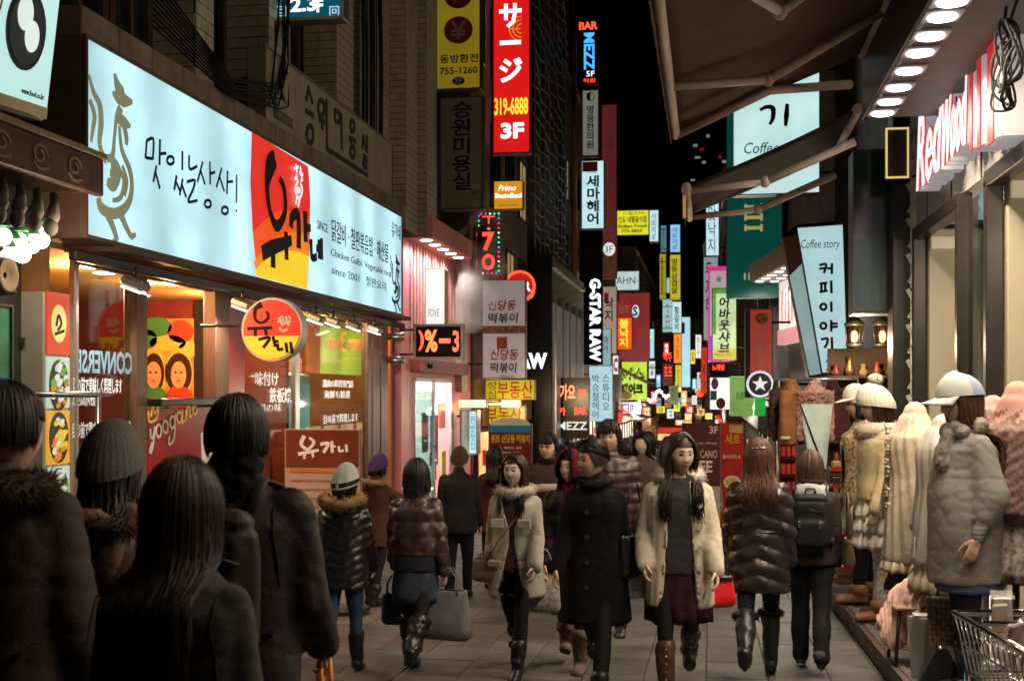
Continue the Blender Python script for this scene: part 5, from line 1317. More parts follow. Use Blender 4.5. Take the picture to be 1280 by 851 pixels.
# rice-cake shop banners, realtor boards
pale = emi('pale_banner', (.52, .48, .46), .28, base=.9)
brush_r = mat('crimson_brush', (.35, .015, .03), .5)
sign(fy(24.0), (603, 350, 657, 473), 'pale hanging box sign of the rice-cake shop with red and black brush words twice', pale, [('신당동', 610, 375, 645, 388, brush_r, dict(bold=.02, shear=.15)), ('떡볶이', 610, 391, 648, 404, ink2, dict(bold=.02, shear=.1)), (None, 603, 407, 657, 417, mat('banner_band', (.30, .17, .10), .6, var=.6, scale=14), {}), (None, 621, 421, 634, 436, mat('rust_print', (.42, .09, .03), .5), {}), ('신당동', 613, 436, 648, 450, brush_r, dict(bold=.02, shear=.15)), ('떡볶이', 613, 453, 646, 466, ink2, dict(bold=.02, shear=.1)), ('Since', 625, 468, 642, 472, brush_r)], depth=.2, rim=.02, bracket=('l', .4))
sign(fy(24.5), (573, 345, 606, 502), 'grey unlit side panel with a faded red word behind the steam', mat('faded_grey_panel', (.22, .19, .17), .7, var=.3, scale=3), [('떡볶이', 580, 440, 600, 470, mat('faded_red', (.30, .13, .11), .6), {}), (None, 575, 473, 604, 500, mat('faded_yellow', (.30, .25, .08), .6, var=.3), {})], depth=.15, rim=.02, name='faded_panel_sign', bracket=('l', .1))
yl = emi('realtor_yellow', (.80, .62, .02), .55)
for box, Y, lb in (((606, 474, 669, 500), 24.8, 'upper yellow realtor board with large red letters under the pale banner'), ((592, 506, 657, 532), 25.3, 'lower yellow realtor board behind the food poster, below its twin')):
 x, y = box[0], box[1]
 sign(fy(Y), box, lb, yl, [('성심', x + 3, y + 2, x + 14, y + 24, mat('olive_print', (.10, .09, .02), .5), dict(vert=True)), ('부동산', x + 16, y + 2, x + 60, y + 24, redp, dict(bold=.01))], depth=.12, rim=.03, bracket=('l', .3), group='yellow realtor boards')
for (x0, x1, y0, y1, Y) in ((573, 607, 500, 509, 23.3), (627, 650, 499, 509, 25.0)):
 a, b = fy(Y).p(x0, y1), fy(Y).p(x1, y0)
 t = thing('strip_light', {573: 'orange-white strip light glowing under the grey panel', 627: 'short strip light glowing between the yellow realtor boards'}[x0], 'lamp', (a.x, Y, a.z))
 MB().box(((b.x - a.x) / 2, 0, (b.z - a.z) / 2), (b.x - a.x, .12, b.z - a.z), bevel=.02).build('tube', emi('strip_orange', (1, .62, .28), 2.6), t); MB().box(((b.x - a.x) / 2, .10, (b.z - a.z) / 2), (b.x - a.x + .04, .08, b.z - a.z + .03)).build('housing', grey_metal, t)
 lamp('strip_lamp', 'POINT', (a.x + .3, Y - .5, a.z - .1), 22, (1, .7, .4), .1)
sign(fy(22.6), (575, 512, 596, 568), 'grey steel cabinet with a lit cyan strip of writing beside the pink doorway', mat('grey_cabinet_door', (.26, .25, .22), .5), [(None, 587, 514, 595, 566, E_cyan, dict(name='lit_strip')), ('한방찻집', 588, 520, 594, 562, mat('teal_print', (.02, .2, .16), .5), dict(vert=True, lay=2))], depth=.4, rim=.02, name='steel_cabinet', cat='cabinet', bracket=('l', .1))
# poster stand of the rice-cake stall
f = fy(15.2); A, B = f.p(612, 529), f.p(664, 529); gy = gz(15.2)
t = thing('poster_stand', 'standing maroon food poster with a blue head and a dish of noodles', 'poster stand', ((A.x + B.x) / 2, 15.2, gy), R(4))
W, H = B.x - A.x, A.z - gy
MB().box((0, 0, H / 2), (W, .03, H - .06)).build('board', mat('maroon_poster', (.13, .02, .018), .5), t)
MB().box((0, -.018, H - .07), (W * .98, .01, .09)).build('blue_head', mat('blue_poster', (.03, .20, .42), .5), t)
lettering('원조 신당동 떡볶이', -W * .46, H - .25, W * .92, .11, -.018, mat('gold_print', (.65, .38, .04), .5), t, bold=.03)
for k, wd in enumerate((.7, .62)): lettering(('맛있는 떡볶이 세트', 'Popular Korean street food')[k], -W * .42, H - .33 - .06 * k, W * wd, .035, -.018, whitep, t)
MB().disc((-W * .16, H - .62), .155, -.024, -.014, 26, sz=.9).build('bowl', mat('bowl_white', (.68, .64, .58), .4), t)
rg = random.Random(5)
for k in range(14): MB().disc((-W * .16 + rg.uniform(-.1, .1), H - .62 + rg.uniform(-.09, .09)), rg.uniform(.018, .04), -.03 - .001 * k, -.02, 10).build('food_piece', [mat('food_red', (.55, .12, .06), .5), mat('food_yel', (.7, .5, .08), .5), mat('food_grn', (.12, .3, .05), .5), mat('food_brn', (.3, .15, .08), .5)][k % 4], t)
for k in range(5): MB().box((.08, -.018, H - .86 - .1 * k), (W * .6, .008, .035)).build('printed_line', mat('gold_print', (.65, .38, .04), .5) if k % 2 else whitep, t)
MB().disc((0, H - .02), W * .48, -.01, .02, 24, sz=.35).build('arched_top', mat('mint_top', (.55, .62, .52), .5), t)
for s in (-1, 1): MB().box((s * W / 2, .01, H / 2), (.025, .04, H)).build('stand_post', grey_metal, t)
MB().box((0, .1, .03), (W, .5, .05)).build('foot', dark_metal, t)
# buildings of the row
def block(name, label, y0, y1, x0, h, m, side='l', depth=6.0, win=None, lit=()):
 t = thing(name, label, 'building', (x0, (y0 + y1) / 2, 0))
 s = -1 if side == 'l' else 1; zb = gz(y1) - .5
 MB().box((s * depth / 2, 0, (h + zb) / 2), (depth, y1 - y0, h - zb)).build('wall', m, t)
 MB().box((s * depth / 2 - s * .02, 0, h + .1), (depth + .12, y1 - y0 + .06, .2)).build('roof', grey_metal, t)
 if win:
  n, rows, z0, dz, w_, hh = win; k = 0
  for r_ in range(rows):
   for i in range(n):
    y = -(y1 - y0) / 2 + (i + .5) * (y1 - y0) / n; z = z0 + r_ * dz
    fr = MB()
    for c_, d in (((0, y, z - hh / 2), (.10, w_ + .1, .06)), ((0, y, z + hh / 2), (.10, w_ + .1, .06)), ((0, y - w_ / 2, z), (.10, .06, hh)), ((0, y + w_ / 2, z), (.10, .06, hh)), ((0, y, z), (.08, .04, hh))): fr.box(c_, d)
    w = fr.build('window', dark_metal, t)
    MB().box((-s * .01, y, z), (.03, w_, hh)).build('pane', lit[(k * 7) % len(lit)] if lit and (k % 5 == 2) else dark_glass, w); k += 1
 return t
wall_a = mat('dark_brown_wall', (.09, .065, .05), .8, var=.3, scale=2); wall_b = mat('dark_grey_wall', (.10, .095, .09), .8, var=.3, scale=2)
lit_win = emi('dim_window', (.9, .6, .25), .3)
block('shop_building', 'dark narrow building behind the beige and yellow signs', P(588) + .02, 32.4, XL - .02, 11.5, wall_a, win=(4, 3, 4.4, 2.6, 1.1, 1.5), lit=[lit_win])
gb = block('lattice_building', 'tall dark building whose upper floors are covered by a metal lattice', 33.0, 41.5, XL - .25, 19, mat('near_black_wall', (.02, .018, .018), .6))
rust = mat('lattice_bar', (.22, .15, .09), .5, .4, var=.3)
pale_bar = mat('lattice_rod', (.22, .26, .22), .4, .5)
for k in range(34):
 z = 5.7 + k * .38
 MB().tube([(.30 + .05 * math.sin(i * 1.7 + k), -4.2 + i * .7, z + .06 * math.sin(i * 2.1)) for i in range(13)], .030, 5).build('lattice_bar', rust, gb)
for k in range(9): MB().box((.36, -4.2 + k * 1.02, 12.2), (.03, .04, 13.4)).build('lattice_rod', pale_bar, gb)
MB().tube([(.5, 4.3, -1.5), (.5, 4.3, 17)], .10, 8).build('drain_pipe', mat('orange_lit_pipe', (.35, .15, .06), .5, var=.3), gb)  # the orange light on the pipe is put into its colour
# black boxed shop front with white letters
yk = 32.7
t = thing('black_shop', 'black boxed shop with cut white letters and a steel edged window', 'shop', (XL, yk, 0))
fk = fy(yk); q0, q1 = fk.p(646, 320), fk.p(690, 320); zt = q0.z; zb = gz(41) - .3
MB().box((((q0.x + q1.x) / 2) - XL, 4.2, (zt + zb) / 2), (q1.x - q0.x, 8.4, zt - zb), bevel=.02).build('wall', mat('gloss_black', (.008, .008, .009), .2, var=.1), t)
A, B = fk.p(643, 461), fk.p(684, 441); lettering('RAW', A.x - XL - .12, A.z, B.x - A.x + .12, B.z - A.z, -.004, E_wht_text, t, bold=.05)
xf = q1.x - XL
for k in range(5): MB().box((xf + .03, .5 + k * 1.75, (zt + zb) / 2 - .4), (.08, .12, zt - zb - 1.2)).build('window_post', steel, t)
MB().box((xf + .03, 4.2, zt - .25), (.10, 8.2, .14)).build('window_head', steel, t)
MB().box((xf + .005, 4.2, (zt + zb) / 2 - .5), (.03, 8.1, zt - zb - 1.6)).build('shop_window', emi('dim_shop', (.35, .30, .26), .18, var=.4, base=.2), t)
# lit bar signs low on that front
sign(fy(34.5), (697, 472, 737, 548), 'black bar sign with red neon words and white letters near the pavement', mat('gloss_black', (.008, .008, .009), .2), [('가요', 700, 480, 719, 500, emi('neon_orange', (1, .28, .10), 2.0), dict(bold=.02)), ('5F', 723, 487, 732, 497, E_redneon, dict(bold=.02)), ('BAR', 718, 509, 734, 518, E_redneon, dict(bold=.03)), ('가', 698, 509, 707, 519, E_redneon, dict(bold=.03)), ('MEZZ', 697, 527, 734, 537, E_white2, dict(bold=.02))], depth=.2, bracket=('l', .3))
sign(fy(35.2), (692, 546, 716, 580), 'small lit panel with yellow and white paper notices by the black shop', mat('notice_board', (.4, .36, .1), .5, var=.5, scale=8), [('영', 706, 552, 714, 562, ink2, {})], depth=.1, bracket=('l', .4), name='notice_sign')
# signs that stand out from the left row, nearest first
t, o, _ = sign(fy(42.3), (726, 25, 748, 106), 'black vertical sign with a blue neon name and red neon word on top', mat('gloss_black', (.008, .008, .009), .2), [('BAR', 724, 27, 747, 38, E_redneon, dict(bold=.03)), ('5F', 733, 89, 743, 96, E_wht_text, {}), ('직원', 729, 98, 744, 104, E_redneon, {})], depth=.3, bracket=Lb, rim=.05, rimm=mat('red_rim', (.2, .02, .02), .4))
A = fy(42.3).p(730, 88); B = fy(42.3).p(743, 41)
o_ = lettering('MEZZ', 0, 0, B.z - A.z, B.x - A.x, 0, E_blue, t, bold=.03); o_.rotation_euler = (0, R(90), 0); o_.location = (A.x - o.x, -.004, B.z - o.z)
sign(fy(42.6), (727, 112, 749, 196), 'dim pale clinic sign with black words in two columns', emi('dim_clinic', (.42, .45, .38), .32, base=.8), [('명동한의원', 733, 132, 743, 186, ink2, dict(vert=True, bold=.02)), ('◐', 733, 115, 743, 127, redp, dict(bold=.01))], depth=.35, frame=mat('red_side', (.22, .03, .03), .4), bracket=Lb, rim=.08)
sign(fy(42.0), (727, 201, 755, 286), 'bright white lit hair salon sign with a red head and four black syllables', E_white, [(None, 728, 202, 747, 215, redp, {}), ('HAIR', 733, 214, 746, 217, whitep, dict(lay=2)), ('세마헤어', 733, 219, 750, 281, ink2, dict(vert=True, bold=.03))], depth=.4, bracket=Lb)
t, o, _ = sign(fy(48.5), (752, 131, 771, 348), 'long dark red banner sign with a white 3F disc and a dish picture', emi('dark_red_lit', (.26, .035, .03), .35), [('매운돈까스', 755, 170, 768, 268, mat('pale_print', (.55, .45, .42), .5), dict(vert=True)), ('치킨까스', 754, 278, 768, 300, mat('pale_print', (.55, .45, .42), .5), {}), ('disc', 754, 303, 769, 320, E_white2, {}), ('3F', 756, 307, 766, 316, ink2, dict(lay=3)), (None, 753, 322, 770, 346, mat('dish_print', (.35, .18, .09), .5, var=.6, scale=9), dict(name='dish_picture'))], depth=.3, bracket=('l', .5))
t, o, _ = sign(fy(45.5), (724, 288, 753, 456), 'tall matt black sign with white sideways letters', mat('matt_black', (.006, .006, .007), .5), [], depth=.35, bracket=Lb, rim=0)
A = fy(45.5).p(737, 452); B = fy(45.5).p(751, 348)
o_ = lettering('G-STAR RAW', 0, 0, B.z - A.z, B.x - A.x, 0, E_wht_text, t, bold=.045); o_.rotation_euler = (0, R(90), 0); o_.location = (A.x - o.x, -.004, B.z - o.z)
sign(fy(44.2), (736, 457, 766, 527), 'large pale lit hair studio sign with two columns of black words low down', emi('studio_lit', (.46, .74, .80), .85), [('박승철헤어', 740, 468, 749, 523, ink2, dict(vert=True)), ('스튜디오', 753, 468, 762, 512, ink2, dict(vert=True))], depth=.3, bracket=('l', .2))
sign(fy(46.4), (748, 411, 764, 457), 'plain pale lit board just above the hair studio sign', emi('studio_dim', (.40, .62, .66), .6), [('헤어', 752, 420, 760, 440, mat('grey_print', (.2, .26, .3), .5), dict(vert=True))], depth=.3, bracket=('l', .3))
sign(fy(49.5), (753, 358, 771, 442), 'dim cream sign with black brush words beside the black sign', emi('cream_lit', (.55, .42, .36), .45), [('낙지', 756, 372, 767, 402, ink2, dict(vert=True, bold=.02)), (None, 755, 366, 761, 378, redp, {})], depth=.3, bracket=('l', .4))
sign(fy(54), (772, 397, 790, 437), 'orange-red lit octopus restaurant sign', emi('octopus_red', (.9, .10, .01), 1.0), [('불낙지', 774, 399, 786, 434, E_yel_text, dict(vert=True, bold=.02))], depth=.3, bracket=('l', .8))
sign(fy(53.8), (771, 377, 789, 396), 'small dim red board over the octopus sign', emi('dim_red', (.45, .03, .02), .5), [('원조', 774, 381, 786, 391, mat('pale_print', (.55, .45, .42), .5))], depth=.2, bracket=('l', .8))
sign(fy(57), (770, 263, 811, 294), 'yellow lit Indian restaurant sign high over the street', emi('indian_yellow', (.80, .80, .03), .9), [('드림스타', 778, 264, 805, 269, mat('blue_print', (.02, .08, .35), .5), {}), ('인도 네팔음식점', 773, 270, 808, 279, redp, dict(bold=.02)), ('Indian Food', 773, 280, 808, 285, mat('blue_print', (.02, .08, .35), .5), dict(bold=.03)), ('775-8860', 777, 286, 803, 291, mat('orange_print', (.6, .15, .06), .5), dict(bold=.02))], depth=.3, bracket=('l', 1.0))
for box, Y, lb, em, tx in (((811, 262, 824, 303), 57.2, 'white lit sign with vertical blue letters touching the Indian restaurant sign', E_white, '서로저로'), ((825, 281, 834, 316), 66, 'dim grey-blue lit sign, slimmer than its bright blue neighbour', emi('greyblue', (.16, .36, .46), .5), '새로'), ((837, 280, 851, 316), 62, 'blue edged lit sign with four small dark letters', emi('bluewhite', (.30, .60, .95), .95), '새로저로')):
 sign(fy(Y), box, lb, em, [(tx, box[0] + 3, box[1] + 4, box[2] - 4, box[3] - 4, mat('blue_print', (.02, .08, .35), .5), dict(vert=True))], depth=.3, bracket=('l', .8), rim=.08, rimm=mat('blue_rim', (.02, .08, .4), .4))
for box, Y, lb in (((824, 317, 833, 374), 66.5, 'slim dim yellow vertical sign behind the brighter yellow one'), ((837, 318, 851, 375), 62.3, 'yellow vertical lit sign under the blue edged one')):
 sign(fy(Y), box, lb, emi('yel_sign%d' % box[0], (.62, .55, .03), .5 if box[0] < 830 else .75), [('명동삼겹살', box[0] + 2, box[1] + 5, box[2] - 4, box[3] - 8, mat('brown_print', (.12, .04, .02), .5), dict(vert=True, bold=.02))], depth=.3, bracket=('l', .8), rim=.05)
sign(fy(56), (757, 339, 799, 363), 'white lit hair salon board with thin black capital letters', emi('riahn_white', (.62, .78, .76), .75), [('RIAHN', 762, 346, 794, 355, mat('teal_print', (.02, .2, .16), .5), {})], depth=.3, bracket=('l', .6))
t, o, _ = sign(fy(58), (768, 366, 812, 452), 'red panel wall of a shop with pale dots and a white letter disc', emi('dotted_red', (.45, .05, .05), .4), [('disc', 790, 381, 799, 397, E_white, {}), ('S', 791, 383, 797, 395, ink2, dict(lay=3, bold=.03))], depth=.4, bracket=('l', .8), name='dotted_sign')
sign(fy(60), (765, 450, 809, 500), 'large lime lit pork cutlet and steak sign over the far crowd', E_lime, [('돈까스', 767, 459, 806, 476, ink2, dict(bold=.08)), ('스테이크', 767, 479, 804, 493, ink2, dict(bold=.08)), ('돈까스', 767, 459, 806, 476, E_lime, dict(bold=-.01, lay=2)), ('disc', 775, 489, 790, 499, mat('plate_print', (.6, .4, .2), .5), {})], depth=.4, bracket=('l', .8))
sign(fy(59), (764, 436, 803, 448), 'glowing red neon fascia above the lime sign', emi('fascia_red', (.75, .03, .02), .8), [('닭한마리', 770, 438, 798, 446, E_redneon)], depth=.3, bracket=('l', .8))
sign(fy(52), (766, 444, 773, 468), 'narrow white sign with a red letter C', E_white2, [('C', 767, 447, 772, 465, redp, dict(bold=.06))], depth=.2, bracket=('l', .8), rim=.02)
sign(fy(61), (802, 411, 818, 448), 'sky blue lit poster box with a yellow swoosh', E_cyan, [('행복', 805, 430, 813, 444, mat('blue_print', (.02, .08, .35), .5), {}), ('ᄼ', 804, 415, 815, 424, E_yel_text, dict(bold=.06))], depth=.3, bracket=('l', 1.5))
sign(fy(60), (766, 502, 801, 518), 'blue-white lit shop board low over the crowd', emi('board_bw', (.5, .68, .9), .9), [('MART', 775, 506, 793, 513, mat('blue_print', (.02, .08, .35), .5), dict(bold=.03))], depth=.3, bracket=('l', .8))
sign(fy(70), (828, 347, 841, 415), 'tall pale lit sign with sideways teal letters and a green square', emi('pale_teal', (.50, .74, .70), .7), [(None, 831, 366, 838, 374, mat('dark_green', (.01, .08, .05), .5), {}), ('RIAHN', 832, 380, 837, 411, mat('teal_print', (.02, .2, .16), .5), dict(vert=True))], depth=.3, bracket=('l', 1.5))
sign(fy(68), (840, 377, 852, 416), 'white-blue lit rib restaurant sign with black and red syllables', E_white, [('황갈비', 843, 383, 849, 413, redp, dict(vert=True, bold=.02))], depth=.3, bracket=('l', 1.5))
sign(fy(67), (842, 417, 852, 454), 'orange lit vertical sign under the rib restaurant sign', E_orange, [('먹고놀자', 845, 421, 849, 450, whitep, dict(vert=True))], depth=.3, bracket=('l', 1.5))
sign(fy(66.8), (844, 456, 852, 484), 'yellow lit vertical sign with tiny latin letters', E_yellow, [('FOREVER', 846, 458, 850, 482, ink2, dict(vert=True))], depth=.3, bracket=('l', 1.5))
sign(fy(72), (852, 396, 863, 484), 'long pale blue lit panel with a red corner in the far middle', E_cyan, [(None, 852, 403, 856, 417, redp, {})], depth=.3, bracket=('l', 2))
sign(fy(64), (828, 454, 841, 482), 'red neon cluster sign by the far crowd', emi('dark_red_lit', (.26, .035, .03), .35), [('맥주', 829, 440, 840, 452, E_redneon), ('호프', 830, 457, 840, 470, E_redneon)], depth=.3, bracket=('l', 1.5))
sign(fy(63), (836, 482, 848, 506), 'dim green lit sign with a flower low in the far middle', emi('dim_green', (.30, .42, .16), .5), [('꽃집', 838, 486, 846, 500, mat('dark_green', (.01, .08, .05), .5), dict(vert=True))], depth=.3, bracket=('l', 1.5))
block('shop_building', 'dark building behind the black sideways sign', 41.6, 52, XL - .1, 13, wall_b, win=(6, 3, 4.0, 2.6, 1.0, 1.4), lit=[lit_win])
fb_ = block('shop_building', 'low far building with an awning and lit windows behind the octopus sign', 55, 66, XL + .6, 7.2, mat('grey_far_wall', (.10, .09, .085), .8), win=(5, 1, 4.6, 2.6, 1.2, 1.5), lit=[emi('blue_window', (.3, .55, .7), .6)])
aw = MB(); aw.add([(0, -5, 2.9), (0, 5, 2.9), (1.4, 5, 2.2), (1.4, -5, 2.2), (0, -5, 2.8), (0, 5, 2.8), (1.4, 5, 2.1), (1.4, -5, 2.1)], [(0, 1, 2, 3), (7, 6, 5, 4), (0, 3, 7, 4), (1, 5, 6, 2), (3, 2, 6, 7)]); aw.build('awning', mat('striped_awning', (.32, .27, .22), .6, var=.3, scale=6), fb_)
block('shop_building', 'far dark building at the end of the left row', 66.2, 92, XL + .9, 9.5, wall_b, win=(7, 2, 3.4, 2.6, 1.4, 1.5), lit=[lit_win])
# lit shop fronts along the pavement, left side
def front(y0, y1, x, z1, m, label, fascia, side='l', awn=None, goods=True):
 s = 1 if side == 'l' else -1; zb = gz((y0 + y1) / 2)
 t = thing('lit_shop', label, 'shop', (x, (y0 + y1) / 2, zb))
 MB().box((s * .04, 0, (z1 - .6) / 2), (.06, y1 - y0 - .3, z1 - .7)).build('shop_window', m, t)
 MB().box((s * .12, 0, z1 - .25), (.22, y1 - y0, .5), bevel=.02).build('fascia', fascia, t)
 n = max(2, int((y1 - y0) / 1.5))
 for i in range(n + 1): MB().box((s * .08, -(y1 - y0) / 2 + i * (y1 - y0) / n, (z1 - .5) / 2), (.10, .09, z1 - .5)).build('post', dark_metal, t)
 if goods:
  rg = random.Random(int(y0 * 10))
  for i in range(int((y1 - y0) * 2)):
   y = rg.uniform(-(y1 - y0) / 2 + .3, (y1 - y0) / 2 - .3); z = rg.uniform(.5, z1 - 1.0); h = rg.uniform(.15, .4)
   MB().box((s * .10, y, z), (.06, rg.uniform(.1, .3), h), bevel=.01).build('display_item', [redp, mat('goods_tan', (.4, .25, .1), .6), mat('goods_white', (.6, .58, .5), .6), mat('goods_dark', (.05, .04, .05), .6)][i % 4], t)
 if awn:
  a = MB(); a.add([(0, -(y1 - y0) / 2, z1), (0, (y1 - y0) / 2, z1), (s * 1.0, (y1 - y0) / 2, z1 - .4), (s * 1.0, -(y1 - y0) / 2, z1 - .4)], [(0, 1, 2, 3)]); a.build('awning', awn, t)
 return t
glow_w, glow_o, glow_y = emi('shop_glow_white', (.95, .85, .72), 1.3, var=.4), emi('shop_glow_orange', (1, .45, .14), 1.2, var=.5), emi('shop_glow_yellow', (1, .72, .34), 1.3, var=.45)
front(24.6, 31.6, XL, 2.6, glow_o, 'warm lit snack shop front behind the food poster', mat('fascia_brown', (.12, .05, .03), .5))
front(42, 51.5, XL, 3.0, glow_y, 'yellow lit shop front below the hair studio sign', mat('fascia_dark', (.03, .03, .03), .5))
front(55.5, 65.5, XL + .72, 3.2, glow_w, 'white lit shop front below the lime sign', mat('fascia_red', (.3, .03, .02), .5), awn=mat('far_awning_red', (.3, .05, .04), .6))
front(67, 90, XL + 1.0, 3.2, glow_o, 'long orange lit shop front at the far end of the left row', mat('fascia_brown', (.12, .05, .03), .5))
for (x, y, z, p_, c_) in ((-4.3, 27.5, 1.5, 170, (1, .7, .4)), (-3.7, 37.5, 1.6, 80, (1, .72, .5)), (-4.2, 47, 1.2, 420, (1, .8, .6)), (-3.4, 60, .9, 520, (1, .85, .7)), (-3.0, 76, .3, 560, (1, .7, .45))):
 lamp('shop_lamp', 'POINT', (x, y, z), p_, c_, .06)
# ================================================================ right row, far part
RB = ('r', .4)
block('shop_building', 'dark building of the right row behind the green pasta board', 26.4, 40, 1.30, 9.5, wall_b, side='r', win=(6, 2, 4.2, 2.6, 1.2, 1.4), lit=[lit_win])
block('shop_building', 'dark building of the right row behind the green shabu sign', 40.2, 60, .55, 9.0, wall_a, side='r', win=(7, 2, 3.6, 2.6, 1.3, 1.4), lit=[lit_win])
block('shop_building', 'last dark building of the right row', 60.2, 92, -.2, 9.0, wall_b, side='r', win=(8, 2, 3.0, 2.6, 1.3, 1.4), lit=[lit_win])
front(26.6, 39.5, 1.28, 2.7, glow_y, 'warm lit shop front on the right behind the americano banner', mat('fascia_dark', (.03, .03, .03), .5), 'r')
front(40.5, 59.5, .53, 2.6, glow_w, 'white lit far shop front of the right row', mat('fascia_red', (.3, .03, .02), .5), 'r')
front(60.5, 91, -.22, 2.6, glow_o, 'orange lit shop front at the far end of the right row', mat('fascia_brown', (.12, .05, .03), .5), 'r')
for (x, y, z, p_, c_) in ((.8, 30, 1.4, 280, (1, .82, .6)), (.0, 48, .7, 440, (1, .85, .7)), (-.8, 70, -.2, 480, (1, .7, .45))): lamp('shop_lamp', 'POINT', (x, y, z), p_, c_, .06)
t, o, _ = sign(fy(33), (882, 252, 899, 320), 'white lit vertical sign with brush words crossed by wires', E_white, [('맛낙지', 885, 258, 895, 316, mat('plum_print', (.18, .02, .06), .5), dict(vert=True))], depth=.25, frame=mat('blue_side', (.03, .08, .3), .4), bracket=('r', .8))
sign(fy(36), (879, 321, 898, 425), 'dim pale sign with black words behind the pink sign', emi('dim_pale', (.40, .52, .54), .5), [('두지해', 882, 328, 890, 392, ink2, dict(vert=True, bold=.02))], depth=.25, bracket=('r', .8))
t, o, _ = sign(fy(31), (885, 333, 913, 452), 'magenta edged pale sign with a small crest', emi('pale_pink', (.62, .50, .58), .55), [(None, 885, 333, 912, 339, emi('magenta', (.75, .03, .30), .8), {}), (None, 885, 420, 891, 452, emi('violet', (.25, .08, .6), .8), {}), ('❀', 895, 345, 902, 353, mat('dark_green', (.01, .08, .05), .5), {})], depth=.25, rimm=emi('magenta', (.75, .03, .30), .8), bracket=('r', .5), rim=.09)
t, o, _ = sign(fy(27.5), (890, 360, 921, 450), 'green edged lit shabu restaurant sign with four black brush syllables', emi('shabu_lit', (.66, .80, .42), .85, var=.3), [(None, 890, 360, 920, 367, emi('shabu_green', (.10, .42, .06), .8, var=.4), {}), (None, 890, 367, 895, 418, emi('shabu_green', (.10, .42, .06), .8), {}), (None, 890, 436, 920, 449, emi('shabu_yellow', (.75, .62, .08), .85), {}), ('어바웃샤브', 898, 371, 913, 440, ink2, dict(vert=True, bold=.03, shear=.12)), ('SINCE 2005', 894, 441, 915, 445, redp)], depth=.25, bracket=('r', .4), rim=.03)
sign(fy(29), (887, 453, 925, 472), 'dark box sign with a red neon word under the shabu sign', mat('gloss_black', (.008, .008, .009), .2), [('노래방', 890, 455, 906, 463, E_redneon, dict(bold=.02))], depth=.3, bracket=('r', .3))
t, o, _ = sign(fy(38), (887, 466, 917, 512), 'bright white lit shop poster with violet shapes', emi('poster_bright', (.95, .85, .85), 1.3, var=.35), [('disc', 889, 472, 898, 487, mat('violet_print', (.25, .08, .4), .5), {}), ('disc', 895, 497, 907, 511, mat('brown_print', (.12, .04, .02), .5), {}), (None, 888, 488, 896, 500, mat('teal_print', (.02, .2, .16), .5), {})], depth=.25, bracket=('r', .6), name='poster_box')
for box, Y, lb, em, tx in (((869, 418, 877, 448), 50, 'small white lit sign with black syllables past the far lamps', E_white2, '만두'), ((871, 465, 878, 485), 48, 'little pale lit sign above a pink neon flower', E_white2, '봉추찜닭'), ((876, 434, 884, 492), 44, 'red and yellow slim lit sign by the violet poster', emi('slim_red', (.8, .06, .02), .7), '떡볶이')):
 sign(fy(Y), box, lb, em, [(tx, box[0] + 2, box[1] + 3, box[2] - 2, box[3] - 3, ink2, dict(vert=True))], depth=.2, bracket=('r', .6), rim=.03)
for (px, py, col, lb) in ((875, 491, E_redneon, 'pink-red neon blossom'), (879, 470, emi('slim_red', (.8, .06, .02), .7), 'round red lantern sign')):
 c = fy(47).p(px, py); t = thing('neon_emblem', lb + ' hanging low in the far right row', 'sign', tuple(c)); MB().disc((0, 0), .16, 0, .08, 14).build('disc', col, t); MB().tube([(.16, .05, 0), (1.1, .05, 0)], .02, 5).build('bracket', dark_metal, t)
# green glass box with lit panes
f = fy(22.6)
t = thing('green_lightbox', 'green lit hanging shop box beneath the red banner', 'sign', tuple(f.p(935, 520)))
o = Vector(t.location)
for (a, b, c_, d, m, nm) in ((912, 942, 470, 520, emi('leaf_green', (.22, .42, .10), .75, var=.35), 'panel'), (943, 957, 495, 520, emi('bright_green', (.03, .45, .06), .7), 'side_panel')):
 A, B = f.p(a, d) - o, f.p(b, c_) - o; MB().box(((A.x + B.x) / 2, .1, (A.z + B.z) / 2), (B.x - A.x, .25, B.z - A.z), bevel=.02).build(nm, m, t)
A = f.p(920, 500) - o; lettering('차茶', A.x, A.z, .15, .15, -.03, mat('dark_green', (.01, .08, .05), .5), t)
MB().tube([(.3, .1, .3), (1.0, .1, .3)], .02, 5).build('bracket', dark_metal, t)
# red banner with brush words and the round star sign before it
sign(fy(20.4), (931, 386, 966, 497), 'red vertical banner sign with a food picture and pale brush words', emi('banner_red', (.55, .05, .03), .45), [('화덕김밥&국', 946, 404, 958, 470, mat('pale_print', (.55, .45, .42), .5), dict(vert=True)), ('disc', 944, 391, 960, 405, mat('dish_print', (.35, .18, .09), .5, var=.6, scale=9), {}), (None, 931, 386, 938, 497, mat('gloss_black', (.008, .008, .009), .2), {})], depth=.2, bracket=('r', .3))
c = fy(19.8).p(950, 480); e = fy(19.8).p(967, 480); r = e.x - c.x
t = thing('star_sign', 'round black and white sign with a white star', 'sign', tuple(c))
MB().disc((0, 0), r, -.03, .10, 36).build('cabinet', emi('star_white', (.85, .88, .92), .8), t)
MB().disc((0, 0), r * .83, -.045, -.025, 36).build('panel', mat('star_navy', (.008, .008, .03), .4), t)
MB().poly([((r * .62 if k % 2 == 0 else r * .25) * math.sin(k * math.pi / 5), (r * .62 if k % 2 == 0 else r * .25) * math.cos(k * math.pi / 5)) for k in range(10)], -.06, -.04).build('star', emi('star_white', (.85, .88, .92), .8), t)
MB().tube([(r, .04, 0), (r + .6, .04, 0)], .025, 6).build('bracket', dark_metal, t)
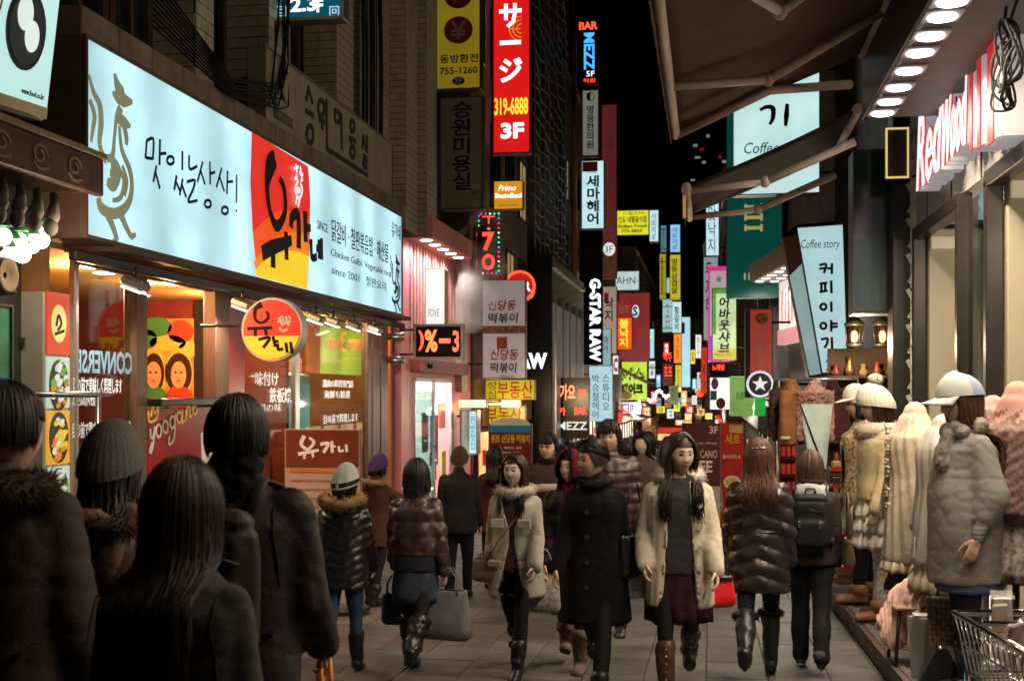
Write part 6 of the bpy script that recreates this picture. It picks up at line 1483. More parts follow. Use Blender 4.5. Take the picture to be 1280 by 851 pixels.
far_cols = {'white': (.8, .85, .85), 'yellow': (.9, .7, .05), 'orange': (1, .32, .04), 'red': (.85, .05, .03), 'pink': (.9, .25, .4), 'lime': (.5, .75, .08), 'blue': (.2, .5, .9), 'amber': (1, .55, .15)}
for ns_, (px, py, w_, h_, d, c_, tx) in enumerate(((776, 528, 14, 9, 62, 'amber', '국수'), (792, 521, 16, 8, 64, 'white', '안경'), (808, 514, 10, 13, 66, 'orange', '치킨'), (818, 497, 9, 16, 68, 'pink', '화장품'), (826, 512, 11, 9, 64, 'yellow', '김밥'), (838, 517, 9, 12, 69, 'white', '약국'), (846, 508, 8, 13, 71, 'lime', '차'), (855, 498, 8, 20, 74, 'orange', '족발'), (862, 512, 10, 9, 70, 'red', '노래방'), (868, 500, 7, 12, 62, 'white', 'CAFE'), (876, 515, 10, 9, 58, 'amber', '빵'), (886, 520, 9, 8, 52, 'yellow', '분식'), (799, 470, 8, 18, 66, 'red', '곱창'), (815, 462, 8, 22, 70, 'white', '미용'), (823, 476, 6, 16, 72, 'blue', '치과'), (858, 466, 6, 22, 75, 'pink', '네일'), (866, 446, 6, 18, 76, 'yellow', '만화'), (833, 436, 7, 16, 74, 'red', '주점'), (812, 440, 6, 14, 73, 'lime', '한의원'), (868, 480, 6, 14, 66, 'blue', 'PC방'), (782, 510, 9, 10, 58, 'red', '떡집'), (850, 528, 12, 7, 55, 'orange', '호떡'))):
 b_ = (px - w_ / 2, py - h_ / 2, px + w_ / 2, py + h_ / 2); vt_ = h_ > w_ * 1.2
 sign(fy(d), b_, 'tiny %s lit %s sign far down the street' % (c_, ('noodle', 'optician', 'chicken', 'cosmetics', 'rice roll', 'pharmacy', 'tea', 'trotter', 'karaoke', 'coffee', 'bakery', 'snack', 'grill', 'beauty', 'dentist', 'nail', 'comics', 'tavern', 'herbalist', 'arcade', 'rice cake', 'pancake')[ns_]), emi('far_' + c_, far_cols[c_], 1.1), [(tx, b_[0] + w_ * .2, b_[1] + h_ * .15, b_[2] - w_ * .2, b_[3] - h_ * .15, ink2 if c_ in ('white', 'yellow', 'lime', 'amber') else E_wht_text, dict(vert=vt_, bold=.02))], depth=.25, rim=.03, bracket=('l' if px < 845 else 'r', 1.2), group='tiny signs far down the street')
t = thing('bulb_string', 'string of bright warm bulbs hung over the far crowd', 'lamp', tuple(at(818, 500, 60)))
for k_ in range(14): MB().ell((-.75 + .11 * k_, .04 * (k_ % 3), .22 * math.sin(k_ * .9) + .03 * k_), (.07, .07, .08), 8, 6).build('bulb', emi('far_bulb', (1, .80, .55), 5), t)
MB().tube([(-1.4, 0, .5), (0, .02, .18), (1.2, 0, .7)], .015, 5).build('wire', cable_m, t)
# ---------------------------------------------------------------- the dark town beyond
t = thing('far_tower', 'dark distant tower block with a few lit windows above the street end', 'building', (6, 150, 0))
MB().box((6, 6, 14), (44, 12, 44)).build('wall', mat('far_black_wall', (.03, .03, .034), .9), t)
rg = random.Random(11)
for px, py in ((885, 167), (877, 162), (888, 183), (880, 177), (893, 150), (908, 176), (914, 182), (922, 178), (912, 205), (929, 206), (868, 226), (890, 230), (900, 232), (884, 236), (874, 205), (915, 228)):
 q = on_y(px - 55 * 0 - 8, py + 20, 149.9) - Vector((6, 150, 0)); MB().box((q.x, -.05, q.z), (rg.uniform(.35, .8), .1, rg.uniform(.2, .4))).build('lit_window', emi('far_window', (.8, .9, .9), .22) if rg.random() < .9 else emi('far_window_red', (.8, .05, .03), .2), t)
t = thing('end_building', 'dark low building closing the far end of the street', 'building', (-3, 96, 0))
MB().box((0, 4, 1.5), (18, 8, 12)).build('wall', wall_a, t)
MB().box((.5, -.06, -2.5), (8, .1, 1.8)).build('shop_window', glow_o, t)
for k_ in range(24):
 w_ = MB().box((-2.6 + .8 * (k_ % 8), -.06, -.4 + 1.25 * (k_ // 8)), (.62, .12, .9)).build('window', dark_metal, t)
 MB().box((-2.6 + .8 * (k_ % 8), -.13, -.4 + 1.25 * (k_ // 8)), (.52, .04, .8)).build('pane', [lit_win, glow_y, dark_glass, emi('blue_window', (.3, .55, .7), .6), dark_glass][(k_ * 7 + k_ // 3) % 5], w_)
MB().box((.5, -.3, -1.3), (8.4, .5, .4)).build('fascia', mat('fascia_red', (.3, .03, .02), .5), t)
# ================================================================ right row: the clothes shop
stone = mat('grey_stone_fascia', (.30, .29, .27), .45, var=.2, scale=2.5, bump=.1, bscale=30)
bronze = mat('dark_bronze', (.035, .028, .024), .35, .5, var=.15)
beige_w = mat('beige_plaster', (.36, .32, .235), .6, var=.1, scale=2)
shop_r = thing('clothes_shop', 'clothes shop with grey stone front, dark framed openings and a row of lamps', 'shop', (XR, 0, 0))
yE = 14.15
fr = Face('r', XR)
ztop = 6.5
# openings seen at 1150..1200 and 1238..1280 and on towards the photographer
ops = [(dof(1206, XR), dof(1148, XR)), (5.6, dof(1240, XR)), (1.4, 5.2)]
zo_ = on_x(1148, 296, XR).z
for i, (a, b) in enumerate(ops):
 g0 = gz(b) + .13
 nb_ = ops[i - 1][0] if i else yE
 if i != 1: MB().box((.15, (b + nb_) / 2, (zo_ + g0) / 2 - .2), (.30, nb_ - b, zo_ - g0 + .4)).build('stone_pier', stone, shop_r)
 else: MB().box((.03, (b + nb_) / 2, (zo_ + g0) / 2), (.012, nb_ - b - .1, zo_ - g0)).build('shop_window', glass('tinted_glass', (.62, .66, .64)), shop_r)
 f = MB()
 for y in (a + .05, b - .05): f.box((.0, y, (zo_ + g0) / 2 - .1), (.14, .11, zo_ - g0 + .2), bevel=.008)
 f.box((.0, (a + b) / 2, zo_ + .02), (.14, b - a, .14), bevel=.008)
 w_ = f.build('opening_frame', bronze, shop_r)
 MB().box((.35, b - .2, zo_ - .10), (.50, .12, .13)).build('frame_light', emi('warm_head', (.75, .62, .38), .35), w_)
MB().box((.15, (-3 + yE) / 2, (zo_ + .1 + ztop) / 2), (.30, yE + 3, ztop - zo_ - .1)).build('stone_fascia', stone, shop_r)
for k in range(10): MB().box((-.004, yE - .7 - k * 1.3, (zo_ + ztop) / 2), (.012, .014, ztop - zo_ - .2)).build('panel_joint', bronze, shop_r)
MB().box((1.9, (-3 + yE) / 2, ztop + 2), (3.8, yE + 3, 4)).build('upper_wall', plaster_dark, shop_r)
for k in range(7):  # lit windows added out of view to brighten the upper wall opposite
 y = 12.9 - k * 2.1; fr_w = MB()
 for c_, d in (((-.03, y, 6.95), (.10, 1.7, .08)), ((-.03, y, 8.55), (.10, 1.7, .08)), ((-.03, y - .81, 7.75), (.10, .08, 1.52)), ((-.03, y + .81, 7.75), (.10, .08, 1.52)), ((-.03, y, 7.75), (.08, .05, 1.52))): fr_w.box(c_, d)
 w_ = fr_w.build('window', bronze, shop_r); MB().box((-.01, y, 7.75), (.03, 1.54, 1.52)).build('pane', emi('added_light_window', (1, .78, .52), 3.0, var=.3), w_)  # frame and glowing pane of an added window, out of view
MB().box((3.6, (-3 + yE) / 2, 1.2), (.1, yE + 3, 4.6)).build('back_wall', beige_w, shop_r)
MB().box((1.9, yE - .06, 1.2), (3.6, .1, 4.6)).build('side_wall', beige_w, shop_r)
MB().box((1.9, (-3 + yE) / 2, 3.62), (3.4, yE + 3, .06)).build('shop_ceiling', mat('white_ceiling', (.65, .63, .58), .7), shop_r)
for y in (12.2, 10.4, 8.2, 4):
 MB().box((1.3, y, 3.56), (.9, .25, .05)).build('ceiling_lamp', emi('ceiling_white', (1, .93, .82), 3.5), shop_r)
 lamp('shop_ceiling_lamp', 'POINT', (XR + .75, y, 3.1), 45, (1, .86, .66), .08)
for y in (dof(1148, XR) - .12, dof(1240, XR) - .12, 5.1): MB().box((.36, y, 1.3), (.56, .14, 4.4), bevel=.01).build('inner_pillar', beige_w, shop_r)
for k in range(14):
 q = Vector((1.2 + .5 * (k % 3), 8.2 + k * .40, 0)); MB().lathe([(.09, 0), (.035, .03), (.03, .22), (.075, .32), (.09, .42), (.045, .5), (.035, .56)], (q.x, q.y, 1.15), 14).build('jewellery_bust', mat('silver_bust', (.45, .43, .38), .3, .4), shop_r)
for y in (9.4, 12.2): MB().box((1.6, y, .35), (.8, 2.0, 1.5), bevel=.02).build('shop_counter', mat('shop_counter', (.35, .30, .22), .4), shop_r)
for k in range(26):
 y = 7.6 + k * .22; MB().box((2.7 + .04 * (k % 3), y, 1.35 + .06 * (k % 2)), (.42, .09, .9), bevel=.03).build('hanging_garment', [mat('garment_%d' % (k % 5), c, .8) for c in ((.35, .22, .16), (.12, .10, .10), (.5, .42, .36), (.28, .10, .10), (.2, .2, .24))][k % 5], shop_r)
# soffit with its row of lamps, its dark fascia
XS_, zS = 1.58, None
qa = on_x(1100, 145, XS_); zS = qa.z
ys = [on_x(p[0], p[1], XS_).y for p in ((1103, 145), (1112, 129), (1123, 113), (1136, 96), (1150, 77), (1163, 56), (1178, 34), (1190, 8))]
sof = MB().box((-.42, 6.88, zS + .06), (.84, 9.75, .10)).build('soffit', mat('grey_soffit', (.20, .18, .16), .5, var=.1), shop_r)
MB().box((-.86, 6.88, zS + .30), (.06, 9.75, .62), bevel=.01).build('canopy_fascia', mat('dark_fascia', (.05, .042, .036), .4, .3), shop_r)
ys = ys + [ys[-1] - .62 * k for k in range(1, 8)]
for i, y in enumerate(ys):
 b = MB().box((XS_ - XR, y, zS - .003), (.26, .26, .02), bevel=.006).build('lamp_bezel', mat('pale_bezel', (.6, .58, .56), .4), shop_r)
 MB().lathe([(.10, .0), (.095, -.012), (.001, -.02)], (XS_ - XR, y, zS - .014), 20).build('lamp_disc', E_lamp, b)
 lamp('soffit_lamp', 'SPOT', (XS_, y, zS - .05), 150, (1.0, .81, .60), .08, rot=(0, R(-4), 0), spot=160)
# the letters of the shop name: white blocks with red faces
def block_word(s, px0, py0, px1, py1, m_face, m_side, dpt, shear=.25, bold=.04):
 A, B = on_x(px0, py1, XR), on_x(px1, py1, XR); zt_ = on_x(px0, py0, XR).z
 L = A.y - B.y
 for k, (ex, bo, m, nm) in enumerate(((dpt / 2, bold, m_side, 'letter_block'), (.004, bold + .012, m_face, 'letter_outline'), (.004, bold - .032, E_lw, 'letter_face'))):
  o_ = lettering(s, 0, 0, L, zt_ - A.z, 0, m, shop_r, name=nm, bold=bo, shear=shear, ext=ex)
  o_.rotation_euler = (0, 0, R(-90)); o_.location = ((-.02, -dpt - .024, -dpt - .034)[k], A.y, A.z)
E_lw = emi('letter_white', (1, .90, .92), .95, var=.1); side_w = emi('letter_side', (.95, .90, .92), .25, var=.1); E_lr = emi('letter_red', (.62, .008, .015), .8, base=.15)
block_word('Red', 1176, 150, 1212, 240, E_lr, side_w, .20)
block_word('Wood', 1212, 118, 1247, 208, E_lr, side_w, .20)
for px0, px1, y0, y1 in ((1252, 1259, 92, 190), (1262, 1271, 72, 188), (1275, 1292, 58, 185)):
 A, B = on_x(px0, y1, XR), on_x(px1, y1, XR); zt_ = on_x(px0, y0, XR).z
 MB().box((-.12, (A.y + B.y) / 2, (A.z + zt_) / 2), (.24, A.y - B.y, zt_ - A.z), bevel=.02).build('letter_block', side_w, shop_r); MB().box((-.245, (A.y + B.y) / 2 + .03, (A.z + zt_) / 2), (.012, (A.y - B.y) * .5, (zt_ - A.z) * .98)).build('letter_band', E_lr, shop_r)
for k in range(5): MB().tube([(-.2, 9.5 + .7 * k, zS - .02), (-.18, 9.5 + .7 * k, zS - .5)], .008, 5).build('hanging_wire', mat('copper_wire', (.4, .14, .08), .4, .6), shop_r)
for k in range(22): MB().box((-.06 + .02 * (k % 2), yE + .02, .4 + .2 * k), (.05, .02, .15), rot=Matrix.Rotation(.5 if k % 2 else -.5, 3, 'Y')).build('bead', mat('pearl_bead', (.55, .54, .5), .3), shop_r)
for k in range(14): MB().ell((.12, dof(1217, XR), .9 + .14 * k), (.018, .018, .025), 8, 6).build('bead_lamp', emi('bead_blue', (.3, .65, 1), 2.5), shop_r)
# coil of black cable hung from the canopy
t = thing('cable_coil', 'coil of black cable hanging under the canopy before the white letters', 'cable', tuple(on_x(1258, 70, XR - .35)))
rg = random.Random(3)
for k in range(7):
 r1, r2, ph = rg.uniform(.13, .22), rg.uniform(.16, .28), rg.uniform(-.4, .4)
 MB().tube([(.05 * math.sin(a * 2 + k), r1 * math.cos(a) * math.cos(ph) + .03 * k - .1, r2 * math.sin(a) - .05 * k * .4 + .02 * math.sin(3 * a + k)) for a in [i * 6.2832 / 24 for i in range(25)]], .010, 6).build('cable_loop', cable_m, t)
MB().tube([(0, .05, .25), (.02, .0, .5), (.05, .1, .9)], .012, 6).build('cable_lead', cable_m, t)
MB().tube([(0, -.1, .2), (.02, -.3, .35), (.05, -.8, .45)], .012, 6).build('cable_lead', cable_m, t)
q = on_x(1268, 20, XR - .5)
# dark corner column, small gold edged box sign, dark glass box
fcol = Face('y', yE + .05)
A, B = fcol.p(1116, 200), fcol.p(1138, 200)
t = thing('corner_column', 'dark metal corner column where the clothes shop ends', 'column', ((A.x + B.x) / 2, yE + .25, gz(yE)))
MB().box((0, 0, 3.2), (B.x - A.x, .40, 6.4), bevel=.01).build('column_body', dark_metal, t)
sign(Face('y', 13.9), (1107, 160, 1136, 223), 'small dark box sign with a thin gold edge on the corner column', mat('bronze_panel', (.10, .075, .065), .4, .3), [], depth=.12, rim=.035, rimm=emi('gold_edge', (.95, .68, .25), .8), name='box_sign')
t, o, _ = sign(Face('y', 14.6), (1066, 187, 1117, 392), 'dark unlit glass sign box with painted-in teal reflections beside the corner column', mat('teal_glass_box', (.035, .09, .085), .12, var=.5, scale=1.2, coat=.3), [(None, 1068, 290, 1107, 389, mat('pale_glass_panel', (.12, .19, .20), .15, var=.3, scale=1.5), {}), (None, 1107, 190, 1116, 389, dark_metal, {})], depth=.45, rim=.03, name='glass_sign', bracket=('r', .3))  # the reflections in the glass are put into the panel colours
# ================================================================ coffee house next to it
R2 = block('coffee_building', 'dark building of the coffee house with a low shop under lanterns', 14.7, 26.2, 2.5, 9.5, wall_b, side='r')
green_b = mat('deep_green_board', (.004, .085, .065), .45, var=.12)
gold_l = emi('gold_letters', (.55, .52, .18), .55, base=.9)
t, o, _ = sign(fy(25.7), (908, 100, 978, 372), 'deep green board of the pasta house with sideways gold letters', emi('dim_green_board', (.002, .085, .065), .5, base=1), [('III', 930, 341, 943, 350, gold_l, {})], depth=.3, frame=green_b, rim=.02, bracket=('r', .3))
for k in range(3):
 A = fy(25.7).p(938, 285 - 13 * k) - o; MB().box((A.x + .06, -.01, A.z), (.34, .02, .07)).build('gold_letter', gold_l, t); MB().box((A.x + .23, -.012, A.z), (.05, .022, .15)).build('gold_letter', gold_l, t); MB().box((A.x - .10, -.012, A.z), (.05, .022, .13)).build('gold_letter', gold_l, t)
t, o, _ = sign(fy(25.5), (1000, 60, 1075, 290), 'second green board behind the coffee sign with gold stripes and a green neon figure', emi('dim_green_board2', (.004, .05, .03), .4, base=1), [], depth=.3, frame=green_b, rim=.02, bracket=('r', .2))
for k in range(4):
 A = fy(25.5).p(1029, 275 - 9 * k) - o; MB().box((A.x, -.01, A.z), (.40, .02, .045)).build('gold_letter', gold_l, t); MB().box((A.x + .19, -.012, A.z), (.04, .022, .10)).build('gold_letter', gold_l, t)
A = fy(25.5).p(1029, 238) - o
strokes([[(A.x, A.z + .12), (A.x, A.z - .05), (A.x - .09, A.z - .18)], [(A.x, A.z - .05), (A.x + .08, A.z - .18)], [(A.x - .10, A.z + .02), (A.x + .1, A.z + .05)]], .07, -.01, E_green, t, 'neon_figure')
A = fy(25.5).p(1033, 206) - o; MB().box((A.x, -.01, A.z), (.16, .02, .18)).build('orange_pictogram', emi('orange_pict', (1, .2, .03), 1.2), t)
E_cof = emi('coffee_lit', (.58, .84, .82), .92)
t, o, _ = sign(fy(21.2), (916, 60, 1025, 243), 'large white lit coffee house board partly hidden by the striped awnings', E_cof, [('Coffee story', 930, 176, 1015, 197, mat('teal_ink', (.03, .12, .12), .5), dict(shear=.25))], depth=.3, bracket=('r', .3), rim=.03)
fq_ = fy(21.2); pp = lambda x, y: ((fq_.p(x, y) - o).x, (fq_.p(x, y) - o).z)
strokes([[pp(950, 138) + (.7,), pp(958, 134) + (.9,), pp(966, 136) + (1.2,), pp(966, 148) + (1,), pp(962, 156) + (.6,)], [pp(984, 130) + (.8,), pp(983, 145) + (1.2,), pp(982, 158) + (.7,)], [pp(955, 95), pp(965, 92), pp(963, 108)], [pp(980, 88), pp(979, 112)]], .075, -.004, mat('maroon_ink', (.05, .008, .02), .5), t, 'brush_lettering')
# the standing-out 2F box with its slanted edge
f = fy(19.6); o = f.p(1027, 470)
t = thing('coffee_sign', 'tall tapering white lit coffee house sign marked 2F with a brown side', 'sign', tuple(o))
V = lambda x, y, d=0: (f.p(x, y) - o) + Vector((0, d, 0))
front_ = [V(995, 281), V(1054, 277), V(1060, 467), V(1028, 470)]
side_ = [V(978, 297, .0), V(995, 281), V(1028, 470), V(1011, 472)]
bk = [v + Vector((0, .5, 0)) for v in (front_[1], front_[2], side_[3], side_[0])]
m = MB(); m.add(front_ + [side_[0], side_[3]] + bk, [(0, 3, 2, 1), (4, 5, 3, 0), (1, 2, 7, 6), (4, 9, 8, 5), (6, 7, 8, 9), (0, 1, 6, 9, 4), (3, 5, 8, 7, 2)]); m.build('cabinet', mat('brown_box', (.14, .075, .055), .5), t)
ctr = sum(front_, Vector()) / 4
pan = [ctr + (v - ctr) * .955 for v in front_]; pz = Vector((0, -.012, 0))
m = MB(); m.add([v + pz for v in pan] + list(pan), [(0, 3, 2, 1), (4, 5, 6, 7), (0, 1, 5, 4), (1, 2, 6, 5), (2, 3, 7, 6), (3, 0, 4, 7)]); m.build('panel', emi('coffee2_lit', (.50, .76, .80), .80), t)
s1 = [V(987, 345), V(1002, 330), V(1026, 467), V(1012, 469)]; nrm = Vector((0, -.014, 0))
m = MB(); m.add([v + nrm for v in s1] + s1, [(0, 3, 2, 1), (4, 5, 6, 7), (0, 1, 5, 4), (1, 2, 6, 5), (2, 3, 7, 6), (3, 0, 4, 7)]); m.build('side_panel', emi('coffee2_side', (.40, .60, .60), .55), t)
def vt(s, x0, y0, x1, y1, mm, **k): A, B = V(x0, y1), V(x1, y0); lettering(s, A.x, A.z, B.x - A.x, B.z - A.z, -.014, mm, t, **k)
tk = mat('teal_ink', (.03, .12, .12), .5); mk_ = mat('maroon_ink', (.05, .008, .02), .5)
vt('Coffee story', 1001, 299, 1050, 314, tk, shear=.25); vt('2F', 1032, 449, 1052, 463, mat('olive_ink', (.08, .08, .04), .5), bold=.01)
def vs(q): return [((V(940 + p[0] / 3.275, 240 + p[1] / 3.275)).x, (V(940 + p[0] / 3.275, 240 + p[1] / 3.275)).z) for p in q]
cir = lambda x, y, r: [(x + r * math.cos(a), y + r * math.sin(a)) for a in [i * .7 for i in range(10)]]
strokes([vs(q) for q in [[(275, 300), (302, 296), (300, 318), (292, 332)], [(275, 315), (300, 312)], [(308, 314), (326, 312)], [(327, 292), (326, 336)], [(276, 376), (308, 372)], [(284, 378), (284, 406)], [(299, 376), (299, 404)], [(276, 410), (309, 404)], [(324, 362), (325, 415)], cir(292, 470, 12), [(324, 448), (325, 492)], cir(292, 548, 12), [(324, 524), (324, 572)], [(325, 540), (350, 538)], [(325, 553), (351, 551)], [(282, 604), (308, 600), (306, 622), (296, 638)], [(326, 594), (328, 644)]]], .040, -.014, mk_, t, 'brush_lettering')
MB().tube([(.6, .25, 1.8), (1.4, .25, 1.8)], .03, 6).build('bracket', dark_metal, t)
# white canopy with lamps and the pink and white board below it, on a front that turns with the street
Aq, Bq = at(986, 313, 21.0), at(937, 345, 25.0)
dv = Bq - Aq; LB = math.hypot(dv.x, dv.y); ang = math.atan2(-dv.x, dv.y)
t = thing('lit_canopy', 'grey shop canopy with white lamps over a pink and white board', 'canopy', (Aq.x, Aq.y, 0), ang)
z1, z0 = at(986, 300, 21.0).z, at(986, 328, 21.0).z
MB().box((.45, LB / 2, (z0 + z1) / 2), (.9, LB, z1 - z0), bevel=.02).build('canopy_body', mat('grey_canopy', (.28, .25, .22), .45), t)
for i in range(6):
 for j in range(2): MB().disc((0, 0), .085, 0, .02, 14).build('canopy_lamp', E_lamp, t, (.15 + .30 * j, .35 + i * (LB - .7) / 5, z0 - .002)).rotation_euler = (R(90), 0, 0)
 if i % 2 == 0: lamp('canopy_light', 'SPOT', (.1, .35 + i * (LB - .7) / 5, z0 - .05), 190, (1, .88, .80), .08, spot=176, parent=t)
pz0 = at(990, 422, 21.5).z
MB().box((.66, LB / 2, (pz0 + z0) / 2), (.10, LB, z0 - pz0)).build('board', emi('pink_white_board', (.82, .66, .62), .8, var=.2), t)
for k in range(11): MB().box((.60, .4 + k * (LB - .8) / 10, pz0 + .75), (.04, .07, .55 + .1 * (k % 3))).build('board_letter', mat('board_letter', (.30, .16, .15), .5), t)
MB().box((.60, LB / 2, pz0 + .15), (.05, LB, .30)).build('board_foot', emi('pink_band', (.72, .26, .28), .6), t)
MB().box((1.3, LB / 2, 3.6), (1.0, LB, 9.2)).build('wall', wall_b, t)
# lanterns and the warm goods under them
f = fy(16.4)
for px, lb in ((1068, 'black lantern with a warm lamp, half behind the coffee sign'), (1103, 'black lantern with a warm lamp hanging alone beside the glass sign')):
 c = f.p(px, 432); t = thing('lantern', lb, 'lantern', tuple(c), 0, 'black lanterns')
 MB().lathe([(.13, .26), (.14, .28), (.07, .36), (.03, .39), (.025, .44)], (0, 0, 0), 10).build('lantern_cap', dark_metal, t)
 MB().lathe([(.05, -.02), (.115, 0), (.115, .025)], (0, 0, 0), 10).build('lantern_base', dark_metal, t)
 for k in range(6): a = k * math.pi / 3; MB().tube([(.10 * math.cos(a), .10 * math.sin(a), .02), (.115 * math.cos(a), .115 * math.sin(a), .27)], .008, 5).build('cage_bar', dark_metal, t)
 MB().ell((0, 0, .12), (.045, .045, .08), 10, 8).build('bulb', E_warm, t)
 MB().lathe([(.088, .025), (.10, .26)], (0, 0, 0), 12).build('lantern_glass', glass('lantern_glass', (1, .85, .6)), t)
 MB().tube([(0, 0, .44), (0, 0, .9), (.3, .3, 1.0)], .008, 5).build('hanger', dark_metal, t)
 lamp('lantern_light', 'POINT', tuple(c + Vector((0, 0, .10))), 45, (1, .66, .32), .04)
t = thing('trinket_shelf', 'open wooden shelf crowded with small brass goods behind the lanterns', 'shelf', (2.0, 17.2, gz(17.2)))
MB().box((.3, .2, 1.5), (1.3, .06, 3.0)).build('back_board', mat('dark_oak', (.06, .035, .02), .5), t)
for k in range(6):
 MB().box((.3, 0, .35 + .45 * k), (1.3, .36, .03)).build('shelf', mat('dark_oak', (.06, .035, .02), .5), t)
 for j in range(7):
  h = random.uniform(.12, .3); MB().lathe([(.05, 0), (.07, h * .3), (.03, h * .7), (.045, h)], (-.25 + .18 * j, random.uniform(-.08, .05), .366 + .45 * k), 10).build('trinket', [mat('brass_trinket', (.45, .28, .1), .3, .8), mat('tan_trinket', (.35, .22, .12), .5), mat('wine_trinket', (.2, .04, .03), .4)][(k + j) % 3], t)
lamp('shelf_lamp', 'POINT', (1.9, 16.0, 2.3), 130, (1, .72, .42), .06)
# ================================================================ awnings
brown_cl = mat('brown_awning_cloth', (.085, .045, .03), .8, var=.15, scale=3, bump=.15, bscale=120)
alu = mat('awning_arm', (.55, .47, .38), .5, .0, var=.1)
def awning(label, y0, y1, xw, zw, xf, zf, cloth, arms, bow=.015):
 t = thing('awning', label, 'awning', (xw, y0, zw))
 n = 14; mb = MB(); vs = []
 for i in range(n + 1):
  u = i / n
  for j in range(9):
   v = j / 8; vs.append(((xf - xw) * u, (y1 - y0) * v, (zf - zw) * u - bow * math.sin(math.pi * u) * (1 - .4 * math.cos(v * math.pi * 2 * arms) ** 2)))
 mb.add(vs, [(i * 9 + j, i * 9 + j + 1, (i + 1) * 9 + j + 1, (i + 1) * 9 + j) for i in range(n) for j in range(8)], 0, True)
 me = mb.mesh('tmp', [cloth]); o2 = evaluated(me, [('SOLIDIFY', dict(thickness=.012))]); link('cloth', o2, t)
 MB().tube([(xf - xw, -.05, zf - zw - .03), (xf - xw, y1 - y0 + .05, zf - zw - .03)], .04, 10).build('front_bar', alu, t)
 MB().tube([(0, -.05, 0), (0, y1 - y0 + .05, 0)], .05, 10).build('roller', alu, t)
 # scalloped valance
 vs = []; m_ = 60
 for i in range(m_ + 1): y = (y1 - y0) * i / m_; vs += [(xf - xw - .045, y, zf - zw + .02), (xf - xw - .05, y, zf - zw - .12 - .025 * abs(math.sin(i * math.pi / 4)))]
 vb = MB(); vb.add(vs, [(2 * i, 2 * i + 1, 2 * i + 3, 2 * i + 2) for i in range(m_)], 0, False)
 me = vb.mesh('tmp', [cloth]); link('valance', evaluated(me, [('SOLIDIFY', dict(thickness=.006))]), t)
 return t
xw, xf = 1.43, -.31; zw, zf = on_x(1083, 60, 1.43).z, on_x(845, 165, -.31).z
y1 = on_x(845, 165, xf).y; y0 = 4.6
t = awning('large brown fabric awning over the street with two folding arms', y0, y1, xw, zw, xf, zf, brown_cl, 3)
L_ = lambda p: p - Vector((xw, y0, zw))
def arm(f_, e_, w_):
 a = MB(); a.tube([f_, e_], .035, 8); a.build('front_arm', alu, t); a = MB(); a.tube([e_, w_], .042, 8); a.build('rear_arm', alu, t)
 MB().ell(e_, (.055, .055, .06), 10, 6).build('elbow', alu, t)
for (pf, pe, pw) in (((842, 95), (960, 100), (1102, 15)), ((820, 2), (975, 15), (1090, -70)), ((795, -110), (990, -90), (1110, -180))):
 a = on_x(pf[0], pf[1], xf + .03); a.z = zf - .03; w_ = on_x(pw[0], pw[1], xw - .02)
 r_ = ray(*pe); e_ = O + r_ * ((((zf + zw) / 2 - .22) - ZC) / r_.z)
 arm(L_(a), L_(e_), L_(w_))
MB().tube([(xf - xw, y1 - y0 + .02, zf - zw - .03), tuple(L_(at(962, 113, 11.0))), tuple(L_(on_x(1062, 106, 1.38)))], .045, 8).build('end_arm', alu, t)
zw2, zf2 = on_x(1080, 122, 1.43).z, on_x(859, 243, -.22).z; ya = on_x(1072, 158, 1.43).y; yb = on_x(1046, 205, 1.43).y
t = awning('smaller black fabric awning hanging lower beyond the brown one', ya, yb, 1.43, zw2, -.22, zf2, mat('black_awning_cloth', (.02, .016, .015), .8, bump=.15, bscale=120), 2, .04)
for y_ in (.05, yb - ya - .05):
 a = Vector((-1.60, y_, zf2 - zw2 - .03)); e_ = Vector((-.88, y_, zf2 - zw2 + .04)); w_ = Vector((-.02, y_, -.30))
 MB().tube([a, e_], .035, 8).build('front_arm', alu, t); MB().tube([e_, w_], .042, 8).build('rear_arm', alu, t); MB().ell(e_, (.055, .055, .06), 10, 6).build('elbow', alu, t)
MB().ell((-1.65, -.06, zf2 - zw2 - .03), (.05, .05, .07), 10, 6).build('bar_cap', alu, t)
MB().box((-1.67, -.02, zf2 - zw2 - .18), (.03, .06, .26), bevel=.01).build('end_tab', emi('orange_tab', (.8, .25, .08), .5), t)
# ================================================================ banners standing in the street on the right
f = fy(17.6); A, B = f.p(853, 527), f.p(900, 527); gy = gz(17.6)
t = thing('banner_stand', 'plum coloured standing banner offering free americano on the third floor', 'banner', ((A.x + B.x) / 2, 17.6, gy)); W, H = B.x - A.x, A.z - gy
MB().box((0, 0, H * .76), (W, .02, H * .46)).build('banner_head', mat('plum_banner', (.085, .025, .028), .5), t)
MB().box((0, 0, H * .28), (W, .02, H * .50)).build('banner_foot', mat('beige_banner', (.42, .36, .30), .5, var=.15, scale=3), t)
lettering('3F', W * .22, H - .17, W * .23, .11, -.012, mat('cream_print', (.66, .6, .52), .5), t, bold=.02); lettering('커피 AM 11:00 ~ PM 4:00', -W * .45, H - .33, W * .86, .045, -.012, mat('cream_print', (.66, .6, .52), .5), t)
lettering('AMERICANO', -W * .47, H - .52, W * .9, .11, -.012, mat('cream_print', (.66, .6, .52), .5), t); lettering('FREE', -W * .45, H - .73, W * .75, .17, -.012, mat('cream_print', (.66, .6, .52), .5), t, bold=.03)
MB().disc((.05, H * .3), .13, -.02, -.01, 22).build('cup_print', mat('coffee_cup_print', (.25, .17, .12), .5), t)
for s in (-1, 1): MB().box((s * W / 2, .01, H / 2), (.015, .025, H)).build('stand_post', grey_metal, t)
MB().box((0, .05, .02), (W * 1.05, .35, .05)).build('foot', grey_metal, t)
f = fy(18.6); A, B = f.p(901, 527), f.p(929, 527); gy = gz(18.6)
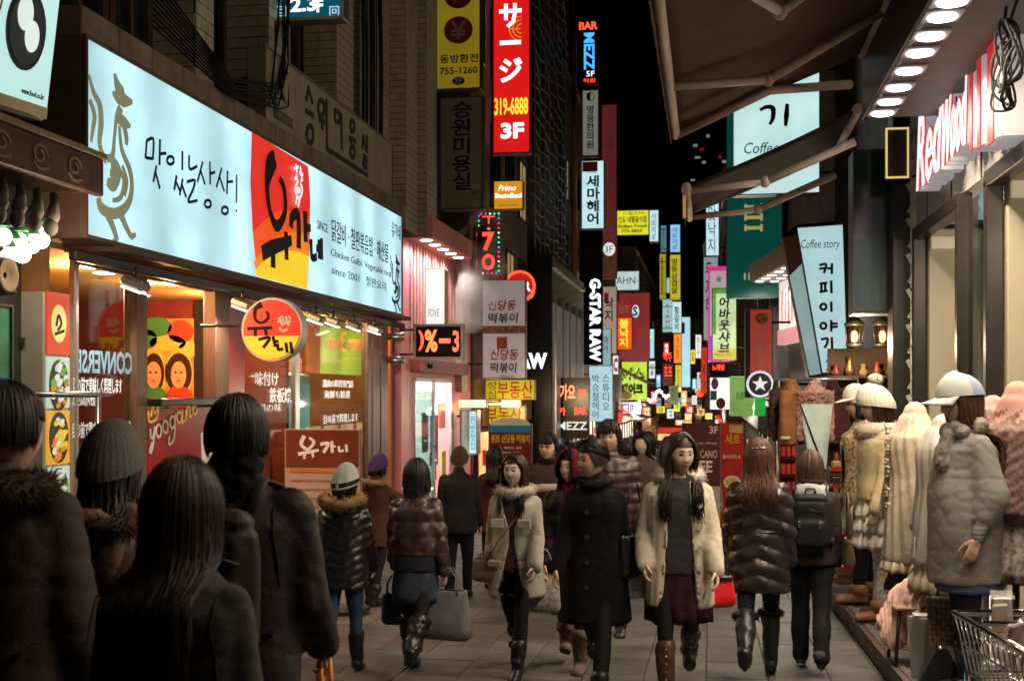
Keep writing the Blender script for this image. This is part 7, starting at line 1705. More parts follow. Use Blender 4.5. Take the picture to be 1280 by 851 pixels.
t = thing('banner_stand', 'red standing banner with a bowl of food and yellow set-menu words', 'banner', ((A.x + B.x) / 2, 18.6, gy)); W, H = B.x - A.x, A.z - gy
MB().box((0, 0, H * .52), (W, .02, H * .94)).build('banner_head', mat('red_banner', (.42, .03, .018), .5), t)
lettering('세트', -W * .3, H - .34, W * .66, .15, -.012, mat('gold_print', (.65, .38, .04), .5), t, bold=.02); lettering('올리브떡 A', -W * .42, H - .56, W * .8, .06, -.012, whitep, t)
MB().box((.06, -.014, H - .11), (W * .6, .006, .12)).build('paper_note', mat('tan_paper', (.5, .38, .2), .6), t)
MB().disc((0, H - .92), .13, -.02, -.01, 22, sz=.8).build('bowl', mat('bowl_white', (.68, .64, .58), .4), t); MB().disc((0, H - .92), .10, -.026, -.016, 18, sz=.7).build('food_piece', mat('food_yel', (.7, .5, .08), .5), t)
for s in (-1, 1): MB().box((s * W / 2, .01, H / 2), (.015, .025, H)).build('stand_post', grey_metal, t)
MB().box((0, .05, .02), (W * 1.05, .35, .05)).build('foot', grey_metal, t)
# vending shelf with red goods behind the coffee shop crowd
f = fy(18.0); A, B = f.p(968, 505), f.p(980, 600)
t = thing('snack_rack', 'tall red rack of small packets beside the hanging coats', 'rack', ((A.x + B.x) / 2 + .1, 18.1, gz(18.1)))
H = A.z - gz(18); MB().box((0, .1, H / 2), (.3, .06, H)).build('back_panel', redp, t)
for k in range(7):
 MB().box((0, -.02, .15 + k * .26), (.3, .22, .02)).build('shelf', dark_metal, t)
 for j in range(4): MB().box((-.11 + .075 * j, -.03, .25 + k * .26), (.06, .05, .15), bevel=.01).build('packet', [mat('pack_%d' % ((j + k) % 4), c, .4) for c in ((.5, .05, .04), (.05, .3, .3), (.55, .5, .4), (.5, .35, .05))][(j + k) % 4], t)
# ================================================================ people
def place(px, d=None, py=None):
 """the spot on the street under image column PX, at depth D or where the feet stand at row PY"""
 if py is not None: q = on_ground(px, py); return Vector((q.x, q.y, gz(q.y)))
 q = at(px, 490, d); return Vector((q.x, q.y, gz(q.y)))
def height_to(px, top, q):
 """how tall something standing at Q is whose top is at row TOP"""
 d = -q.x * math.sin(TH) + q.y * math.cos(TH); return ZC + (490 - top) / F * d - q.z
skin_a = mat('skin_fair', (.60, .41, .31), .45, var=.08, bump=.03, bscale=90); skin_b = mat('skin_tan', (.50, .33, .235), .5, var=.08)
hb = mat('black_hair', (.009, .0065, .0055), .5, var=.7, scale=2, stretch=(260, 260, 6), bump=.08, bscale=2, spec=.3); hbr = mat('brown_hair', (.060, .024, .011), .5, var=.7, scale=2, stretch=(260, 260, 6), bump=.08, bscale=2, spec=.35); hdb = mat('dark_brown_hair', (.020, .010, .0065), .5, var=.7, scale=2, stretch=(260, 260, 6), bump=.08, bscale=2, spec=.3)
leg_b = mat('black_tights', (.012, .011, .012), .7); jeans = mat('blue_denim', (.035, .06, .12), .8, var=.35, scale=8, bump=.2, bscale=160); jeans_d = mat('dark_denim', (.012, .014, .022), .8, var=.3, scale=8, bump=.15, bscale=160)
boot_b = mat('black_leather', (.012, .011, .011), .40, var=.2, bump=.08, bscale=60); boot_br = mat('brown_leather', (.06, .03, .018), .35, var=.3, bump=.1, bscale=60)
wool_b = mat('black_wool', (.007, .0066, .007), .95, sheen=.0, spec=.15, bump=.25, bscale=220); wool_c = mat('charcoal_wool', (.026, .023, .021), .95, sheen=.05, spec=.2, bump=.35, bscale=200, var=.3, scale=30)
nylon_b = mat('black_nylon', (.012, .011, .012), .24, bump=.12, bscale=45, var=.2); nylon_br = mat('brown_nylon', (.050, .027, .023), .46, bump=.12, bscale=45, var=.2)
PI = math.pi
def walker(px, label, top, d=None, py=None, rz=0.0, fem=True, S_kw=None, group=None, hair_pad=.016, name='person'):
 q = place(px, d, py); h = height_to(px, top, q)
 S = skeleton(fem=fem, **(S_kw or {}))
 # scale so that the crown, hair included, reaches the row where the photo has it
 crown = (S['hm'] @ Vector((0, 0, .114 + hair_pad))).z
 S['k'] = h / crown; S['h'] = h
 person_root(S, name, label, 'person', q, rz, group); S['q'] = q; S['root'].rotation_euler.x = R(1.8)
 return S
def W(S, v): return Matrix.Translation(S['q']) @ Matrix.Rotation(S['root'].rotation_euler.z, 4, 'Z') @ (Vector(v) * S['k'])
def in_hand(S, i, drop=.0):
 J = S['J']; return W(S, J['wr', i] + J['hd', i] * (.085) - Vector((0, 0, drop)))
# -- woman in the pale grey coat, smiling
S = walker(646, 'smiling woman in a pale grey coat with a beige cross-body bag', 565, py=838, rz=-.10, S_kw=dict(legs=((24, 4), (-16, 22)), arms=((14, 7, 22), (-10, 8, 30)), yaw=-8, pitch=-2))
body(S, skin_a, smile=1); trousers(S, leg_b, .003, 'tights')
coat(S, mat('striped_top', (.09, .045, .045), .8, var=.3, scale=20), hem=.80, hemr=(.165, .13), chest=(.165, .125), waist=(.145, .11), arms=False, collar=False, name='top')
greyc = mat('pale_grey_cotton', (.40, .37, .31), .75, var=.10, bump=.15, bscale=140)
coat(S, greyc, hem=.60, hemr=(.215, .165), chest=(.180, .138), waist=(.165, .125), fn=cl_wrinkle(.009, 16, 4, (1, 1, .5)), opening=lambda z: np.where(z > 1.0, .022 + .075 * np.clip((z - 1.12) / .25, 0, 1), .02 + .09 * np.clip((1.0 - z) / .4, 0, 1)), thick=.010)
zo = S['zo']
for s in (-1, 1):
 MB().box((s * .105, -.150, 1.16 + zo), (.10, .02, .07), bevel=.006).build('pocket_flap', greyc, S['root'])
 MB().box((s * .12, -.168, .86 + zo), (.11, .016, .05), bevel=.006, rot=Matrix.Rotation(s * .3, 3, 'Z')).build('pocket_flap', greyc, S['root'])
fur_ring((0, .012, 1.375 + zo), .10, .040, mat('grey_fur', (.42, .38, .31), .9, var=.2), S['root'], n=1300, ln=.045, squash=(1.15, 1.05), lift=.02)
for s in (-1, 1): MB().tube([(s * .015, -.125, 1.30 + zo), (s * .055, -.12, 1.36 + zo)], .006, 5).build('lace', mat('black_lace', (.01, .01, .01), .6), S['root'])
hair(S, hdb, 'long', length=.30, n=420, seed=3, part=-.15, wid=.008, front_share=.25)
boots(S, boot_b, top=.22, g=.010)
bg_m = mat('taupe_leather', (.20, .14, .085), .4, var=.2, bump=.1, bscale=60)
p = W(S, (-.20, -.10, .70 + zo))
t = bag('shoulder_bag', 'beige cross-body bag at the side of the woman in the pale coat', 'handbag', bg_m, p, .25, .17, .10, rotz=-.3, strap=.05, flap=True)
stp = [W(S, v) - p for v in ((-.20, -.14, .86 + zo), (-.10, -.165, 1.02 + zo), (.04, -.165, 1.20 + zo), (.115, -.11, 1.35 + zo), (.125, .03, 1.39 + zo), (.02, .16, 1.18 + zo), (-.16, .15, .98 + zo), (-.22, .0, .84 + zo))]
mm = Matrix.Rotation(.3, 3, 'Z'); MB().tube([mm @ v for v in stp], .014, 6, flat=.35).build('long_strap', bg_m, t)
# -- hooded woman behind
S = walker(716, 'laughing woman in a maroon hood between the grey and the black coat', 557, py=834, rz=-.05, hair_pad=.04, S_kw=dict(legs=((14, 6), (-10, 18)), arms=((6, 6, 12), (8, 6, 16)), yaw=-22, pitch=-2))
body(S, skin_a, smile=1); trousers(S, jeans, .010, 'jeans', to=.35)
hood_m = mat('maroon_fleece', (.075, .006, .018), .9, sheen=.0, bump=.2, bscale=120)
coat(S, hood_m, hem=.80, fn=cl_wrinkle(.007, 20, 8), name='hoodie', chest=(.17, .13))
coat(S, mat('black_padded', (.014, .013, .014), .6), hem=.70, chest=(.185, .145), fn=cl_puff(.10, .012, 4), opening=lambda z: .05 + .02 * np.clip(z, 0, 2), thick=.012, name='waistcoat', arms=True)
HM = S['hm']; mb = MB(); vs = []; n_, k_ = 28, 14
for i in range(k_ + 1):
 for j in range(n_ + 1):
  a = R(-140) + R(280) * j / n_ + PI / 2; t_ = R(125) * i / k_ ** 1.0
  rr_ = 1.18; vs.append(HM @ Vector((.095 * rr_ * math.sin(t_) * math.cos(a), .115 * rr_ * math.sin(t_) * math.sin(a) - .006, .125 * math.cos(t_) * 1.12)))
mb.add(vs, [(i * (n_ + 1) + j, i * (n_ + 1) + j + 1, (i + 1) * (n_ + 1) + j + 1, (i + 1) * (n_ + 1) + j) for i in range(k_) for j in range(n_)], 0, True)
me = mb.mesh('tmp', [hood_m]); link('hood', evaluated(me, [('SOLIDIFY', dict(thickness=.012)), ('SMOOTH', dict(factor=.5, iterations=2))]), S['root'])
hair(S, hb, 'long', length=.26, n=160, seed=9, wid=.009, bulge=.95, front_share=1)
boots(S, mat('taupe_suede', (.16, .11, .085), .9), top=.26, g=.020)
p = in_hand(S, 1, .30)
t = bag('tote_bag', 'pale tote bag with red flowers carried by the hooded woman', 'handbag', mat('floral_canvas', (.42, .40, .35), .8, var=.5, scale=26), p, .26, .27, .09, strap=.20)
# -- woman in the long black coat
S = walker(745, 'woman in a long black coat with a black shoulder bag, glancing aside', 548, d=8.05, rz=-.12, S_kw=dict(legs=((22, 3), (-20, 26)), arms=((-10, 6, 14), (12, 9, 22)), yaw=-38, pitch=1))
body(S, skin_b); trousers(S, leg_b, .004, 'tights')
coat(S, wool_b, hem=.50, hemr=(.225, .175), chest=(.183, .142), waist=(.168, .128), fn=cl_wrinkle(.010, 14, 6, (1, 1, .4)), top=1.42)
zo = S['zo']
fur_ring((0, .004, 1.385 + zo), .085, .030, mat('black_fur', (.010, .0095, .010), .9), S['root'], n=900, ln=.03, lift=.02)
for k in range(4): MB().lathe([(.001, -.006), (.016, -.004), (.016, .003)], (-.02, -.150 - .006 * k, 1.22 - .16 * k + zo), 10, rot=Matrix.Rotation(R(90), 3, 'X')).build('button', mat('horn_button', (.05, .04, .03), .25), S['root'])
hair(S, hdb, 'short', n=420, seed=5, wid=.009, tie=True, bulge=1.03)
boots(S, boot_b, top=.14, g=.008)
p = W(S, (.24, .05, .78 + zo))
t = bag('shoulder_bag', 'glossy black shoulder bag under the arm of the woman in black', 'handbag', mat('glossy_black_leather', (.012, .011, .012), .2, bump=.1, bscale=50), p, .36, .28, .13, rotz=-.12 + 1.2, strap=.36, slump=.16)
# -- woman in the cream knit
S = walker(848, 'woman in an open cream knit jacket over a grey top and plaid skirt', 540, d=7.95, rz=.06, S_kw=dict(legs=((-16, 24), (20, 4)), arms=((10, 10, 22), (-6, 13, 48)), yaw=20, pitch=2))
body(S, skin_a); trousers(S, leg_b, .003, 'tights')
grey_top = mat('slate_jersey', (.040, .040, .043), .8, bump=.15, bscale=120)
coat(S, grey_top, hem=.80, hemr=(.175, .14), chest=(.180, .142), waist=(.178, .138), arms=False, collar=False, fn=cl_wrinkle(.008, 18, 12, (1, 1, .7)), name='top')
m_pl = mat('plaid_wool', (.030, .010, .016), .85, var=.8, scale=9, bump=.2, bscale=150); skirt(S, m_pl, hem=.50, r=(.205, .17), folds=11, top=.92)
knit = mat('cream_knit', (.56, .50, .38), .95, var=.10, scale=12, bump=.2, bscale=150)
coat(S, knit, hem=.60, hemr=(.212, .165), chest=(.190, .152), waist=(.186, .148), fn=cl_knit(.0032, .05), opening=lambda z: .082 + .03 * np.clip((1.0 - z) / .4, -.6, 1), thick=.014, name='knit_jacket', sleeve=.022)
zo = S['zo']
fur_ring((0, .025, 1.375 + zo), .112, .036, mat('white_fur', (.66, .60, .50), .9, var=.15), S['root'], n=1600, ln=.05, gap=(R(-50), R(230)), lift=.03)
for k in range(5): MB().lathe([(.001, -.008), (.018, -.005), (.018, .004)], (.125, -.158, 1.24 - .13 * k + zo), 10, rot=Matrix.Rotation(R(90), 3, 'X')).build('button', mat('cream_button', (.5, .44, .32), .4), S['root'])
hair(S, hdb, 'long', length=.36, n=640, seed=12, wave=.026, wid=.009, part=.25, bulge=1.05, front_share=.55, spread=.3)
boots(S, boot_br, top=.34, g=.012, slouch=.008)
zo = S['zo']
for i in (0, 1):
 for k in range(6): MB().ell(S['J']['ank', i].lerp(S['J']['knee', i], .1 + .12 * k) + Vector((.0, -.062, 0)), (.008, .005, .008), 8, 5).build('boot_stud', steel, S['root'])
p = W(S, (.25, .0, .58 + zo))
t = bag('hand_bag', 'bright red handbag with a black top held beside the plaid skirt', 'handbag', mat('bright_red_leather', (.55, .012, .015), .35, bump=.06, bscale=50), p, .24, .20, .10, rotz=.5, strap=.24, sm=mat('black_strap', (.012, .012, .012), .4))
q = MB(); q.box((0, 0, .185), (.19, .06, .05), bevel=.012); q.build('bag_top', mat('black_strap', (.012, .012, .012), .4), t)
p = W(S, (-.30, .06, .62 + zo))
t = bag('paper_bag', 'small white paper bag showing between the black coat and the cream knit', 'bag', mat('white_paper', (.62, .62, .66), .6), p, .20, .22, .09, strap=.18, slump=.02)
# -- woman in the glossy long puffer, from behind
S = walker(948, 'woman seen from behind in a long glossy dark puffer coat and tall boots', 548, py=849, rz=PI - .05, S_kw=dict(legs=((-20, 30), (18, 4)), arms=((14, 7, 30), (-8, 8, 26)), pitch=4))
body(S, skin_a, plain=True); trousers(S, leg_b, .003, 'tights')
puff = mat('glossy_dark_puffer', (.018, .011, .011), .36, var=.2, bump=.07, bscale=60, coat=.06)
coat(S, puff, hem=.62, hemr=(.215, .18), chest=(.200, .160), waist=(.185, .145), sleeve=.030, fn=cl_puff(.105, .017, 3, .40, .02, .0028), top=1.42)
zo = S['zo']
MB().lathe([(.192, -.018), (.200, 0), (.192, .018)], (0, .004, 1.03 + zo), 28, sy=.78).build('belt', mat('black_belt', (.012, .011, .011), .3), S['root'])
hair(S, hbr, 'long', length=.30, n=620, seed=15, wave=.034, wid=.010, bulge=1.05, spread=.25)
HM = S['hm']; MB().box((0, .0, 0), (.085, .02, .018), bevel=.006).build('hair_clip', mat('dark_clip', (.02, .018, .02), .2), S['root'], HM @ Vector((0, .108, .055)))
for k in range(5): MB().ell(HM @ Vector((-.034 + .017 * k, .125, .058)), (.005, .005, .005), 6, 4).build('clip_stone', chrome, S['root'])
boots(S, boot_b, top=.43, g=.016, fur=mat('black_fur', (.010, .0095, .010), .9))
# -- person with the backpack
S = walker(1014, 'person from behind with a black backpack and a pale grey hood', 562, py=836, rz=PI - .12, S_kw=dict(legs=((12, 5), (-14, 16)), arms=((12, 6, 28), (-4, 6, 20)), yaw=12, pitch=6))
body(S, skin_a, plain=True); trousers(S, mat('black_trousers', (.010, .010, .011), .8, bump=.15, bscale=140), .014, fn=cl_wrinkle(.008, 22, 6, (1, 1, 1.2)), flare=.012)
coat(S, mat('dark_brown_jacket', (.028, .020, .017), .75, bump=.2, bscale=120), hem=.80, hemr=(.185, .15), chest=(.185, .14), fn=cl_wrinkle(.008, 20, 7))
zo = S['zo']; mb = MB(); mb.ell((0, .13, 1.34 + zo), (.115, .07, .085), 16, 10); mb.cap((-.09, .03, 1.385 + zo), .045, (.09, .03, 1.385 + zo), .045, 12); mb.cap((-.08, .06, 1.37 + zo), .05, (.08, .06, 1.37 + zo), .05)
link('hood', fuse(mb, .011, 4, cl_wrinkle(.006, 30, 2), [mat('pale_grey_fleece', (.36, .36, .36), .95, bump=.2, bscale=120)]), S['root'])
fur_ring((0, .01, 1.43 + zo), .085, .022, mat('brown_scarf', (.035, .02, .015), .9), S['root'], name='scarf', n=500, ln=.02)
hair(S, hbr, 'bob', length=.13, n=420, seed=19, wid=.009, wave=.012)
boots(S, mat('grey_canvas_shoe', (.05, .05, .055), .7), top=.10, g=.010, name='shoe', sole=mat('white_sole', (.5, .5, .48), .5))
bpy.context.view_layer.update(); backpack(S, mat('black_canvas', (.016, .016, .018), .6, bump=.2, bscale=120), 'black backpack on the person with the pale hood')
p = W(S, (-.27, .05, .80 + zo)); bag('shoulder_bag', 'olive metallic handbag hanging at the side of the backpack wearer', 'handbag', mat('olive_leather', (.10, .08, .045), .3, .3), p, .22, .20, .10, rotz=PI / 2, strap=.34)
# -- woman with the newsboy cap
S = walker(428, 'woman from behind in a pale newsboy cap and black quilted jacket', 583, py=842, rz=PI + .05, hair_pad=.030, S_kw=dict(legs=((-14, 14), (14, 4)), arms=((-6, 6, 14), (14, 8, 24)), yaw=-24))
body(S, skin_a, plain=True); trousers(S, jeans, .008, 'jeans', to=.5)
coat(S, mat('black_quilt', (.014, .012, .012), .36, bump=.1, bscale=60, coat=.05), hem=.70, hemr=(.205, .17), chest=(.195, .155), waist=(.185, .15), sleeve=.028, fn=cl_puff(.075, .012, 5, -.55, .0, .0025))
zo = S['zo']; tanf = mat('tan_fur', (.30, .19, .095), .9, var=.25)
fur_ring((0, .05, 1.385 + zo), .150, .034, tanf, S['root'], n=1500, ln=.05, gap=(R(-35), R(215)), lift=.05)
hair(S, hdb, 'bob', length=.06, n=120, seed=21)
cap_m = mat('pale_grey_felt', (.34, .36, .33), .9, sheen=.2, bump=.2, bscale=160)
hat_beanie(S, cap_m, 'newsboy_cap', 1.07, ribs=8, slouch=.012, brim=1)
mb = MB(); n_ = 40; vs = []
for i in range(n_):
 a = 6.2832 * i / n_
 for dz in (-.018, .016): vs.append((.1005 * math.cos(a) * 1.02, .122 * math.sin(a) * 1.02 + .004, .030 + dz - .032 * math.sin(a)))
mb.add(vs, [(2 * i, 2 * ((i + 1) % n_), 2 * ((i + 1) % n_) + 1, 2 * i + 1) for i in range(n_)], 0, True); MB().join(mb, S['hm']).build('hat_band', mat('black_ribbon', (.01, .01, .01), .5), S['root'], recalc=False)
boots(S, boot_b, top=.28, g=.016)
# -- woman with the bob and the grey bag
S = walker(518, 'woman from behind with a black bob, brown puffer jacket and denim skirt', 574, py=841, rz=PI - .04, S_kw=dict(legs=((14, 3), (-18, 30)), arms=((8, 7, 20), (-2, 10, 10))))
body(S, skin_a, plain=True); trousers(S, leg_b, .003, 'tights')
skirt(S, mat('worn_denim', (.035, .045, .06), .85, var=.6, scale=7, bump=.25, bscale=140), hem=.56, r=(.19, .16), folds=5, amp=.006, top=.98)
coat(S, mat('navy_jersey', (.018, .018, .035), .85), hem=.80, hemr=(.175, .145), arms=False, collar=False, name='long_top')
coat(S, nylon_br, hem=.93, hemr=(.178, .145), chest=(.190, .15), waist=(.180, .145), sleeve=.030, fn=cl_puff(.12, .014, 9, 0, .0, .005), top=1.43)
zo = S['zo']; MB().lathe([(.086, -.045), (.092, 0), (.082, .04)], (0, .01, 1.415 + zo), 20).build('collar', mat('black_collar', (.012, .012, .012), .6), S['root'])
hair(S, hb, 'bob', length=.11, n=520, seed=25, wid=.009, bulge=1.08)
boots(S, boot_b, top=.38, g=.022, slouch=.012, fur=mat('black_fur', (.010, .0095, .010), .9))
p = in_hand(S, 1, .46)
bag('hand_bag', 'large pleated grey bag carried by the woman in the brown puffer', 'handbag', mat('grey_pleat_leather', (.20, .19, .185), .5, var=.15, bump=.15, bscale=50), p, .42, .36, .15, rotz=PI - .2, strap=.17, pleats=11, slump=.22)
p = in_hand(S, 0, .42); t = bag('shopping_bag', 'small blue paper shopping bag between the two women walking away', 'bag', mat('blue_paper', (.012, .03, .085), .45), p, .22, .22, .09, rotz=PI, strap=.16, slump=.0)
# -- man in the flat cap
S = walker(573, 'man in black with a flat cap walking away by the pink shop', 560, py=746, rz=PI, fem=False, hair_pad=.022, S_kw=dict(legs=((-4, 6), (8, 3)), arms=((4, 7, 14), (4, 7, 14))))
body(S, skin_b, plain=True, vox=.018); trousers(S, mat('black_trousers', (.010, .010, .011), .8), .016)
coat(S, mat('black_jacket', (.012, .011, .012), .75, bump=.15, bscale=100), hem=.72, hemr=(.205, .165), chest=(.205, .155), waist=(.198, .15), fn=cl_wrinkle(.008, 18, 2))
hair(S, hb, 'short', n=120, seed=30); hat_beanie(S, mat('brown_tweed', (.06, .04, .032), .9, var=.3, scale=60), 'flat_cap', 1.03, ribs=6, brim=1)
boots(S, boot_b, top=.09, g=.008, name='shoe')
# -- purple hat at the stall
S = walker(468, 'person in a purple knit hat and fur-hooded coat reaching towards the pink shop', 568, d=12.3, rz=PI - .5, hair_pad=.03, S_kw=dict(legs=((2, 2), (-4, 6)), arms=((6, 6, 12), (60, 18, 25))))
body(S, skin_b, plain=True, vox=.018); trousers(S, jeans_d, .010)
coat(S, mat('rust_coat', (.07, .03, .02), .7), hem=.66, fn=cl_wrinkle(.009, 18, 2)); zo = S['zo']
fur_ring((0, .06, 1.38 + zo), .13, .03, tanf, S['root'], n=500, ln=.045, gap=(R(-35), R(215)))
hair(S, hb, 'bob', length=.05, n=80, seed=31); hat_beanie(S, mat('purple_knit', (.06, .03, .13), .9, bump=.3, bscale=120), 'beanie', 1.05); boots(S, boot_b, top=.2)
p = at(505, 640, 14.5)
t = thing('toy_stall', 'small stall cart with red goods and tiny warm lights by the pink wall', 'stall', (p.x, p.y, gz(p.y)))
MB().box((0, 0, .45), (.8, .6, .06), bevel=.01).build('stall_top', mat('stall_red', (.3, .06, .04), .5), t)
for sx in (-1, 1):
 for sy in (-1, 1): MB().tube([(sx * .35, sy * .25, 0), (sx * .35, sy * .25, .45)], .02, 6).build('leg', steel, t)
for k in range(9): MB().ell((-.3 + .075 * k, -.1 + .05 * (k % 3), .55 + .03 * (k % 2)), (.05, .05, .07), 8, 6).build('toy', [mat('toy_red', (.5, .06, .03), .4), mat('toy_orange', (.6, .2, .04), .4)][k % 2], t)
for k in range(6): MB().ell((-.3 + .12 * k, .2, .85 + .12 * (k % 3)), (.018, .018, .018), 6, 4).build('tiny_lamp', E_warm, t)
# -- glasses man and tall man
S = walker(687, 'man in glasses and a banded brown jacket behind the hooded woman', 540, d=12.0, rz=-.05, fem=False, S_kw=dict(legs=((8, 3), (-8, 10)), arms=((5, 7, 12), (5, 7, 12)), yaw=-12))
body(S, skin_a, glasses=True, vox=.018); trousers(S, jeans_d, .014); coat(S, mat('brown_band_jacket', (.045, .028, .026), .7), hem=.74, chest=(.2, .15), fn=cl_wrinkle(.008, 18, 2)); zo = S['zo']
MB().lathe([(.206, -.04), (.209, 0), (.206, .04)], (0, .004, 1.17 + zo), 28, sy=.74).build('chest_band', mat('pale_band', (.42, .33, .30), .7), S['root'])
fur_ring((0, .01, 1.40 + zo), .075, .035, wool_b, S['root'], name='scarf', n=300, ln=.02)
hair(S, hb, 'short', n=260, seed=33, wid=.009, bulge=1.06, fringe=True); boots(S, boot_b, top=.09, g=.008, name='shoe')
S = walker(762, 'tall man in a quilted maroon jacket behind the woman in black', 524, d=10.6, rz=.06, fem=False, S_kw=dict(legs=((8, 3), (-8, 10)), arms=((5, 8, 12), (5, 8, 12)), yaw=-8))
body(S, skin_b, vox=.018); trousers(S, jeans_d, .014); coat(S, mat('maroon_quilt', (.032, .012, .012), .45, bump=.2, bscale=40), hem=.76, chest=(.21, .16), waist=(.2, .15), sleeve=.03, fn=cl_puff(.08, .012, 3))
hair(S, hb, 'short', n=260, seed=34, bulge=1.05); boots(S, boot_b, top=.09, g=.008, name='shoe')
# ---------------------------------------------------------------- the four who walk ahead of the photographer
S = walker(-14, 'man at the picture edge in a fur-hooded brown jacket, seen from behind', 474, d=3.45, rz=PI - .1, fem=False, S_kw=dict(legs=((8, 3), (-8, 10)), arms=((4, 9, 12), (4, 9, 12)), yaw=-10))
body(S, skin_b, plain=True); trousers(S, jeans_d, .014); coat(S, mat('dark_taupe_jacket', (.045, .032, .025), .75, bump=.25, bscale=160, var=.25), hem=.70, hemr=(.21, .17), chest=(.215, .165), waist=(.205, .16), sleeve=.03, fn=cl_wrinkle(.010, 15, 3)); zo = S['zo']
mb = MB(); mb.ell((0, .12, 1.36 + zo), (.13, .08, .09), 16, 10); mb.cap((-.10, .03, 1.40 + zo), .05, (.10, .03, 1.40 + zo), .05, 12); link('hood', fuse(mb, .011, 4, cl_wrinkle(.006, 30, 2), [mat('wine_hood', (.06, .012, .014), .85)]), S['root'])
fur_ring((0, .09, 1.375 + zo), .165, .036, mat('dark_fur', (.055, .03, .018), .9, var=.3), S['root'], n=1900, ln=.045, gap=(R(-30), R(210)), lift=.03)
hair(S, hb, 'short', n=1400, seed=41, wid=.0042, bulge=1.0); boots(S, boot_b, top=.09, name='shoe')
bpy.context.view_layer.update(); backpack(S, mat('black_canvas', (.016, .016, .018), .6, bump=.2, bscale=120), 'black backpack at the edge on the man in the brown jacket')
S = walker(129, 'woman in a ribbed grey knit hat walking away with a tan fringed hood', 532, d=4.25, rz=PI + .05, hair_pad=.032, S_kw=dict(legs=((8, 3), (-8, 10)), arms=((4, 9, 12), (4, 9, 12))))
body(S, skin_a, plain=True); trousers(S, jeans_d, .010); coat(S, mat('tan_jacket', (.17, .10, .07), .8, bump=.2, bscale=140), hem=.74, chest=(.19, .15), fn=cl_wrinkle(.009, 18, 3)); zo = S['zo']
mb = MB(); mb.ell((0, .135, 1.28 + zo), (.115, .075, .14), 16, 10); mb.cap((-.10, .03, 1.39 + zo), .045, (.10, .03, 1.39 + zo), .045, 12); link('hood', fuse(mb, .011, 4, cl_wrinkle(.006, 30, 2), [mat('tan_jacket', (.17, .10, .07), .8)]), S['root'])
fur_ring((0, .13, 1.36 + zo), .12, .028, mat('dark_fur', (.055, .03, .018), .9), S['root'], n=900, ln=.05)
hair(S, hb, 'long', length=.20, n=260, seed=43, wid=.007, wave=.02); hat_beanie(S, mat('grey_rib_knit', (.10, .092, .085), .95, bump=.4, bscale=110, var=.2), 'beanie', 1.09, slouch=.006, ribs=30); boots(S, boot_b, top=.2)
S = walker(213, 'woman with long straight dark hair in a charcoal coat, seen close from behind', 573, d=2.95, rz=PI - .04, S_kw=dict(legs=((8, 3), (-8, 10)), arms=((3, 8, 8), (3, 8, 8)), yaw=0, pitch=2))
body(S, skin_a, plain=True); trousers(S, jeans_d, .010); coat(S, wool_c, hem=.62, hemr=(.215, .175), chest=(.188, .15), waist=(.178, .14), fn=cl_wrinkle(.009, 15, 8, (1, 1, .5)), vox=.011)
c_ = [o for o in S['root'].children if o.name.startswith('coat')][0]; sm = mat('coat_seam', (.018, .016, .015), .9)
seams(S, c_, [[(0, 1.36), (.003, 1.1), (0, .66)], [(-.135, 1.33), (-.15, 1.2), (-.16, 1.08)], [(.135, 1.33), (.15, 1.2), (.16, 1.08)], [(-.14, .98), (0, .965), (.14, .98)]], sm)
hair(S, hdb, 'long', length=.34, n=2300, seed=44, wid=.0034, bulge=1.02, spread=.1, pad_back=.01); boots(S, boot_b, top=.3)
HM = S['hm']; MB().ell(HM @ Vector((.082, .01, -.055)), (.008, .008, .010), 8, 6).build('earring', mat('pearl', (.6, .58, .52), .2), S['root'])
S = walker(288, 'man in a black scarf and dark jacket with a backpack, seen from behind', 492, d=3.9, rz=PI + .02, fem=False, S_kw=dict(legs=((10, 3), (-8, 12)), arms=((-4, 7, 14), (4, 9, 44)), yaw=4))
body(S, skin_b, plain=True); trousers(S, jeans_d, .016); coat(S, mat('dark_nylon_jacket', (.022, .016, .015), .62, bump=.3, bscale=60, var=.2), hem=.72, hemr=(.21, .17), chest=(.215, .165), waist=(.205, .16), sleeve=.036, fn=cl_wrinkle(.011, 16, 6)); zo = S['zo']
c_ = [o for o in S['root'].children if o.name.startswith('coat')][0]; seams(S, c_, [[(-.15, 1.34), (-.17, 1.2), (-.175, 1.1)], [(.15, 1.34), (.17, 1.2), (.175, 1.1)], [(-.18, .82), (0, .81), (.18, .82)], [(.27, 1.12), (.30, 1.0)]], mat('coat_seam', (.018, .016, .015), .9), .005)
mb = MB(); mb.cap((0, .02, 1.39 + zo), .098, (0, .02, 1.45 + zo), .085, 18); link('scarf', fuse(mb, .010, 3, cl_lumps(.006, 45, 3), [wool_b]), S['root'])
hair(S, hb, 'short', n=1700, seed=46, wid=.0040, bulge=1.03); boots(S, boot_b, top=.09, name='shoe')
bpy.context.view_layer.update(); backpack(S, mat('brown_canvas', (.030, .022, .018), .6, bump=.2, bscale=120), 'dark brown backpack on the man with the black scarf')
p = in_hand(S, 1, .40)
t = bag('carrier_bag', 'white and orange carrier bag in the hand of the man with the scarf', 'bag', mat('white_orange_plastic', (.62, .50, .36), .35, var=.3, scale=5), p, .30, .32, .10, rotz=PI / 2 + .4, strap=.12, slump=.18, sm=mat('orange_plastic', (.65, .22, .04), .35))
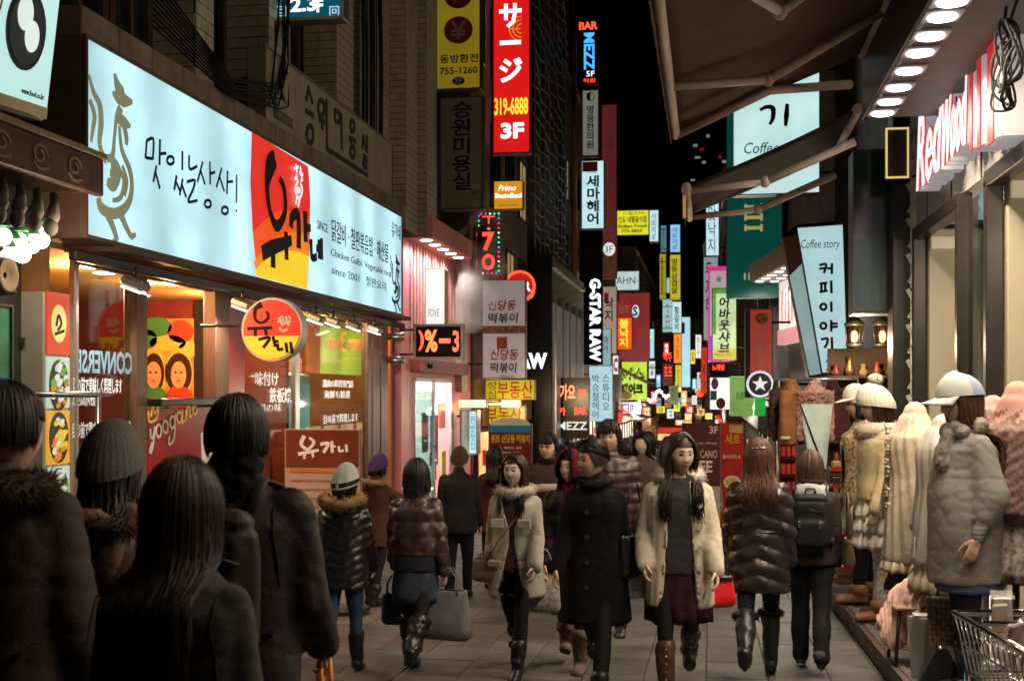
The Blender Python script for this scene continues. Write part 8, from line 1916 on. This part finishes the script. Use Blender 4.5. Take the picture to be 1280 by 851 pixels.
# ---------------------------------------------------------------- the crowd farther down
protos = []
for k in range(6):
 fem = k % 2 == 0
 S = skeleton(1.66, fem, legs=((14, 4), (-10, 16)) if k % 3 else ((5, 2), (-4, 6)), arms=((6, 7, 14), (-4, 7, 14))); S['k'] = 1
 person_root(S, 'person', 'pedestrian in dark winter clothes among the distant crowd', 'person', (0, 0, 0), 0, 'distant crowd')
 body(S, skin_b if k % 3 == 1 else skin_a, vox=.032, plain=True); trousers(S, jeans_d, .016, vox=.03)
 coat(S, wool_b, hem=.66 if fem else .74, chest=(.195, .15), vox=.026)
 hair(S, hb, ('long', 'short', 'bob', 'short', 'long', 'short')[k], length=(.28, 0, .10, 0, .2, 0)[k], n=60, wid=.02, seed=50 + k, fringe=(k == 2), bulge=1.04)
 boots(S, boot_b, top=.25 if fem else .09, g=.010)
 protos.append(S['root'])
coats_ = [mat('crowd_coat_%d' % i, c, .8) for i, c in enumerate([(.012, .012, .013), (.03, .02, .018), (.02, .022, .03), (.10, .07, .05), (.05, .012, .014), (.16, .15, .14), (.03, .03, .03), (.22, .17, .11)])]
rg = random.Random(77); spots = []; used = 0
rows = [(14.5, [(800, 0), (838, 1)]), (16.5, [(775, 1), (818, 0), (868, 1)]), (19, [(712, 1), (742, 0), (790, 1), (832, 1), (884, 0)]), (22, [(722, 0), (757, 1), (778, 0), (806, 1), (850, 0), (905, 1)]), (26, [(735, 1), (770, 0), (793, 1), (815, 0), (842, 1), (866, 0)]), (31, [(748, 0), (766, 1), (786, 0), (802, 1), (825, 0), (846, 1), (864, 0)]), (37, [(757, 1), (774, 0), (790, 1), (808, 0), (822, 1), (838, 0), (856, 1)]), (45, [(764, 0), (780, 1), (796, 0), (812, 1), (828, 0), (844, 1), (858, 0)]), (55, [(772, 0), (784, 1), (797, 0), (810, 1), (823, 0), (836, 1), (850, 0), (862, 1)])]
rows += [(15.4, [(700, 1), (728, 0), (812, 0), (828, 1)]), (17.6, [(688, 0), (748, 1), (796, 0), (880, 0)]), (20.5, [(700, 1), (732, 1), (768, 0), (812, 1), (858, 1)]), (24, [(716, 1), (746, 0), (786, 1), (828, 1), (876, 1)]), (28, [(740, 1), (758, 0), (778, 1), (798, 0), (834, 1), (854, 0)]), (34, [(752, 1), (780, 0), (797, 1), (815, 1), (832, 0), (850, 1), (868, 1)]), (41, [(768, 1), (786, 1), (804, 0), (820, 1), (836, 1)]), (13.6, [(620, 1)]), (18, [(700, 0)]), (30, [(708, 1)])]
for d, lst in rows:
 for px, away in lst:
  q = place(px + rg.uniform(-4, 4), d * rg.uniform(.97, 1.04))
  k = used if used < 6 else rg.randrange(6); o = protos[k] if used < 6 else copy_tree(protos[k]); ci = rg.randrange(len(coats_)); cm = coats_[ci]; cn = ('a black coat', 'a dark brown coat', 'a dark slate coat', 'a brown coat', 'a dark wine coat', 'a grey coat', 'a charcoal coat', 'a tan coat')[ci]
  o['label'] = '%s pedestrian in %s %s in the distant crowd' % (('long-haired', 'short-haired', 'bob-haired', 'short-haired', 'long-haired', 'short-haired')[k], cn, 'walking away' if away else 'coming this way')
  o.location = q; o.rotation_euler = (0, 0, (PI if away else 0) + rg.uniform(-.3, .3)); s_ = rg.uniform(.95, 1.08); o.scale = (s_, s_, s_)
  for ch in o.children:
   if ch.name.startswith('coat'): ch.material_slots[0].link = 'OBJECT'; ch.material_slots[0].material = cm
  used += 1
# ================================================================ what stands on the display step
def stand(px, d, dz=0.0): q = at(px, 490, d); return Vector((q.x, q.y, gz(q.y) + .14 + dz))
wax = mat('mannequin_skin', (.46, .30, .22), .3, var=.04, coat=.2)
base_m = mat('mirror_base', (.5, .5, .52), .15, 1)
def mannequin(px, d, top, rz, label, S_kw=None, pad=.02, dz=.03):
 q = stand(px, d, dz); h = height_to(px, top, q); S = skeleton(fem=True, **(S_kw or {}))
 S['k'] = h / (S['hm'] @ Vector((0, 0, .114 + pad))).z; S['h'] = h
 person_root(S, 'mannequin', label, 'mannequin', q, rz); S['q'] = q
 MB().lathe([(.19, -dz / S['k']), (.19, -.012), (.18, -.004), (.001, -.004)], (0, 0, 0), 28).build('base_plate', base_m, S['root'])
 return S
def cl_fold(a, n, seed=1):
 def f(c, nn):
  ang = np.arctan2(c[:, 1], c[:, 0]); d = a * np.sin(ang * n * .6 + 3 * waves(c, 3, seed)) + a * .8 * waves(c * np.array((1, 1, .3)), 26, seed + 2)
  return c + nn * d[:, None]
 return f
ivory = mat('ivory_lace', (.56, .50, .38), .9, var=.15, scale=20, bump=.5, bscale=90)
cream_l = mat('cream_leather', (.50, .41, .24), .5, var=.10, bump=.15, bscale=60)
# the one in the cap and the big grey parka
S = mannequin(1206, 7.5, 468, -PI / 2 + .25, 'mannequin in a pale trucker cap, checked scarf and big grey parka', dict(arms=((-8, 12, 30), (0, 9, 14)), legs=((3, 2), (-3, 2)), pitch=8), pad=.03)
body(S, wax, plain=False); trousers(S, mat('black_trousers', (.010, .010, .011), .8), .010)
coat(S, mat('blue_shirt', (.06, .09, .18), .8), hem=.52, hemr=(.165, .15), chest=(.14, .11), waist=(.13, .11), arms=False, collar=False, name='shirt', top=1.36)
parka = mat('grey_parka_cotton', (.24, .225, .205), .6, var=.10, bump=.12, bscale=120)
coat(S, parka, hem=.57, hemr=(.175, .175), chest=(.180, .150), waist=(.198, .185), sleeve=.030, fn=cl_wrinkle(.011, 17, 14, (1, 1, .55)), top=1.41, sl=.45, puffarm=.022)
zo = S['zo']; J = S['J']
for i in (0, 1):
 mb = MB(); mb.cap(J['el', i].lerp(J['wr', i], .3), .046, J['el', i].lerp(J['wr', i], .95), .034, 14); link('striped_cuff', fuse(mb, .009, 2, None, [mat('striped_cuff', (.20, .19, .19), .8, var=.85, scale=1.2, stretch=(1, 1, 60))]), S['root'])
MB().box((-.15, -.215, .74 + zo), (.05, .004, .10), rot=Matrix.Rotation(-.5, 3, 'Z')).build('price_tag', mat('paper_tag', (.6, .58, .55), .6), S['root'])
mb = MB(); mb.cap((-.07, -.06, 1.38 + zo), .058, (.07, -.06, 1.38 + zo), .058, 12); mb.cap((-.07, .04, 1.41 + zo), .062, (.07, .04, 1.41 + zo), .062, 12); mb.cap((.03, -.10, 1.36 + zo), .05, (.06, -.15, 1.20 + zo), .04, 12)
link('scarf', fuse(mb, .010, 2, cl_wrinkle(.010, 34, 5), [mat('checked_scarf', (.22, .20, .17), .9, var=.8, scale=28)]), S['root'])
hair(S, hbr, 'long', length=.40, n=620, seed=61, wid=.006, spread=.1)
HM = S['hm']; mb = MB(); vs = []; n_, k_ = 32, 10
for i in range(k_ + 1):
 t_ = R(86) * i / k_
 for j in range(n_): a = 6.2832 * j / n_; vs.append((.100 * math.sin(t_) * math.cos(a), .122 * math.sin(t_) * math.sin(a) + .008, .028 + .128 * math.cos(t_) - .01 * math.sin(a)))
mb.add(vs, [(i * n_ + j, (i + 1) * n_ + j, (i + 1) * n_ + (j + 1) % n_, i * n_ + (j + 1) % n_) for i in range(k_) for j in range(n_)], 0, True); mb.m = [1 if vs[f[0]][1] > .02 else 0 for f in mb.f]
MB().join(mb, HM).build('trucker_cap', [mat('pale_cap', (.46, .48, .46), .7), mat('blue_mesh', (.28, .36, .46), .8, bump=.4, bscale=150)], S['root'], recalc=False)
mb = MB(); vs = []
for i in range(6):
 for j in range(15): u = (j / 14 - .5) * 2; a = -PI / 2 + u * 1.15; e = i / 5 * .085 * math.cos(u * 1.3) ** .5; vs.append(((.100 + e * .25) * math.cos(a) * 1.0, (.120 + 0) * math.sin(a) + .008 - e, .040 - .18 * e - .03 * u * u * i / 5))
mb.add(vs, [(i * 15 + j, i * 15 + j + 1, (i + 1) * 15 + j + 1, (i + 1) * 15 + j) for i in range(5) for j in range(14)], 0, True)
me = MB().join(mb, HM).mesh('tmp', [mat('pale_cap', (.46, .48, .46), .7)]); link('cap_peak', evaluated(me, [('SOLIDIFY', dict(thickness=.006))]), S['root'])
boots(S, boot_b, top=.2)
# cream jacket with the bobble hat
S = mannequin(1100, 10.4, 474, -PI / 2 + .15, 'mannequin in a white bobble hat, cream jacket and white ruffled skirt', dict(arms=((4, 8, 14), (4, 8, 14)), legs=((3, 2), (-3, 2)), pitch=10), pad=.075)
body(S, wax); trousers(S, mat('lace_leggings', (.42, .40, .36), .9, var=.5, scale=45), .006, 'leggings')
coat(S, cream_l, hem=.86, hemr=(.185, .16), chest=(.195, .16), waist=(.180, .15), sleeve=.024, fn=cl_wrinkle(.008, 18, 4)); zo = S['zo']
for k, (top, hem, r_) in enumerate(((.90, .74, .19), (.80, .63, .205), (.70, .52, .215))): skirt(S, mat('white_ruffle', (.55, .51, .44), .9, bump=.3, bscale=90), hem=hem, r=(r_, r_ * .85), folds=15 + 3 * k, amp=.022, top=top + .02, name='ruffle', seed=k)
fur_ring((0, -.01, 1.36 + zo), .115, .060, mat('cream_fur', (.50, .42, .33), .9), S['root'], n=1300, ln=.045)
for k in range(4): MB().ell((-.10 + .0 * k, -.165, .92 + .07 * k + zo), (.012, .008, .012), 8, 5).build('snap_button', mat('dull_brass', (.45, .33, .16), .35, 1), S['root'])
hair(S, hdb, 'long', length=.22, n=200, seed=62, wid=.008); hat_beanie(S, mat('white_knit', (.60, .57, .50), .95, bump=.4, bscale=110), 'bobble_hat', 1.12, pom=mat('white_fur', (.66, .60, .50), .9), ribs=26)
boots(S, mat('tan_shoe', (.25, .13, .07), .5), top=.1, name='shoe')
# leopard coat
S = mannequin(1079, 11.5, 481, -PI / 2 + .1, 'mannequin in a white peaked cap with flowers and a leopard coat over black leggings', dict(arms=((4, 8, 14), (4, 8, 14)), legs=((5, 2), (-5, 2)), pitch=8), pad=.03)
body(S, wax); trousers(S, leg_b, .006, 'leggings'); zo = S['zo']
coat(S, mat('tan_inner_jacket', (.40, .31, .18), .6), hem=.80, hemr=(.185, .17), chest=(.19, .165), arms=False, name='jacket')
leo = bpy.data.materials.new('leopard_fur'); leo.use_nodes = True; nt_ = leo.node_tree; p_ = nt_.nodes['Principled BSDF']; vn = nt_.nodes.new('ShaderNodeTexVoronoi'); vn.inputs['Scale'].default_value = 28; rp_ = nt_.nodes.new('ShaderNodeValToRGB')
rp_.color_ramp.elements[0].color = (.16, .09, .04, 1); rp_.color_ramp.elements[1].color = (.40, .30, .18, 1); rp_.color_ramp.elements[0].position = .25; rp_.color_ramp.elements[1].position = .42; el = rp_.color_ramp.elements.new(.12); el.color = (.25, .15, .07, 1); el = rp_.color_ramp.elements.new(.3); el.color = (.015, .01, .008, 1)
tc_ = nt_.nodes.new('ShaderNodeTexCoord'); nt_.links.new(tc_.outputs['Object'], vn.inputs['Vector']); nt_.links.new(vn.outputs['Distance'], rp_.inputs[0]); nt_.links.new(rp_.outputs[0], p_.inputs['Base Color']); p_.inputs['Roughness'].default_value = .9
coat(S, leo, hem=.76, hemr=(.20, .17), chest=(.20, .165), waist=(.19, .155), opening=lambda z: .06 + 0 * z, thick=.012, fn=cl_wrinkle(.008, 18, 4))
skirt(S, mat('pale_tulle', (.45, .46, .42), .9), hem=.54, r=(.20, .17), folds=13, amp=.02, top=.86)
hair(S, hb, 'bob', length=.08, n=160, seed=63, wid=.009); hat_beanie(S, mat('white_felt', (.55, .50, .45), .9), 'peaked_cap', 1.04, ribs=6, brim=1)
for k in range(5): MB().ell(S['hm'] @ Vector((-.075 + .02 * k, -.085 - .01 * (k % 2), .075 + .012 * (k % 2))), (.014, .010, .014), 8, 5).build('flower', mat('dark_flower', (.03, .025, .03), .7), S['root'])
boots(S, mat('tan_shoe', (.25, .13, .07), .5), top=.1, name='shoe')
# dress forms without heads
def form(px, d, top, rz, label, dz=.0):
 q = stand(px, d); h = height_to(px, top, q); S = skeleton(fem=True, arms=((3, 7, 6), (3, 7, 6))); S['k'] = h / (1.43 + S['zo']); S['q'] = q
 person_root(S, 'dress_form', label, 'dress form', q, rz); zo = S['zo']
 MB().lathe([(.17, 0), (.17, .015), (.02, .03), (.016, .9)], (0, 0, 0), 20).build('stand_pole', steel, S['root'])
 MB().lathe([(.060, 1.36 + zo), (.052, 1.43 + zo), (.05, 1.445 + zo), (.001, 1.45 + zo)], (0, .01, 0), 18).build('neck_cap', mat('linen_form', (.45, .38, .27), .8), S['root'])
 return S
S = form(1142, 9.2, 518, -PI / 2 + .5, 'headless dress form in a long ivory lace cardigan'); zo = S['zo']
coat(S, ivory, hem=.52, hemr=(.20, .17), chest=(.178, .14), waist=(.165, .13), fn=cl_fold(.004, 23, 4), top=1.42); skirt(S, ivory, hem=.46, r=(.21, .175), folds=17, amp=.018, top=.62, name='lace_hem')
rg = random.Random(8)
mb = MB()
for k in range(180):
 a, z = rg.uniform(2.2, 4.4), rg.uniform(.75, 1.36); mb.ell((.185 * math.cos(a), .150 * math.sin(a), z + zo), (.012, .012, .012), 6, 4)
tag(mb.build('lace_knots', ivory, S['root']), kind='stuff')
skirt(S, mat('wine_velvet', (.05, .015, .018), .8), hem=.34, r=(.18, .15), folds=8, amp=.02, top=.5, name='underskirt')
S = form(1176, 8.4, 530, -PI / 2 + .3, 'second headless dress form in ruffled white lace half behind the grey parka'); zo = S['zo']
coat(S, mat('white_lace', (.52, .50, .46), .9, bump=.5, bscale=90), hem=.60, hemr=(.19, .16), chest=(.165, .13), fn=cl_fold(.005, 19, 9)); skirt(S, ivory, hem=.45, r=(.21, .175), folds=17, amp=.02, top=.64, name='lace_hem')
S = form(1270, 7.6, 500, -PI / 2 + .7, 'dress form in a chunky mauve knit poncho and floral skirt at the picture edge'); zo = S['zo']
coat(S, mat('mauve_knit', (.20, .125, .115), .95, var=.35, scale=30, bump=.6, bscale=60), hem=.88, hemr=(.25, .22), chest=(.225, .19), waist=(.24, .21), sleeve=.045, fn=lambda c, n: c + n * (.008 * np.sin(c[:, 2] * 130 + c[:, 0] * 60) * np.sin((c[:, 0] + c[:, 1]) * 110))[:, None])
skirt(S, mat('floral_print', (.30, .25, .22), .8, var=.7, scale=34), hem=.56, r=(.23, .19), folds=13, amp=.02, top=.92); coat(S, mat('rose_jersey', (.50, .27, .23), .8), hem=1.1, hemr=(.18, .15), chest=(.19, .15), waist=(.18, .15), name='top', arms=False, top=1.44)
S = form(1238, 8.6, 505, -PI / 2 + .2, 'dress form in a plain rose jersey top behind the capped mannequin'); zo = S['zo']
coat(S, mat('rose_jersey', (.50, .27, .23), .8), hem=.72, hemr=(.18, .16), fn=cl_wrinkle(.006, 18, 3), top=1.40); skirt(S, mat('brown_skirt', (.10, .07, .06), .8), hem=.45, top=.8)
# coats on the rack
q = stand(1022, 13.0, -.14); zr = at(1022, 474, 13.0).z
t = thing('clothes_rail', 'steel clothes rail the coats hang from beside the shop step', 'clothes rail', (q.x, q.y, gz(q.y)), -.15)
H = zr - gz(q.y); MB().tube([(-.42, 0, H), (.42, 0, H)], .016, 8).build('rail', steel, t)
for s in (-1, 1): MB().tube([(s * .42, 0, H), (s * .42, 0, 0)], .016, 8).build('upright', steel, t); MB().tube([(s * .42, -.25, .02), (s * .42, .25, .02)], .016, 8).build('foot', steel, t)
def hung(px, d, label, m, kind, rz, hem, col=None, fn=None):
 p = at(px, 490, d); S = skeleton(fem=True, arms=((2, 3, 4), (2, 3, 4))); S['k'] = .92; p.z = zr - .04 - 1.44 * .92 - S['zo'] * .92
 S['q'] = p; person_root(S, 'hanging_coat', label, 'coat', p, rz, None); zo = S['zo']
 o = coat(S, m, hem=hem, hemr=(.19, .11), chest=(.185, .10), waist=(.18, .10), fn=fn, top=1.40)
 MB().tube([(-.15, 0, 1.34 + zo), (0, 0, 1.42 + zo), (.15, 0, 1.34 + zo)], .012, 6).build('hanger', dark_metal, S['root']); MB().tube([(0, 0, 1.42 + zo), (0, 0, 1.47 + zo), (.02, 0, 1.50 + zo)], .005, 5).build('hook', steel, S['root'])
 return S
pinkf = mat('dusty_pink_curls', (.36, .21, .17), .95, var=.25, scale=25)
S = hung(1019, 12.8, 'curly dusty pink fleece jacket hanging on the rail', pinkf, 0, .1, .86, fn=cl_lumps(.007, 70, 3)); zo = S['zo']
rg = random.Random(4); mb = MB()
for k in range(420):
 a, z = rg.uniform(-PI, 0) if rg.random() < .8 else rg.uniform(0, PI), rg.uniform(.84, 1.36); rx = .20; c_ = Vector((rx * math.cos(a), .12 * math.sin(a), z + zo)); mb.tube([c_ + Vector((.012 * math.cos(b), .012 * math.sin(b) - .01, -.008 * b)) for b in (0, 1.5, 3, 4.5)], .006, 4)
tag(mb.build('fleece_curls', pinkf, S['root']), kind='stuff')
S = hung(990, 12.9, 'tan suede coat with pale fleece cuffs at the end of the rail', mat('tan_suede', (.20, .09, .035), .85, var=.2, bump=.15, bscale=120), 0, .9, .72, fn=cl_wrinkle(.008, 18, 4)); J = S['J']
for i in (0, 1): fur_ring(J['wr', i], .035, .025, mat('cream_fur', (.50, .42, .33), .9), S['root'], 'fleece_cuff', n=260, ln=.02)
S = hung(975, 13.2, 'dark brown fur jacket hanging behind the tan suede coat', mat('dark_brown_fur', (.05, .03, .025), .9), 0, 1.1, .80, fn=cl_lumps(.006, 60, 6))
S = hung(1042, 13.1, 'dark wine jacket hanging behind the pink fleece', mat('wine_wool', (.06, .018, .018), .9), 0, .6, .78, fn=cl_wrinkle(.008, 18, 6))
# tilted pale mirror board on its cord
f = Face('y', 12.3); A, B = f.p(1000, 592), f.p(1040, 505)
t = thing('mirror_board', 'narrow pale mirror board leaning before the pink fleece on a black cord', 'mirror', (A.x, 12.3, A.z))
W_, H_ = B.x - A.x, B.z - A.z; o = [(W_ * .35, 0), (W_ * .8, .0), (W_ * 1.02, H_), (0.0, H_)]
MB().poly(o, 0, .03).build('frame', mat('pale_frame', (.42, .45, .43), .4), t); c_ = Vector((sum(p[0] for p in o) / 4, sum(p[1] for p in o) / 4)); MB().poly([tuple(c_ + (Vector(p) - c_) * .93) for p in o], -.006, .0).build('mirror_pane', mat('mirror_face', (.42, .52, .50), .12, .0, coat=.5), t)
MB().tube([(0, -.015, H_), (W_ * .8, -.015, .02)], .008, 5).build('cord', cable_m, t)
MB().tube([(W_ * .5, .03, H_ * .6), (W_ * .5, .5, A.z * 0 + gz(12.5) - A.z + .14)], .012, 6).build('back_leg', dark_metal, t)
q = stand(1060, 12.4); t = thing('goods_rack', 'wire rack of small folded goods with red price strips behind the mannequins', 'rack', q)
for k in range(7):
 MB().box((0, .1, .25 + .17 * k), (.36, .26, .015)).build('shelf', steel, t); MB().box((0, -.04, .255 + .17 * k), (.36, .012, .035)).build('price_strip', redp, t)
 for j in range(3): MB().box((-.11 + .11 * j, .08, .30 + .17 * k), (.09, .16, .07), bevel=.012).build('folded_good', [mat('goods_tan', (.4, .25, .1), .6), mat('goods_white', (.6, .58, .5), .6), mat('goods_dark', (.05, .04, .05), .6)][(k + j) % 3], t)
for s in (-1, 1): MB().box((s * .18, .1, .65), (.02, .02, 1.3)).build('upright', steel, t)
q = on_ground(1058, 742); t = thing('wooden_crate', 'low brown wooden crate at the far corner of the step', 'crate', (q.x + .18, q.y + .2, gz(q.y) + .10), .1)
crate_m = mat('crate_wood', (.16, .075, .035), .6, var=.3, stretch=(1, 8, 8), scale=3)
for k in range(4): MB().box((0, -.19, .05 + .085 * k), (.62, .02, .075), bevel=.004).build('slat', crate_m, t); MB().box((-.30, 0, .05 + .085 * k), (.02, .36, .075), bevel=.004).build('slat', crate_m, t)
MB().box((0, 0, .17), (.57, .35, .33)).build('crate_box', mat('crate_inside', (.08, .04, .02), .7), t)
# pink cloth over a stool, white plinths, woven bag, chrome foot
q = stand(1146, 8.5); zt_ = at(1146, 728, 8.5).z - q.z
t = thing('draped_stool', 'low stool heaped with pale pink gauze that spills over its side', 'stool', q)
for sx in (-1, 1):
 for sy in (-1, 1): MB().tube([(sx * .14, sy * .14, zt_ * .7), (sx * .17, sy * .17, 0)], .014, 6).build('leg', dark_metal, t)
MB().box((0, 0, zt_ * .72), (.36, .36, .03), bevel=.01).build('stool_seat', mat('stool_seat', (.3, .2, .12), .5), t)
mb = MB(); mb.ell((.06, .02, zt_ * .80), (.22, .20, .10), 18, 12); mb.cap((.20, .06, zt_ * 1.08), .07, (.02, .0, zt_ * .86), .13, 14); mb.cap((-.02, -.02, zt_ * .84), .13, (-.17, -.08, zt_ * .34), .09, 14, fl=.7); mb.cap((.02, -.10, zt_ * .8), .10, (-.03, -.20, zt_ * .30), .07, 14, fl=.6); mb.cap((-.06, .12, zt_ * .8), .10, (-.2, .08, zt_ * .45), .07, 14)
fold = lambda c, n: c + n * (.007 * np.sin((c[:, 0] * .8 - c[:, 1]) * 95 + 3 * waves(c, 6, 5)) + .004 * np.sin((c[:, 0] - .5 * c[:, 1]) * 190 + 4 * waves(c, 9, 6)) + .004 * waves(c, 30, 4))[:, None]
link('gauze_cloth', fuse(mb, .0075, 3, fold, [mat('pale_pink_gauze', (.62, .42, .35), .9, var=.12, bump=.3, bscale=140)]), t)
plin = mat('chalk_white_plinth', (.46, .50, .46), .45, var=.08)
for px, d, w_, h_, lb in ((1153, 8.0, .17, .40, 'chalk white tapered plinth standing beside the pink gauze'), (1192, 7.9, .16, .42, 'pale tapered plinth behind the capped mannequin and its black easel')):
 q = stand(px, d); t = thing('plinth', lb, 'plinth', q); MB().loft([(0, w_ * .42, w_ * .42, 0, 0), (h_ - .02, w_ * .56, w_ * .56, 0, 0), (h_, w_ * .54, w_ * .54, 0, 0)], 4, smooth=False).build('plinth_body', plin, t); MB().box((0, 0, h_ + .006), (w_ * .7, w_ * .7, .014)).build('plinth_top', plin, t)
q = stand(1178, 7.55); t = thing('easel_stand', 'small black easel stand with a chrome foot bar on the step', 'stand', q)
MB().poly([(-.16, .02), (.16, .02), (.03, .26), (-.03, .26)], -.01, .02).build('easel_board', mat('easel_black', (.02, .02, .02), .5), t); MB().box((0, -.02, .015), (.42, .05, .03), bevel=.006).build('foot_bar', chrome, t); MB().tube([(.12, -.01, .02), (.12, -.01, .30)], .014, 8).build('post', chrome, t)
q = stand(1187, 7.7, .26); t = thing('woven_bag', 'brown woven bag hanging under the hem of the grey parka', 'handbag', q, -.3)
mb = MB()
for i in range(9):
 for j in range(9): mb.box((-.11 + .0275 * i + .012 * (j / 8) * (i - 4) / 4, -.045 - (.006 if (i + j) % 2 else 0), .02 + .034 * j), (.026, .02, .032), 0, bevel=.004)
tag(mb.build('weave', mat('woven_tan', (.26, .18, .11), .7, var=.25, scale=20), t), kind='stuff'); MB().box((0, 0, .155), (.25, .08, .31), bevel=.02).build('bag_body', mat('woven_inner', (.12, .08, .05), .7), t); MB().tube([(-.08, 0, .30), (-.05, 0, .42), (.05, 0, .42), (.08, 0, .30)], .010, 6).build('strap', mat('woven_inner', (.12, .08, .05), .7), t)
# wire basket of packets in the near corner
q = at(1250, 800, 5.9); t = thing('wire_basket', 'chrome wire basket filled with clear wrapped packets in the near corner', 'basket', (q.x, q.y, gz(q.y) + .14), .12)
r0 = [on_y(1212, 772, 6.35) - q, ]
zt_ = at(1214, 772, 6.2).z - (gz(q.y) + .14); x0 = at(1214, 772, 6.2).x - q.x; bw, bl_ = .62, 1.5
c = [(x0, .45, zt_), (x0 + bw, .45, zt_), (x0 + bw, .45 - bl_, zt_), (x0, .45 - bl_, zt_)]
MB().tube(c + [c[0]], .018, 8).build('top_rim', chrome, t)
lo = [(v[0] + (.05 if i in (0, 3) else -.05), v[1] + (-.05 if i < 2 else .05), zt_ - .30) for i, v in enumerate(c)]; MB().tube(lo + [lo[0]], .010, 6).build('bottom_rim', chrome, t)
for i in range(4):
 a, b, a2, b2 = Vector(c[i]), Vector(c[(i + 1) % 4]), Vector(lo[i]), Vector(lo[(i + 1) % 4]); n_ = 9 if i % 2 == 0 else 20
 for k in range(n_): MB().tube([a.lerp(b, k / n_), a2.lerp(b2, k / n_)], .005, 5).build('wire', chrome, t)
 MB().tube([a.lerp(a2, .5), b.lerp(b2, .5)], .006, 5).build('wire', chrome, t); MB().tube([a2, (a2.x, a2.y, 0)], .016, 8).build('leg', chrome, t)
for k in range(20): MB().tube([Vector(lo[0]).lerp(Vector(lo[3]), k / 20), Vector(lo[1]).lerp(Vector(lo[2]), k / 20)], .005, 5).build('wire', chrome, t)
MB().tube([(x0, .1, zt_ + .01), (x0 + bw, .1, zt_ + .01)], .014, 8).build('cross_bar', chrome, t)
rg = random.Random(12); film = glass('clear_film', (.92, .92, .92), .08, .5)
for k in range(44):
 x, y = x0 + rg.uniform(.08, bw - .08), rg.uniform(.45 - bl_ + .1, .38); z = zt_ + rg.uniform(-.14, .05); rt = (Matrix.Rotation(rg.uniform(-.5, .5), 3, 'X') @ Matrix.Rotation(rg.uniform(-.5, .5), 3, 'Z'))
 pk = MB(); pk.box((x, y, z), (.09, .02, .15), bevel=.008, rot=rt); p_ = pk.build('packet', [mat('pack_pink', (.60, .28, .20), .5), mat('pack_grey', (.40, .38, .38), .4), mat('pack_cream', (.60, .50, .38), .5)][k % 3], t)
 fl = MB(); vs = [Vector((x, y, z)) + rt @ Vector((a_ * (1 + rg.uniform(-.08, .08)), b_, c_)) for a_, b_, c_ in ((-.055, -.018, -.09), (.055, -.02, -.09), (.06, -.022, .06), (-.06, -.02, .065), (-.05, -.004, .115), (.05, -.006, .11))]; fl.add(vs, [(0, 1, 2, 3), (3, 2, 5, 4)]); fl.build('clear_wrap', film, p_, recalc=False)
# steam over the rice-cake stall
c_ = at(597, 345, 22.0)
mb = MB()
for dx, dz, r_ in ((-.15, -.7, .38), (.0, -.3, .45), (.1, .15, .5), (-.05, .55, .42), (.15, .9, .35)): mb.ell((dx, 0, dz), (r_, r_ * .7, r_), 14, 9)
sm_ = bpy.data.materials.new('steam'); sm_.use_nodes = True; nt_ = sm_.node_tree; nt_.nodes.clear(); ou = nt_.nodes.new('ShaderNodeOutputMaterial'); pv = nt_.nodes.new('ShaderNodeVolumePrincipled'); nz = nt_.nodes.new('ShaderNodeTexNoise'); nz.inputs['Scale'].default_value = 1.9; nz.inputs['Detail'].default_value = 5; tc_ = nt_.nodes.new('ShaderNodeTexCoord'); nt_.links.new(tc_.outputs['Object'], nz.inputs['Vector'])
mr = nt_.nodes.new('ShaderNodeMapRange'); mr.inputs[1].default_value = .45; mr.inputs[2].default_value = .75; mr.inputs[3].default_value = 0; mr.inputs[4].default_value = 4.5; nt_.links.new(nz.outputs['Fac'], mr.inputs[0]); nt_.links.new(mr.outputs[0], pv.inputs['Density']); pv.inputs['Color'].default_value = (.9, .88, .86, 1); nt_.links.new(pv.outputs[0], ou.inputs['Volume'])
me = fuse(mb, .06, 4, None, [sm_]); o = link('steam', me, None, tuple(c_)); tag(o, 'drifting steam between the pink shop and the pale rice-cake banner', 'steam', kind='stuff')
SC.cycles.volume_step_rate = 3.0
bpy.data.scenes.remove(TS)
